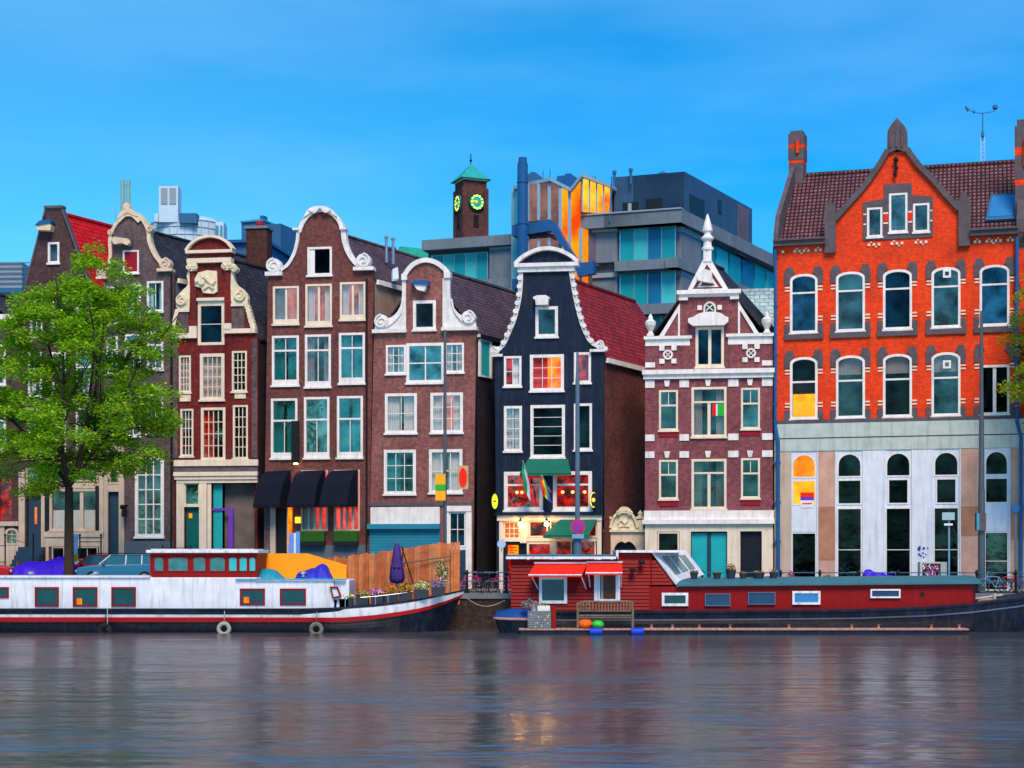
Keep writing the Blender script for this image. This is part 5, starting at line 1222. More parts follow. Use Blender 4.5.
for a, b, w in ((-25, -3, 0), (-6, 9, 0), (35, 59, 0), (73, 97.5, 1), (111.5, 136, 0), (240, 265, 1), (280, 306, 0)):
    m = MB(YCAB); v0, v1 = (587, 606.5) if b < 200 else (588.5, 605)
    if b < 10: v0, v1 = 587, 598
    m.ext(arcp(a, b, v0, v1), -.02, .06, holes=[arcp(a + 1.7, b - 1.7, v0 + 1.7, v1 - 1.7)]); wo = m.build('window', 'boat_red' if b < 230 else 'boat_red', W)
    MB(YCAB).box(a + 1.7, b - 1.7, v0 + 1.7, v1 - 1.7, 0, .02).build('pane', 'boat_glass', wo)
    if w: MB(YCAB).box(a + 4, a + 9, v1 - 8, v1 - 2, .02, .03).build('lamp_inside', 'lit_orange', wo)
m = MB(YCAB); q = [(330, 586.5), (338, 586.5), (342, 597), (333, 598.5)]; m.ext(q, .02, .14, holes=[[(331.8, 588.4), (337, 588.4), (340, 595.6), (334, 596.8)]]); wo = m.build('open_window', 'boat_red', W)
m = MB(YCAB); m.ext([(331.8, 588.4), (337, 588.4), (340, 595.6), (334, 596.8)], .04, .08); m.build('pane', 'pale_cladding', wo)
# wheelhouse
WH = Fr(200, 77.9)
m = MB(WH); m.ext(arcp(150, 257, 553, 578), -2.9, 0, holes=[]); m.build('wheelhouse', 'boat_red', W)
m = MB(WH); m.box(147, 259, 550, 553, -3.2, .25); m.box(151, 254, 548.9, 550, -3.0, .05); m.build('wheelhouse_roof', 'hull_white', W, bevel=.03)
for a, b in ((154, 164), (168, 188.5), (193, 206), (209.5, 225.5), (228.5, 237.5), (239, 247.5), (249, 256)):
    m = MB(WH); m.ext(arcp(a, b, 557, 571.5, 1.6), -.02, .04, holes=[arcp(a + .7, b - .7, 557.7, 570.8, 1.4)]); wo = m.build('window', 'boat_red', W)
    m = MB(WH); m.ext(arcp(a + .7, b - .7, 557.7, 570.8, 1.4), .0, .02); m.build('pane', 'office_glass_light' if a > 225 else 'boat_glass_pale', wo)
m = MB(fr)
for u in (115, 112): m.tube(fr.P(108, 608, .1), fr.P(108, 630, .1), .02)
m.build('fender_rope', 'rope', W)
for i, (u, v, mt) in enumerate(((106.5, 630, 'rubber'), (225, 628.5, 'deck_pale'), (317, 629, 'crate_grey'))):
    m = MB(); p = fr.P(u, v, .28); m.torus(p, (0, 1, 0), .25, .1, 20, 8); m.tube(p + Vector((0, .05, .3)), fr.P(u, 611, .1), .02)
    solo(m, 'tyre_fender', mt, ['worn black tyre hanging low on the white houseboat, below its left windows', 'pale ring-shaped tyre fender hanging on the navy hull below the wheelhouse', 'dull grey tyre fender hanging on the navy hull near the planters'][i], 'fender', 'tyres hung on the white houseboat', loc=p, smooth=True)
# yellow wall
F2 = Fr(300, 80.9)
m = MB(F2); m.ext([(255.5, 582), (255.5, 553.4), (307.5, 553.4), (346.5, 565), (346.5, 582)], -.08, 0)
solo(m, 'wall_panel', 'panel_yellow', 'plain orange-yellow screen wall with a sloping right end on the white houseboat', 'screen', loc=F2.P(300, 581))
# fence of planks
F3 = Fr(400, 81.2)
r = empty('plank_fence', 'wavy-topped wooden plank fence at the bow end of the white houseboat', 'fence', F3.P(400, 590))
top = [(322, 558), (345, 556.5), (357, 554), (384, 551), (400, 548.5), (422, 546), (436, 543), (462, 542.5)]
def topv_(u):
    for a, b in zip(top, top[1:]):
        if a[0] <= u <= b[0]: return a[1] + (b[1] - a[1]) * (u - a[0]) / (b[0] - a[0])
    return 543
m = MB(F3); rr = random.Random(5); u = 322
while u < 460:
    w_ = 2.6 + rr.random() * .9; m.mi = rr.randrange(2); jj = rr.uniform(-.7, .7); dv = rr.uniform(-.8, .8) + (rr.random() < .08) * 2
    d0 = rr.uniform(-.02, .03) + .12 * math.sin(u * .09)
    a, b, c, d = F3.P(u, topv_(u) + dv, d0), F3.P(u + w_ - .25, topv_(u) + dv, d0), F3.P(u + w_ - .25 + jj, 604, d0), F3.P(u + jj, 604, d0)
    m.sweep([a, b, c, d], Vector((0, .04, 0))); u += w_
m.build('planks', ['fence_wood', 'fence_wood_pale'], r)
for u in (452, 404, 360): MB(F3).box(u - .9, u + .9, topv_(u) + 3, 603, .05, .17).build('post', 'fence_wood_pale', r)
m = MB(F3); m.tube(F3.P(404, 563, .3), F3.P(452, 556, .3), .04); m.tube(F3.P(404, 584, .3), F3.P(440, 580, .3), .03); m.build('rail', 'old_wood', r)
m = MB(F3); m.tube(F3.P(402, 546, .5), F3.P(414, 583, .7), .03); m.tube(F3.P(401, 583, .5), F3.P(404, 548, .6), .03); m.build('brace', 'black_metal', r)
# parasol
F4 = Fr(397, 79.6); p = F4.P(397, 584)
r = empty('parasol', 'closed dark purple parasol standing in front of the plank fence', 'parasol', p)
m = MB(); rings = []
prof = [(.05, 2.0), (.10, 1.9), (.14, 1.7), (.2, 1.2), (.26, .7), (.30, .3), (.24, .08), (.05, .02)]
for rr_, z in prof: rings.append([p + Vector((rr_ * (1 + .28 * (-1) ** i) * math.cos(i * math.pi / 8), rr_ * (1 + .28 * (-1) ** i) * math.sin(i * math.pi / 8), z)) for i in range(16)])
for a, b in zip(rings, rings[1:]): m.loft(a, b)
m.face(rings[0]); m.build('canopy', 'parasol_cloth', r, smooth=True)
MB().tube(p - Vector((0, 0, .6)), p + Vector((0, 0, 2.12)), .03).build('pole', 'old_wood', r)
MB().torus(p + Vector((0, 0, .8)), (0, 0, 1), .27, .03, 14, 5).build('strap', 'hull_navy', r)
def tarp(name, label, cat, fr_, outline, depth, mat, base, amp=.05):
    """cloth draped over a heap: outline is its top profile in picture pixels"""
    m = MB(); pts = cr(outline, 5); K = 12; n = len(pts); rows = []
    for k in range(K + 1):
        t = k / K; y = -depth * t; hgt = math.sin(math.pi * min(1, max(0, t))) ** .45
        row = []
        for i, (u, v) in enumerate(pts):
            vv = base + (v - base) * hgt; q = fr_.P(u, vv, y)
            nn = noise.noise(Vector((q.x * 2.2, q.y * 2.2, q.z * 2.2))); n2 = noise.noise(Vector((q.x * 6, q.y * 6, q.z * 5)))
            q += Vector((nn * amp, -abs(nn) * amp * 2 - n2 * amp, (nn * amp + n2 * amp * .7) * hgt)); row.append(q)
        rows.append(row)
    for a, b in zip(rows, rows[1:]): m.loft(a, b, closed=False)
    return solo(m, name, mat, label, cat, loc=fr_.P((pts[0][0] + pts[-1][0]) / 2, base, -depth / 2), smooth=True)
F5 = Fr(270, 78.6)
tarp('tarpaulin', 'teal tarpaulin heap on the white cabin roof, beside the wheelhouse', 'tarpaulin', F5, [(241, 581), (242.5, 572), (247, 568), (256, 570), (268, 569), (276, 573), (284, 581)], 1.6, 'tarp_teal', 581, .06)
tarp('tarpaulin', 'royal blue tarpaulin mound in front of the orange-yellow screen', 'tarpaulin', F5, [(294, 581), (296, 573), (303, 570.5), (312, 568), (318, 564.5), (324, 565), (328, 572), (332, 581)], 1.7, 'tarp_blue', 581, .06)
# planters on the bow
def plant_mesh(m, c, rx, ry, h, n, rr, mats, size=.06):
    for i in range(n):
        a = rr.random() * 6.283; q = math.sqrt(rr.random()); z = rr.random() ** .8 * h * (1 - .4 * q)
        p = c + Vector((rx * q * math.cos(a), ry * q * math.sin(a), z)); s_ = size * rr.uniform(.6, 1.4)
        d = Vector((rr.uniform(-1, 1), rr.uniform(-1, 1), rr.uniform(-.4, 1))).normalized(); e = d.orthogonal().normalized()
        m.mi = mats[int(rr.random() ** 1.2 * len(mats)) % len(mats)]; m.face([p - e * s_ * .5, p + d * s_, p + e * s_ * .5, p - d * s_ * .6])
rr = random.Random(11)
LM = ['leaf_light', 'leaf_dark', 'flower_pink', 'flower_yellow', 'flower_orange', 'flower_white', 'flower_purple', 'leaf_blue', 'soil_dry', 'leaf_plain']
F6 = Fr(390, 77.6)
spec = [(332, 602, 10, [1, 7, 7, 0], .30, 'with grey-green leaves, leftmost of the planters along the bow'), (346, 601, 14, [0, 3, 5, 0], .35, 'full of pale yellow flowers, on the bow right of the open window'), (362, 599, 13, [0, 2, 1, 0], .38, 'with pink blooms, third planter from the left on the bow'),
    (377, 597.5, 13, [6, 2, 0, 5], .42, 'of mauve and white flowers, in the middle of the bow row'), (391, 596, 13, [4, 4, 0, 1], .48, 'with orange grasses, below the closed parasol'), (405, 594, 13, [1, 4, 0, 0], .5, 'of rusty orange and green foliage, right of the closed parasol'), (421, 592, 15, [0, 0, 3, 5], .5, 'bushy with yellow-green leaves, near the bow'), (438, 589.5, 14, [7, 6, 2, 7], .5, 'with bluish leaves and small pink flowers, last one before the bow tip')]
for u, v, w, ms, hh, lb in spec:
    p = F6.P(u, v, 0); r = empty('planter', 'dark planter box ' + lb, 'planter', p, 0, 'planters along the bow of the white houseboat')
    m = MB(F6); m.ext([(u - w / 2, v - 2), (u + w / 2, v - 2.5), (u + w / 2 - .6, v + 6), (u - w / 2 + .6, v + 7)], -.45, 0); m.build('box', 'pot_dark', r)
    m = MB(); plant_mesh(m, F6.P(u, v - 1.5, -.22), w * .026, .28, hh, 190, rr, ms, .07); m.build('flowers', LM, r)
p = F6.P(441, 590, -.9); r = empty('shrub', 'tall slim green shrub in front of the plank fence near the bow', 'shrub', p)
m = MB()
for i in range(7): a = i * .9; m.tube(p, p + Vector((.3 * math.cos(a), .2 * math.sin(a), 1.0 + .5 * rr.random())), .015, .008, 5)
m.build('stems', 'bark', r); m = MB(); plant_mesh(m, p + Vector((0, 0, .15)), .34, .3, 1.55, 420, rr, [1, 0, 9, 5], .06); m.build('foliage', LM, r)

# deck hardware and weld seams of the white boat
m = MB(YCAB)
for u in (12, 66, 104, 143, 175, 206, 236, 272, 312): m.box(u, u + .7, 578.2, 609.5, 0, .022)
build_parts(m, 'plate_seam', 'boat_white', W)
for u in (20, 88, 160, 250, 300): 
    m = MB(YCAB); p = YCAB.P(u, 577.3, -1.2 - (u % 3) * .3); m.lathe(p, [(.09, 0), (.09, .12), (.17, .16), (.15, .24), (.03, .28)], 10); m.build('roof_vent', 'steel', W)
m = MB()
for i in range(3): m.path([H_.pt(k, st[k][5] + 2 + i * 3.5, 1, .012) for k in range(0, len(st) - 4)], .012, 4)
build_parts(m, 'hull_seam', 'hull_navy', W)
m = MB(); 
for u in (352, 372, 392, 412, 432, 448):
    k = min(range(len(st)), key=lambda i: abs(st[i][0] - u)); p = H_.pt(k, st[k][3], 1, -.05); m.tube(p, p + Vector((0, 0, .42)), .02)
ks = [k for k in range(len(st)) if 350 < st[k][0] < 452]; m.path([H_.pt(k, st[k][3], 1, -.05) + Vector((0, 0, .42)) for k in ks], .015, 5)
m.build('bow_rail', 'steel', W)
# mooring line to the quay
m = MB(); a, b = H_.pt(len(st) - 2, 592, 1), Vector(((505 - CX) / FP * 82.2, 82.2, 1.4)); pts = [a.lerp(b, t / 8) - Vector((0, 0, .5 * math.sin(math.pi * t / 8))) for t in range(9)]; m.path(pts, .02, 5); m.build('mooring_rope', 'rope', W)

# ---- red houseboat
st2 = fill(12, [(528, 532, 1.9, 612), (545, 545, 2.2, 612), (700, 700, 2.25, 611.5), (860, 860, 2.25, 610), (930, 930, 2.2, 607.5), (975, 975, 2.1, 604), (1024, 1020, 1.7, 598.5), (1060, 1050, 1.1, 593), (1085, 1068, .5, 589), (1100, 1078, .05, 586)])
YF2, YC2 = 77.3, 79.6
H2 = Hull(YF2, YC2, st2)
fr = Fr(760, YF2); FRB = fr
B2 = empty('houseboat', 'dark-hulled red houseboat with plank-sided cabin, two red awnings and a long teal roof', 'houseboat', Vector((fr.P(760, 0).x, YC2, 0)), 0)
H2.band(lambda i: st2[i][3] + .5, lambda i: 642, cap=True, bottom=True).build('hull', 'hull_navy', B2)
H2.band(lambda i: st2[i][3] + 7.5, lambda i: st2[i][3] + 9, .04).build('rubbing_strake', 'steel_blue', B2)
H2.band(lambda i: st2[i][3] - .8, lambda i: st2[i][3] + 1.6, .06, cap=True).build('gunwale', 'hull_navy', B2)
CB = Fr(760, 77.75)
m = MB(CB)   # lapped planks of the high cabin
v = 560.0; n_ = 0
while v < 612:
    v1 = min(v + 3.55, 612)
    def ur(vv): return 651 + max(0, (vv - 553)) * .76 if vv < 587 else 648
    a, b = 511, (ur(v) if v < 584 else 649); 
    for (x0, x1) in ((a, b),):
        q0, q1, q2, q3 = CB.P(x0, v, .0), CB.P(x1, v, .0), CB.P(x1, v1, .055), CB.P(x0, v1, .055)
        m.face([q0, q1, q2, q3]); m.face([q3, q2, CB.P(x1, v1, 0), CB.P(x0, v1, 0)])
    v = v1
m.box(511, 651, 560, 612, -3.6, -.001)
m.ext([(617.5, 560), (617.5, 552.5), (651, 552.5), (657, 560)], -3.6, .0)
m.ext([(650.5, 553), (677, 586.5), (650.5, 586.5)], -3.4, 0)
m.build('high_cabin', 'boat_red', B2)
m = MB(CB); m.box(649, 972, 584.3, 611.5, -3.6, 0); m.sweep([CB.P(972, 584.5, 0), CB.P(978, 583, -.4), CB.P(978, 583, -3.2), CB.P(972, 584.5, -3.6)], Vector((0, 0, -1.25))); m.build('low_cabin', 'boat_red', B2)
m = MB(CB); m.box(506, 617, 556.6, 559, -3.9, .35); m.box(617, 684, 550.2, 552.6, -3.9, .3); m.box(615.6, 618, 550.2, 559, -.2, .35); m.build('roof_edge', 'hull_white', B2)
m = MB(CB); m.box(506.6, 616, 554.4, 556.6, -3.7, .2); m.build('roof', 'roof_teal', B2)
m = MB(); prf = []
for i in range(9):
    t = i / 8; prf.append((77.75 - .25 + t * 4.1, HC - (584.5 - HZ) / FP * 77.75 + .30 * math.sin(math.pi * min(t, 1)) ** .7))
def xs(u, y): return (u - CX) / FP * 77.75
A = [Vector((xs(676, 0), y, z)) for i, (y, z) in enumerate(prf)] + [Vector((xs(676, 0), 81.6, 2.2)), Vector((xs(676, 0), 77.5, 2.2))]
Bq = [p + Vector((xs(980, 0) - xs(676, 0), 0, .12)) for p in A]
m.loft(A, Bq)
for l in (A, Bq): m.face(l)
m.build('low_roof', 'roof_teal', B2)
# slanted skylight
s0, s1, s2, s3 = CB.P(650.5, 551.5, .1), Vector(((684.5 - CX) / FP * 81, 81, HC + (HZ - 551.2) / FP * 81)), Vector(((703 - CX) / FP * 81, 81, HC + (HZ - 575) / FP * 81)), CB.P(677, 587, .1)
m = MB(); nrm = (s1 - s0).cross(s3 - s0).normalized(); nrm = -nrm if nrm.y > 0 else nrm
m.sweep([s0, s1, s2, s3], nrm * .08); sk = m.build('slanted_skylight', 'boat_white', B2)
def bil(a, b): return (s0.lerp(s1, a)).lerp(s3.lerp(s2, a), b)
for a0 in (.14, .40, .66):
    m = MB(); m.sweep([bil(a0, .18), bil(a0 + .2, .18), bil(a0 + .2, .72), bil(a0, .72)], nrm * .1); m.build('skylight_pane', 'skylight_glass', sk)
m = MB(); m.sweep([s0, s0.lerp(s1, 1), s1 - Vector((0, 0, 1.6)), s0 - Vector((0, 0, 1.6))], Vector((.03, 0, 0))); m.build('cabin_end', 'boat_red', B2)
for a, b, v0, v1, mt, fw, gl in ((539, 567, 576.5, 603.5, 'boat_white', 3, 'boat_glass'), (661.6, 688, 592.7, 606, 'hull_white', 2.6, 'boat_glass'), (704.7, 730, 593.5, 606, 'steel_blue', .8, 'boat_glass_blue'), (747.6, 775, 592, 604.5, 'steel_blue', .8, 'boat_glass_blue'), (792, 820, 591, 604.5, 'hull_white', 2.2, 'glass_sky'), (870, 900, 589, 598, 'hull_white', 1.6, 'boat_glass_blue')):
    m = MB(CB); m.ext(arcp(a, b, v0, v1), .0, .12, holes=[arcp(a + fw, b - fw, v0 + fw, v1 - fw)]); wo = m.build('window', mt, B2); MB(CB).box(a + fw, b - fw, v0 + fw, v1 - fw, .0, .07).build('pane', gl, wo)
m = MB(CB); m.tube(CB.P(922, 594, -.05), CB.P(922, 594, .04), .11, .11, 14); m.build('porthole', 'rubber', B2)
m = MB(CB); m.ext(arcp(594, 620, 573.5, 601.5), 0, .11, holes=[arcp(600, 615.5, 575, 599)]); dd = m.build('door', 'hull_white', B2); MB(CB).box(600, 615.5, 575, 599, 0, .07).build('door_pane', 'pane_brown', dd); MB(CB).box(601, 603, 575, 599, .07, .09).build('door_strip', 'curtain_grey', dd)  # the narrow grey strip is a curtain at the door pane
for a, b, c, d, v0, v1 in ((535, 587, 528, 581, 564, 576), (587, 622, 584.5, 621, 563.2, 574)):
    m = MB(CB); q = [CB.P(a, v0, .1), CB.P(b, v0, .1), CB.P(d, v1 - 1.2, .95), CB.P(c, v1 - 1.2, .95)]; m.sweep(q, Vector((0, 0, -.03))); m.sweep([q[3], q[2], q[2] - Vector((0, 0, .09)), q[3] - Vector((0, 0, .09))], Vector((0, .02, 0))); aw = m.build('awning', 'red_cloth', B2)
    m = MB(CB); m.box(a - 1, b + .5, v0 - 2, v0 - .4, 0, .16); m.tube(q[3], q[2], .035)
    for e, f_ in ((c + 3, a + 2), (d - 1, b - 2)): m.tube(CB.P(e, v1 - 1, .9), CB.P(f_ + 1, v1 + 13, .08), .03); 
    m.build('awning_frame', 'hull_white', aw)
for u, v in ((641, 562), (632, 570)):
    m = MB(CB); m.tube(CB.P(u, v, 0), CB.P(u, v, .35), .03); m.lathe(CB.P(u, v, .35), [(.05, -.12), (.16, -.05), (.16, .06), (.05, .12)], 10); m.build('wall_lamp', 'rubber', B2)
# bow fittings
m = MB(CB); m.box(983, 1003, 599, 601.6, -2.6, -1.0); m.build('foredeck_box', 'plank_pink', B2); m = MB(CB); m.path([CB.P(965, 603, -.2), CB.P(975, 600, -.5), CB.P(985, 598.5, -1), CB.P(1015, 596, -2)], .04); m.tube(CB.P(1004, 600, -1.5), CB.P(1004, 594, -1.5), .06); m.build('mooring_rope', 'rope', B2)
# stage
FS = Fr(740, 75.6)
S_ = empty('landing_stage', 'low floating wooden stage with pinkish planks along the red houseboat', 'landing stage', FS.P(740, 634))
m = MB(FS); m.box(520, 968, 630.2, 637, -.75, 0); m.build('float', 'hull_navy', S_)
m = MB(FS); u = 519
while u < 969: m.box(u, u + 5.6, 628.6, 630.1, -.85, .06); u += 6
m.build('planks', 'plank_pink', S_)
m = MB(FS)
for u in (652, 673, 700, 731, 790, 853, 880, 933, 961): m.lathe(FS.P(u, 628.6, -.3), [(.1, 0), (.05, .06), (.05, .14), (.1, .18)], 8)
m.build('mooring_cleat', 'rust_stone', S_)
# bench
F7 = Fr(605, 75.95)
r = empty('bench', 'weathered slatted wooden bench with a high curved back on the landing stage', 'bench', F7.P(605, 628.4))
m = MB(F7)
for v in (614, 616.2): pass
for i in range(4): m.box(579, 632, 614.6, 615.6, -.12 + i * -.11 + .33, -.12 + i * -.11 + .42)
m.build('seat', 'old_wood', r)
m = MB(F7); m.strip(cr([(577, 606), (582, 602), (590, 601.4), (605, 601.8), (620, 601.4), (628, 601.2), (634, 603)]), -.22, -.14, 1.6); m.box(578, 633, 610.5, 611.6, -.22, -.14)
for i in range(17): m.box(580 + i * 3.1, 581.2 + i * 3.1, 602, 611, -.2, -.16)
m.strip([(580, 603), (589, 610.5)], -.15, -.12, .8); m.strip([(589, 603), (580, 610.5)], -.15, -.12, .8)
m.build('backrest', 'old_wood', r)
for u, w0 in ((577.5, -.2), (632.5, -.2), (577.5, .25), (632.5, .25)):
    m = MB(F7); m.box(u - .9, u + .9, 603 if w0 < 0 else 610, 628.3, w0, w0 + .08); m.build('leg', 'old_wood', r)
for u in (577.5, 632.5): m = MB(F7); m.box(u - 1.1, u + 1.1, 609.2, 610.2, -.2, .36); m.build('armrest', 'old_wood', r)
MB(F7).box(578, 632, 615.7, 618, .2, .25).build('apron', 'old_wood', r)
# things on the stage
F8 = Fr(540, 75.7); p = F8.P(541, 628.4)
r = empty('plant_crate', 'dark wire-fronted crate of garden bits on the left end of the landing stage', 'crate', p)
MB(F8).box(528, 551, 611, 628.4, -.5, .1).build('crate', 'crate_grey', r); MB(F8).box(551.5, 556, 606, 628.4, -.5, .05).build('side_board', 'boat_red', r)
m = MB(F8)
for i in range(12): m.tube(F8.P(528 + i * 2, 611, .12), F8.P(528 + i * 2, 628, .12), .012, .012, 4)
for i in range(8): m.tube(F8.P(528, 611.5 + i * 2.2, .12), F8.P(551, 611.5 + i * 2.2, .12), .012, .012, 4)
m.build('wire_front', 'steel', r)
m = MB()
for i in range(26): m.mi = rr.randrange(3); m.lathe(F8.P(529.5 + rr.random() * 20, 614 + rr.random() * 13, .1), [(.02, -.04), (.04, 0), (.02, .04)], 6)
m.build('trinkets', ['flower_pink', 'leaf_blue', 'flower_yellow'], r)
F9 = Fr(530, 75.9)
r = empty('potted_plant', 'leafy bluish plant spilling from a pale pot on top of the crate', 'plant', F8.P(534, 611)); m = MB(); m.lathe(F8.P(534, 611, -.25), [(.12, 0), (.17, .28)], 12); m.build('pot', 'white_stone', r); m = MB(); plant_mesh(m, F8.P(530, 608, -.2), .42, .3, .42, 260, rr, [7, 7, 1, 2], .07); m.build('leaves', LM, r)
r = empty('window_box', 'pale trough planter on the right of the crate top', 'planter', F8.P(545, 611)); MB(F8).box(537.5, 550, 605.8, 610.9, -.4, 0).build('trough', 'white_stone', r); m = MB(); plant_mesh(m, F8.P(543.5, 606, -.2), .28, .15, .18, 60, rr, [1, 0, 5], .05); m.build('sprigs', LM, r)
for u, v, q, mt, lb, nm in ((585, 622.5, .30, 'buoy_orange', 'orange-red round float under the left end of the bench', 'float'), (597.5, 624.5, .26, 'buoy_green', 'bright green round float under the bench, beside the orange one', 'float')):
    p = F7.P(u, 628.4, .15); m = MB(); m.lathe(p, [(q * math.sin(math.pi * i / 8) * 1.15 + .001, q * .75 * (1 - math.cos(math.pi * i / 8))) for i in range(9)], 14); solo(m, 'buoy', mt, lb, 'buoy', loc=p, smooth=True)
for u, lb in ((595.5, 'blue drum fender lying on the stage edge in front of the green float'), (637, 'blue drum fender on the stage edge just right of the bench')):
    p = FS.P(u, 631, .25); m = MB(); m.tube(p - Vector((.27, 0, 0)), p + Vector((.27, 0, 0)), .17, .17, 14); m.tube(p - Vector((.3, 0, 0)), p + Vector((.3, 0, 0)), .12, .12, 10); solo(m, 'drum_fender', 'drum_blue', lb, 'fender', loc=p)
# dinghy
FD = Fr(515, 76.7); r = empty('dinghy', 'small dinghy with a blue cover and pink rim, moored left of the crate', 'dinghy', FD.P(512, 634))
m = MB(); cc = lambda u, v, y: Vector(((u - CX) / FP * 76.7, y, HC - (v - HZ) / FP * 76.7))
for lv in range(2):
    pass
ro_ = [(494.5, .02), (497, .25), (502, .5), (510, .72), (522, .85), (540, .9)]
L1 = [cc(u, 619 - (540 - u) * .012, 77 - hw) for u, hw in ro_] + [cc(u, 619 - (540 - u) * .012, 77 + hw) for u, hw in ro_[::-1]]
L2 = [cc(u + (6 if u < 520 else 0), 636, 77 - hw * .7) for u, hw in ro_] + [cc(u + (6 if u < 520 else 0), 636, 77 + hw * .7) for u, hw in ro_[::-1]]
m.loft(L1, L2); m.face(L1); m.face(L2); m.build('hull', 'hull_navy', r)
m = MB()
for i in range(len(L1)): m.tube(L1[i], L1[(i + 1) % len(L1)], .06, .06, 6)
m.build('rim', 'plank_pink', r)
tp = [cc(498 if i == 0 else u + 2, 611.5 + (2 if u < 500 else 0) - (2 if 505 < u < 525 else 0), 77 - hw * .55) for i, (u, hw) in enumerate(ro_)] + [cc(u + 2, 610.5 - (2 if 505 < u < 525 else 0), 77 + hw * .55) for u, hw in ro_[::-1]]
md = [cc(u, 615.5, 77 - hw * .93) for u, hw in ro_] + [cc(u, 615.5, 77 + hw * .93) for u, hw in ro_[::-1]]
m = MB(); m.loft(L1, md); m.loft(md, tp); m.face(tp); m.build('cover', 'dinghy_blue', r, smooth=True)
# pots on the low roof
FR_ = Fr(735, 78.7)
pots = [(694, 573.5, 9, .30, 'wide low pot of withered stalks, leftmost on the teal roof, against the slanted skylight'), (717, 575, 9, .28, 'bowl of dry soil, second from the skylight on the teal roof'), (731, 572.5, 11, .42, 'tallest flowerpot on the teal roof, with golden dry grass'), (743, 575.5, 8, .24, 'small dark pot right of the golden grass'), (758.5, 575, 13, .28, 'widest shallow planter on the teal roof'), (773.5, 573.5, 9, .30, 'raised pot at the right end of the row on the teal roof')]
for i, (u, v, w, hh, lb) in enumerate(pots):
    q = w / 2 * 78.7 / FP; p = FR_.P(u, 580, 0); p.z = 2.52
    r = empty('flowerpot', lb, 'flowerpot', p, 0, 'flowerpots on the teal roof'); m = MB(); m.lathe(p, [(q * .65, 0), (q * .95, hh), (q, hh), (q, hh + .05), (q * .9, hh + .05)], 14); m.build('pot', 'pot_dark', r)
    m = MB(); plant_mesh(m, p + Vector((0, 0, hh + .03)), q * .85, q * .85, (.42, .06, .34, .1, .1, .2)[i] if i != 0 else .12, (60, 60, 190, 60, 90, 50)[i], rr, [8, 8, 3, 1] if i == 2 else [8, 8, 1], .06); m.build('plant', LM, r)
# ================================================================== setting
def sheet(name, mat, x0, x1, y0, y1, zf, nx, ny=1):
    m = MB(); 
    for i in range(nx):
        for j in range(ny):
            a, b = x0 + (x1 - x0) * i / nx, x0 + (x1 - x0) * (i + 1) / nx; c, d = y0 + (y1 - y0) * j / ny, y0 + (y1 - y0) * (j + 1) / ny
            m.face([(a, c, zf(a)), (b, c, zf(b)), (b, d, zf(b)), (a, d, zf(a))])
    return struct(m, name, mat)
QY = 82.35
sheet('ground', 'asphalt', -900, 900, QY + .5, 2500, lambda x: gz(x) - .12, 400)
sheet('pavement', 'pavers', -60, 60, QY + .45, 84.6, lambda x: gz(x), 60)
sheet('pavement', 'pavers', -60, 60, 87.0, 100, lambda x: gz(x) + .0, 60)
m = MB(); 
for i in range(60):
    a = -60 + i * 2; m.sweep([Vector((a, 84.6, gz(a))), Vector((a, 84.75, gz(a))), Vector((a, 84.75, gz(a) - .2)), Vector((a, 84.6, gz(a) - .2))], Vector((1.98, 0, 0)))
struct(m, 'kerb', 'concrete')
m = MB()
xs_ = [-400 + i * 4 for i in range(201)]
for a, b in zip(xs_, xs_[1:]): m.face([(a, QY + .08, gz(a) - .25), (b, QY + .08, gz(b) - .25), (b, QY + .12, -2), (a, QY + .12, -2)])
struct(m, 'quay_wall', 'brick_quay')
m = MB()
for a, b in zip(xs_, xs_[1:]): m.loft([Vector((a, QY, gz(a) + .01)), Vector((a, QY + .5, gz(a) + .01)), Vector((a, QY + .5, gz(a) - .27)), Vector((a, QY, gz(a) - .27))], [Vector((b, QY, gz(b) + .01)), Vector((b, QY + .5, gz(b) + .01)), Vector((b, QY + .5, gz(b) - .27)), Vector((b, QY, gz(b) - .27))])
struct(m, 'quay_coping', 'concrete')
# water
m_, nt, out = new_mat('water'); L = nt.links
b = N(nt, 'ShaderNodeBsdfPrincipled'); b.inputs['Base Color'].default_value = (.035, .040, .045, 1); b.inputs['Roughness'].default_value = .17; b.inputs['IOR'].default_value = 4.0
tc = N(nt, 'ShaderNodeTexCoord')
def wav(sx, sy, sc, det):
    mp = N(nt, 'ShaderNodeMapping'); mp.inputs['Scale'].default_value = (sx, sy, 1); L.new(tc.outputs['Object'], mp.inputs[0])
    n_ = N(nt, 'ShaderNodeTexNoise', Scale=sc, Detail=det, Roughness=.55); L.new(mp.outputs[0], n_.inputs['Vector']); return n_.outputs['Fac']
b1 = N(nt, 'ShaderNodeBump', Strength=1.0, Distance=.08); L.new(wav(.35, 1.0, 1.0, 3.0), b1.inputs['Height'])
b2 = N(nt, 'ShaderNodeBump', Strength=1.0, Distance=.14); L.new(wav(.10, .22, 1.0, 2.0), b2.inputs['Height']); L.new(b1.outputs[0], b2.inputs['Normal'])
sy = N(nt, 'ShaderNodeSeparateXYZ'); L.new(tc.outputs['Object'], sy.inputs[0])
rg = N(nt, 'ShaderNodeMapRange'); L.new(sy.outputs[1], rg.inputs[0]); rg.inputs[1].default_value = 66; rg.inputs[2].default_value = 30; rg.inputs[3].default_value = 0; rg.inputs[4].default_value = 1
pm = N(nt, 'ShaderNodeMapRange'); L.new(wav(.09, .16, 1.0, 4.0), pm.inputs[0]); pm.inputs[1].default_value = .45; pm.inputs[2].default_value = .62; pm.inputs[3].default_value = 0; pm.inputs[4].default_value = 1
mu = N(nt, 'ShaderNodeMath', operation='MULTIPLY'); L.new(rg.outputs[0], mu.inputs[0]); L.new(pm.outputs[0], mu.inputs[1])
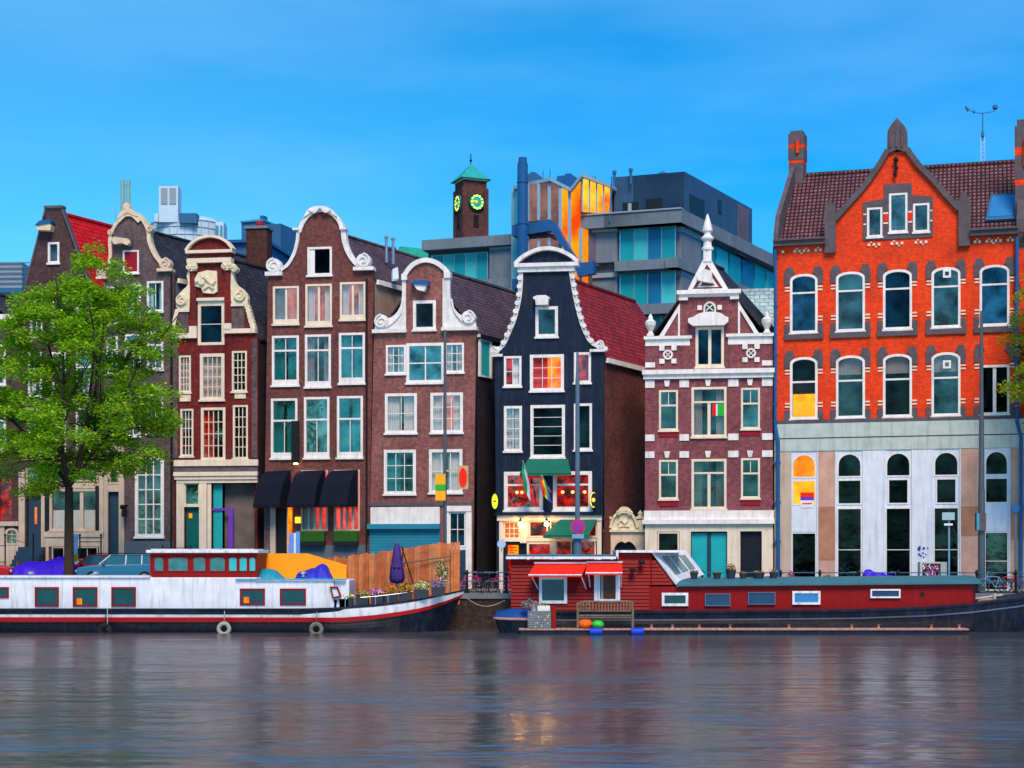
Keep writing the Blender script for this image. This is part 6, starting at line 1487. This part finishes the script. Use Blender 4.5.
b3 = N(nt, 'ShaderNodeBump', Distance=.5); L.new(mu.outputs[0], b3.inputs['Strength']); L.new(wav(.4, 1.1, 1.0, 2.0), b3.inputs['Height']); L.new(b2.outputs[0], b3.inputs['Normal'])
L.new(b3.outputs[0], b.inputs['Normal'])
rz_ = N(nt, 'ShaderNodeMapRange'); L.new(pm.outputs[0], rz_.inputs[0]); rz_.inputs[3].default_value = .17; rz_.inputs[4].default_value = .25; L.new(rz_.outputs[0], b.inputs['Roughness']); L.new(b.outputs[0], out.inputs[0])
m = MB(); m.face([(-900, -600, 0), (900, -600, 0), (900, QY + .3, 0), (-900, QY + .3, 0)]); struct(m, 'water', 'water')

# ================================================================== quay railing
r = empty('quay_railing', 'blue-grey quay railing with black posts along the water edge', 'railing', Vector((0, QY + .3, 1.75)))
def Q(u, y=QY + .3): return (u - CX) / FP * y
for i in range(17):
    u = 467 + i * 39.2
    if 880 < u < 890: continue
    x = Q(u); z = gz(x); m = MB(); m.lathe((x, QY + .3, z), [(.13, 0), (.13, .1), (.07, .16), (.055, .95), (.09, 1.0), (.09, 1.06), (.04, 1.2)], 10); m.build('post', 'black_metal', r)
m = MB()
for z in (.62, 1.05): m.tube((Q(467), QY + .3, 1.75 + z), (Q(1094), QY + .3, 1.75 + z), .028, .028, 6)
m.build('rail', 'far_blue', r)
# ================================================================== lamp posts and signs
def PT(u, y): x = (u - CX) / FP * y; return Vector((x, y, gz(x)))
def zat(v, y): return HC - (v - HZ) / FP * y
p = PT(445, 83.6); r = empty('lamp_post', 'slim grey pole left of the pink-brown house door, carrying a yellow and green sign', 'pole', p)
m = MB(); top_ = Vector((p.x, p.y, zat(330, p.y))); m.tube(p, p + Vector((0, 0, 1.2)), .16, .14, 10); m.tube(p + Vector((0, 0, 1.2)), top_, .10, .07, 10); m.build('pole', 'grey_metal', r)
f = Fr(445, 83.4); m = MB(f); m.box(435.5, 445.6, 474, 500.5, 0, .12); s_ = m.build('sign_board', 'sign_yellow_paint', r); MB(f).box(435.4, 445.7, 484.5, 490.5, -.002, .14).build('sign_band', 'rb_green', s_)
m = MB(f); m.ext(arcp(458, 468.4, 465.6, 489), 0, .05); m.box(446, 460, 470, 471, .0, .03); s2_ = m.build('side_board', 'tan_board', r)
m = MB(f); m.disc(463, 477.5, 4.0, .05, .09, 18, ry=9.5); m.build('red_oval', 'red_cloth', s2_)
p = PT(577.5, 83.6); r = empty('lamp_post', 'tall blue-grey pole in front of the black house, with a round no-parking sign', 'pole', p)
m = MB(); m.tube(p, Vector((p.x, p.y, zat(523, p.y))), .24, .22, 12); m.tube(Vector((p.x, p.y, zat(523, p.y))), Vector((p.x, p.y, zat(378, p.y))), .13, .11, 10); m.tube(Vector((p.x, p.y, zat(378, p.y))), Vector((p.x, p.y, zat(352, p.y))), .09, .06, 10); m.build('pole', 'pole_blue', r)
f = Fr(578, 83.25)
m = MB(f); m.disc(578, 526.5, 7.2, 0, .04, 24); s_ = m.build('sign_plate', 'sign_red', r); m = MB(f); m.disc(578, 526.5, 4.9, .04, .06, 24); m.build('sign_center', 'sign_violet', s_)
m = MB(f); m.strip([(574.3, 522.8), (581.7, 530.2)], .06, .075, 1.6); m.build('sign_bar', 'sign_red', s_); m = MB(f); m.box(572, 584, 534, 538.5, 0, .05); m.build('small_plate', 'pole_blue_light', r)
p = PT(981.5, 83.6); r = empty('lamp_post', 'tall dark pole in front of the orange building, with a small box at mid height', 'pole', p)
m = MB(); m.tube(p, Vector((p.x, p.y, zat(490, p.y))), .19, .17, 12); m.tube(Vector((p.x, p.y, zat(490, p.y))), Vector((p.x, p.y, zat(311, p.y))), .15, .07, 12); m.build('pole', 'grey_metal', r)
f = Fr(981, 83.35); m = MB(f); m.box(976, 985.5, 513, 530.5, -.2, .1); m.build('control_box', 'dark_stone', r); MB(f).box(976, 978.6, 513.5, 530, .1, .14).build('box_label', 'far_glass', r)
for u, y, v0, v1, a, b, lb in ((949, 84, 512.5, 520, 942, 954.5, 'grey rectangular street sign on a thin post in front of the orange building'),):
    p = PT(u, y); r = empty('street_sign', lb, 'sign', p); f = Fr(u, y - .1); m = MB(); m.tube(p, Vector((p.x, p.y, zat(512, y))), .05); m.build('post', 'pole_blue_light', r); MB(f).box(a, b, v0, v1, 0, .04).build('plate', 'pole_plate', r); MB(f).box(944, 952.5, 523.5, 525.5, 0, .04).build('small_plate', 'hull_white', r)
p = PT(1015.5, 84); r = empty('street_sign', 'round blue sign on a thin post at the right edge', 'sign', p); f = Fr(1015, 83.9); m = MB(); m.tube(p, Vector((p.x, p.y, zat(508, 84))), .06); m.build('post', 'pole_blue', r); m = MB(f); m.disc(1015.3, 508.5, 4.2, 0, .04, 20); m.build('plate', 'blue_metal', r)
p = PT(501.5, 84.2); r = empty('street_sign', 'small pale blue sign at the left corner of the cafe', 'sign', p); f = Fr(501.5, 84.1); m = MB(); m.tube(p, Vector((p.x, p.y, zat(539, 84.2))), .04); m.build('post', 'hull_white', r); MB(f).disc(501.5, 544, 4.4, 0, .04, 10).build('plate', 'pole_plate_pale', r)
p = PT(75, 87); r = empty('banner_board', 'pale blue upright banner behind the tree trunk', 'sign', p); f = Fr(75, 87); m = MB(f); m.ext([(73, 534), (78.5, 534), (77.5, 562), (73.5, 562)], 0, .05); m.build('banner', 'pole_plate_pale', r); MB(f).box(73, 78.5, 554, 560, .05, .08).build('orange_patch', 'panel_yellow', r)
p = PT(294, 86); r = empty('barrier_board', 'light blue and white upright board in front of the awning house door', 'board', p); f = Fr(294, 86)
m = MB(f); m.box(289, 294, 533, 575, 0, .06); m.box(296, 300, 531.5, 575, 0, .06); m.build('blue_stripe', 'pole_plate_blue', r); MB(f).box(294, 296, 533, 575, 0, .05).build('white_stripe', 'flower_white', r)
# bollards
for i, (u, lb) in enumerate(((17.5, 'leftmost slim orange bollard before the stone steps'), (34, 'slim orange bollard before the steps, second from the left'), (43.5, 'slim orange bollard at the right foot of the steps'), (62, 'slim orange bollard just left of the tree trunk'))):
    p = PT(u, 86.9); m = MB(); m.lathe(p, [(.09, 0), (.075, .1), (.07, .95), (.08, 1.0), (.04, 1.12)], 10); solo(m, 'bollard', 'bollard_orange', lb, 'bollard', 'slim orange bollards on the left pavement', loc=p)
# ================================================================== bicycles
def bike(col):
    r = empty('bicycle', 'x', 'bicycle', (0, 0, 0)); V = Vector
    for x in (-.54, .54):
        m = MB(); m.torus((x, 0, .35), (0, 1, 0), .33, .022, 24, 6); w = m.build('wheel', 'rubber', r, local=True)
        m = MB(); m.torus((x, 0, .35), (0, 1, 0), .30, .012, 24, 4)
        for i in range(10): a = i * math.pi / 5; m.tube((x, 0, .35), (x + .3 * math.cos(a), 0, .35 + .3 * math.sin(a)), .004, .004, 3)
        m.build('rim', 'steel', w, local=True)
        m = MB(); pts = [(x + .38 * math.cos(a), 0, .35 + .38 * math.sin(a)) for a in [R(t) for t in range(20, 175, 20)]]; m.path(pts, .018, 4); m.build('mudguard', col, r, local=True)
    m = MB(); bb, st_, hd, hd2, rx, fx = V((-.08, 0, .3)), V((-.25, 0, .82)), V((.36, 0, .85)), V((.33, 0, .95)), V((-.54, 0, .35)), V((.54, 0, .35))
    for a, b in ((bb, st_), (bb, hd), (st_, hd), (bb, rx), (st_, rx), (hd2, hd), (hd, fx)): m.tube(a, b, .02, .02, 6)
    m.build('frame', col, r, local=True)
    m = MB(); m.tube(st_, st_ + V((-.03, 0, .14)), .015); m.lathe(st_ + V((-.05, 0, .13)), [(.05, 0), (.11, .03), (.11, .06), (.04, .08)], 8); m.build('saddle', 'rubber', r, local=True)
    m = MB(); m.tube(hd2, hd2 + V((0, 0, .12)), .014); m.path([hd2 + V((-.15, .3, .1)), hd2 + V((0, .22, .13)), hd2 + V((.02, 0, .12)), hd2 + V((0, -.22, .13)), hd2 + V((-.15, -.3, .1))], .014); m.build('handlebar', 'steel', r, local=True)
    m = MB(); m.bx(-.75, -.35, -.07, .07, .74, .76); m.tube((-.7, 0, .75), (-.56, 0, .38), .01); m.build('carrier', 'black_metal', r, local=True)
    return r
protos = {}
bl = [(487, 82.95, 'bicycle_dark', 70, 'dark bicycle with chrome rims leaning at the quay rail left of the red houseboat'), (470, 85.5, 'bicycle_pink', 12, 'pink bicycle parked behind the quay in the dark alley opening'), (503, 85.2, 'bicycle_pink2', 172, 'magenta bicycle against the corner of the cafe'),
    (757, 83.2, 'bicycle_blue', 65, 'pale blue bicycle by the dark door of the rose brick house'), (768, 84.0, 'bicycle_dark', 20, 'dark blue bicycle nearest the drainpipe between rose and orange buildings'), (848, 83.6, 'bicycle_dark', 8, 'black bicycle in front of the second arched window of the orange building'), (893, 83.4, 'bicycle_purple', 55, 'purple bicycle standing at the third arched window'),
    (958, 83.2, 'bicycle_dark', 10, 'dark bicycle by the rail left of the tall pole at right'), (994, 83.3, 'bicycle_blue', 172, 'blue bicycle just right of the tall pole'), (1008, 83.9, 'bicycle_red', 15, 'red bicycle beside the round blue sign post'), (1020, 83.1, 'bicycle_dark', 5, 'black bicycle cut by the right edge of the photo')]
for u, y, col, ang_, lb in bl:
    if col not in protos: o = protos[col] = bike(col)
    else: o = copy_tree(protos[col])
    p = PT(u, y); o.location = p; o.rotation_euler = (0, R(0), R(ang_)); o['label'] = lb; o['category'] = 'bicycle'; o['group'] = 'bicycles parked along the quay'
# ================================================================== cars
def car(paint, label, loc, rz):
    r = empty('parked_car', label, 'car', (0, 0, 0)); V = Vector
    pr = [(-2.15, .42), (-2.18, .62), (-2.12, .80), (-1.55, .90), (-.98, .96), (1.85, 1.0), (2.08, .86), (2.12, .5), (2.05, .36)]
    m = MB(); secs = []
    for y, s_ in ((-.84, .97), (-.80, 1), (.80, 1), (.84, .97)): secs.append([V((x * s_, y, .35 + (z - .35) * (s_ ** 3))) for x, z in pr])
    wells = []
    for a, b in zip(secs, secs[1:]): m.loft(a, b)
    for s_ in (secs[0], secs[-1]):
        for t in tessellate_polygon([s_]): m.face([s_[i] for i in t])
    m.build('body', paint, r, local=True, bevel=.05)
    g = [(-1.0, .95), (-.42, 1.44), (1.55, 1.44), (1.92, 1.0)]
    m = MB(); A = [V((x, -.78 if z < 1.2 else -.62, z)) for x, z in g]; B_ = [V((p.x, -p.y, p.z)) for p in A]; m.loft(A, B_); m.face(A); m.face(B_); m.build('windows', 'car_glass', r, local=True)
    m = MB(); C_ = [V((-.46, -.66, 1.43)), V((1.58, -.66, 1.43)), V((1.58, .66, 1.43)), V((-.46, .66, 1.43))]; m.sweep(C_, V((0, 0, .05))); m.build('roof', paint, r, local=True, bevel=.03)
    m = MB()
    for y in (-1, 1):
        for x0, x1 in ((-1.02, -.46), (.32, .34), (1.14, 1.14), (1.93, 1.58)): m.tube((x0, y * .79, .96), (x1, y * .635, 1.45), .032, .03, 6)
    m.build('pillar', 'hull_white' if paint == 'car_blue' else paint, r, local=True)
    for x in (-1.35, 1.3):
        for y in (-.78, .78):
            m = MB(); m.tube((x, y - .1, .31), (x, y + .1, .31), .31, .31, 20); w = m.build('wheel', 'rubber', r, local=True); m = MB(); m.tube((x, y - .11, .31), (x, y + .11, .31), .19, .19, 12); m.build('rim', 'steel', w, local=True)
    for y in (-.62, .62):
        m = MB(); m.lathe((-2.14, y, .62), [(.03, -.09), (.11, -.05), (.11, .05), (.03, .09)], 10); m.build('headlight', 'hull_white', r, local=True)
        m = MB(); m.bx(2.0, 2.12, y - .12, y + .12, .65, .85); m.build('tail_light', 'red_cloth', r, local=True)
    m = MB()
    for y in (-.6, .6): m.tube((-.2, y, 1.53), (1.4, y, 1.53), .02)
    for x in (0, 1.2): m.tube((x, -.6, 1.54), (x, .6, 1.54), .02)
    m.build('roof_rack', 'black_metal', r, local=True)
    m = MB(); m.bx(-.85, -.7, -.98, -.82, .98, 1.1); m.bx(-.85, -.7, .82, .98, .98, 1.1); m.build('wing_mirror', paint, r, local=True)
    r.location = loc; r.rotation_euler = (0, 0, rz); return r
CLOUD_COL = (1.9, 4.3, 7.0); SUN_E = 3.0; EXPO = .52
c1 = PT(122, 84.0); car('car_blue', 'blue estate car with white pillars and roof rack parked behind the white houseboat', c1, R(3))
c2 = PT(100, 86.2); car('car_red', 'red car mostly hidden behind the blue estate car', c2, R(2))
c3 = PT(-28, 84.2); car('car_red', 'dark red car at the left edge behind the purple cover', c3, R(181))
FT = Fr(40, 83.7)
tarp('covered_vehicle', 'bright purple cover over a parked vehicle left of the tree trunk', 'covered vehicle', FT, [(1, 592), (4, 576), (12, 566), (24, 561.5), (36, 562), (46, 560), (56, 556.5), (64, 557.5), (71, 567), (74, 592)], 1.7, 'tarp_purple', 592, .07)
tarp('scooter_cover', 'purple cover over a scooter behind the long teal roof', 'cover', Fr(880, 83.4), [(863, 590), (865, 573), (870, 569), (878, 572), (888, 574), (896, 577), (899, 590)], .8, 'tarp_purple', 590, .05)
p = PT(934, 84.6); f = Fr(934, 84.6)
r = empty('utility_box', 'grey utility cabinet with a graffiti panel by the white pilaster', 'cabinet', p); MB(f).box(920, 947, 562, 592, -.5, 0).build('cabinet', 'sage_band', r); m = MB(f); m.box(922.5, 940.5, 563.5, 582, 0, .02); pn = m.build('poster_panel', 'door_dark', r)
m = MB(f); rr = random.Random(4); m.mi = 0
for i in range(16):
    m.mi = i % 3; u = 924 + (i % 8) * 2; v = 567 + (i // 8) * 6 + rr.uniform(-1, 1)
    m.strip(cr([(u, v - 2), (u + 1.5 * rr.uniform(-1, 1), v), (u + rr.uniform(0, 2), v + 1), (u + rr.uniform(-1, 1), v + 3)], 3), .02, .03, .9)
m.build('graffiti', ['flower_white', 'flower_pink', 'flower_purple'], pn)
rr = random.Random(21)
for u, y, w, hh, ms, lb in ((827, 84.3, .34, .5, [1, 1, 9], 'low dark green potted bush in front of the first pink stone pilaster'), (791, 84.5, .2, .8, [2, 2, 1], 'small plant with pink blossom by the leftmost dark door of the orange building')):
    p = PT(u, y); r = empty('potted_plant', lb, 'plant', p); m = MB(); m.lathe(p, [(.16, 0), (.22, .5), (.24, .5), (.2, .45)], 12); m.build('pot', 'pot_dark', r); m = MB(); plant_mesh(m, p + Vector((0, 0, .45)), w, w, hh, 320, rr, ms, .07); m.build('foliage', LM, r)
# ================================================================== trees
def leaf_mat(name, a, b_, c_):
    m, nt, out = new_mat(name); L = nt.links
    g = N(nt, 'ShaderNodeNewGeometry'); rp = N(nt, 'ShaderNodeValToRGB'); L.new(g.outputs['Random Per Island'], rp.inputs[0])
    rp.color_ramp.elements[0].color = c4(a); rp.color_ramp.elements[1].color = c4(c_); e = rp.color_ramp.elements.new(.55); e.color = c4(b_)
    tc = N(nt, 'ShaderNodeTexCoord'); nz = N(nt, 'ShaderNodeTexNoise', Scale=.8, Detail=3.0); L.new(tc.outputs['Object'], nz.inputs['Vector'])
    mr = N(nt, 'ShaderNodeMapRange'); L.new(nz.outputs['Fac'], mr.inputs[0]); mr.inputs[1].default_value = .35; mr.inputs[2].default_value = .65; mr.inputs[3].default_value = 0; mr.inputs[4].default_value = .7
    c = mixc(nt, mr.outputs[0], rp.outputs[0], b_)
    p = N(nt, 'ShaderNodeBsdfPrincipled'); L.new(c, p.inputs['Base Color']); p.inputs['Roughness'].default_value = .55
    t = N(nt, 'ShaderNodeBsdfTranslucent'); L.new(c, t.inputs[0]); mx = N(nt, 'ShaderNodeMixShader'); mx.inputs[0].default_value = .42
    L.new(p.outputs[0], mx.inputs[1]); L.new(t.outputs[0], mx.inputs[2]); L.new(mx.outputs[0], out.inputs[0])
leaf_mat('leaves', (.05, .20, .006), (.24, .52, .008), (.62, .80, .02)); leaf_mat('leaves_autumn', (.10, .26, .012), (.28, .50, .012), (.75, .30, .01))
def tree(label, base, sil, cy, vfork, mat, seed, nclump, lean=0, crown_depth=.85, nleaf=75):
    rr = random.Random(seed); k = cy / FP
    r = empty('street_tree', label, 'tree', base)
    def prof(v):
        for a, b in zip(sil, sil[1:]):
            if a[0] <= v <= b[0]: t = (v - a[0]) / (b[0] - a[0]); return a[1] + (b[1] - a[1]) * t, a[2] + (b[2] - a[2]) * t
        return sil[-1][1:]
    cl = []; vmin, vmax = sil[0][0], sil[-1][0]; mw = max(s_[2] for s_ in sil); tries = 0
    while len(cl) < nclump and tries < 60000:
        tries += 1; v = rr.uniform(vmin, vmax); c, hw = prof(v)
        if rr.random() > (hw / mw) ** 1.3: continue
        a = rr.random() * 6.283; q = rr.random() ** .42
        x = ((c + hw * q * math.cos(a)) - CX) * k; y = cy + hw * k * crown_depth * q * math.sin(a); z = HC - (v - HZ) * k
        pt = Vector((x, y, z))
        if noise.noise(pt * .75 + Vector((seed, 0, 0))) < -.03: continue
        cl.append(pt)
    # limbs: trunk, forks, then a twig to each clump from the nearest limb node
    m = MB(); fk = Vector((base.x + lean, base.y, HC - (vfork - HZ) * k))
    m.tube(base - Vector((0, 0, .2)), base + Vector((0, 0, .5)), .34, .26, 12); m.tube(base + Vector((0, 0, .5)), fk, .26, .2, 12)
    nodes = [(fk, .18)]; top = HC - (vmin - HZ) * k
    def limb(p, d, r_, n, sp):
        for i in range(n):
            d = (d + Vector((rr.uniform(-.25, .25), rr.uniform(-.25, .25), rr.uniform(-.05, .18)))).normalized(); q = p + d * sp; r2 = r_ * .8
            m.tube(p, q, r_, r2, 7); nodes.append((q, r2)); p = q; r_ = r2
            if i in (1, 3) and r_ > .04: limb(p, (d + Vector((rr.uniform(-1, 1), rr.uniform(-1, 1), .1)) * .8).normalized(), r_ * .65, n - i - 1, sp * .85)
    H_t = top - fk.z
    for i in range(7):
        a = i * 2.4 + rr.random(); t = .25 + .75 * rr.random(); limb(fk, Vector((math.cos(a) * t * .9, math.sin(a) * t * .9, 1)), .15 * rr.uniform(.7, 1), 6, H_t / 7)
    for pt in cl:
        nd = min(nodes, key=lambda n_: (n_[0] - pt).length + max(0, n_[0].z - pt.z) * 1.5); mid = (nd[0] + pt) / 2 + Vector((0, 0, .12)); r0 = min(.03, nd[1] * .5)
        m.tube(nd[0], mid, r0, r0 * .6, 4, caps=False); m.tube(mid, pt, r0 * .6, .006, 4, caps=False)
    m.build('trunk', 'bark', r, smooth=True)
    vs_, fs = [], []
    inv = ROOTM[r.name].inverted(); off = inv.translation
    for pt in cl:
        R_ = rr.uniform(.35, 1.0); out = Vector((pt.x - base.x, pt.y - base.y, 0)); out = out.normalized() if out.length > .1 else Vector((1, 0, 0))
        for j in range(int(nleaf * (R_ / .65) ** 2)):
            a = rr.random() * 6.283; q = math.sqrt(rr.random()) * R_
            l = Vector((q * math.cos(a), q * math.sin(a), rr.gauss(0, .16) - .35 * q * q / R_))
            p = pt + l + off; s_ = rr.uniform(.065, .125)
            n_ = Vector((rr.gauss(0, .45), rr.gauss(0, .45), 1)).normalized(); d = n_.orthogonal(); d.rotate(Matrix.Rotation(rr.random() * 6.283, 3, n_)); d.normalize(); e = n_.cross(d)
            i = len(vs_)
            # five-lobed leaf, folded a little along its rib
            vs_ += [p - d * s_, p + e * s_ * .55 - d * s_ * .2 + n_ * s_ * .2, p + e * s_ * .5 + d * s_ * .45 + n_ * s_ * .2, p + d * s_ * 1.25, p - e * s_ * .5 + d * s_ * .45 + n_ * s_ * .2, p - e * s_ * .55 - d * s_ * .2 + n_ * s_ * .2]
            fs.append((i, i + 1, i + 2, i + 3)); fs.append((i, i + 3, i + 4, i + 5))
    me = bpy.data.meshes.new('crown'); me.from_pydata(vs_, [], fs); me.materials.append(MATS[mat]); o = bpy.data.objects.new('crown', me); COL.objects.link(o); o.parent = r
    return r
b0 = PT(69, 83.6)
tree('leafy bright green tree with a dark trunk in front of the leftmost houses', b0, [(240, 98, 4), (256, 94, 18), (275, 86, 40), (300, 92, 68), (330, 90, 86), (370, 82, 96), (410, 78, 100), (440, 76, 102), (460, 66, 88), (478, 46, 62), (490, 36, 30)], 83.6, 487, 'leaves', 3, 400, nleaf=125)
b1 = PT(1085, 83.8)
tree('tree at the right edge with only a few leafy twigs reaching in', b1, [(235, 1082, 20), (270, 1080, 56), (330, 1084, 74), (385, 1084, 76), (420, 1090, 50)], 83.8, 440, 'leaves_autumn', 8, 260, nleaf=85)

# ================================================================== sky, sun, camera
w = bpy.data.worlds.new('World'); SC.world = w; w.use_nodes = True; nt = w.node_tree; nt.nodes.clear(); L = nt.links
out = nt.nodes.new('ShaderNodeOutputWorld'); bg = nt.nodes.new('ShaderNodeBackground'); sky = nt.nodes.new('ShaderNodeTexSky')
SUN_EL, SUN_ROT = R(50), R(172)
sky.sky_type = 'NISHITA'; sky.sun_disc = False; sky.sun_elevation = SUN_EL; sky.sun_rotation = SUN_ROT; sky.air_density = 1.0; sky.dust_density = .3; sky.ozone_density = 2.0
tc = nt.nodes.new('ShaderNodeTexCoord'); mp = nt.nodes.new('ShaderNodeMapping'); mp.inputs['Scale'].default_value = (1.2, 1.2, 5); L.new(tc.outputs['Generated'], mp.inputs[0])
nz = N(nt, 'ShaderNodeTexNoise', Scale=1.6, Detail=5.0, Roughness=.55); L.new(mp.outputs[0], nz.inputs['Vector'])
mr = N(nt, 'ShaderNodeMapRange'); L.new(nz.outputs['Fac'], mr.inputs[0]); mr.inputs[1].default_value = .42; mr.inputs[2].default_value = .68; mr.inputs[3].default_value = 0; mr.inputs[4].default_value = .35
sx = N(nt, 'ShaderNodeSeparateXYZ'); L.new(tc.outputs['Generated'], sx.inputs[0])
mx_ = N(nt, 'ShaderNodeMapRange', interpolation_type='SMOOTHSTEP'); L.new(sx.outputs[0], mx_.inputs[0]); mx_.inputs[1].default_value = -.45; mx_.inputs[2].default_value = .35
tint = mixc(nt, mx_.outputs[0], (.22, .84, 1.06), (.0, .62, 1.06))
c = mixc(nt, 1.0, sky.outputs[0], tint, 'MULTIPLY'); c = mixc(nt, mr.outputs[0], c, CLOUD_COL)
L.new(c, bg.inputs[0]); bg.inputs[1].default_value = .12; L.new(bg.outputs[0], out.inputs[0])
sl = bpy.data.lights.new('sun', 'SUN'); sl.energy = SUN_E; sl.angle = R(25); sl.color = (1, .74, .52); so = bpy.data.objects.new('sun', sl); COL.objects.link(so)
dv = Vector((math.sin(SUN_ROT) * math.cos(SUN_EL), math.cos(SUN_ROT) * math.cos(SUN_EL), math.sin(SUN_EL))); so.rotation_euler = dv.to_track_quat('Z', 'Y').to_euler(); so.location = (0, 0, 60)
cam = bpy.data.cameras.new('camera'); co = bpy.data.objects.new('camera', cam); COL.objects.link(co); co.location = (0, 0, HC); co.rotation_euler = (R(90), 0, 0)
cam.sensor_width = 36; cam.lens = FP / 1024 * 36; cam.shift_y = (HZ - 384) / 1024; cam.clip_end = 6000; cam.clip_start = .5; SC.camera = co
vs_ = SC.view_settings; vs_.view_transform = 'Standard'; vs_.look = 'None'; vs_.gamma = 1; vs_.use_curve_mapping = False; vs_.exposure = EXPO
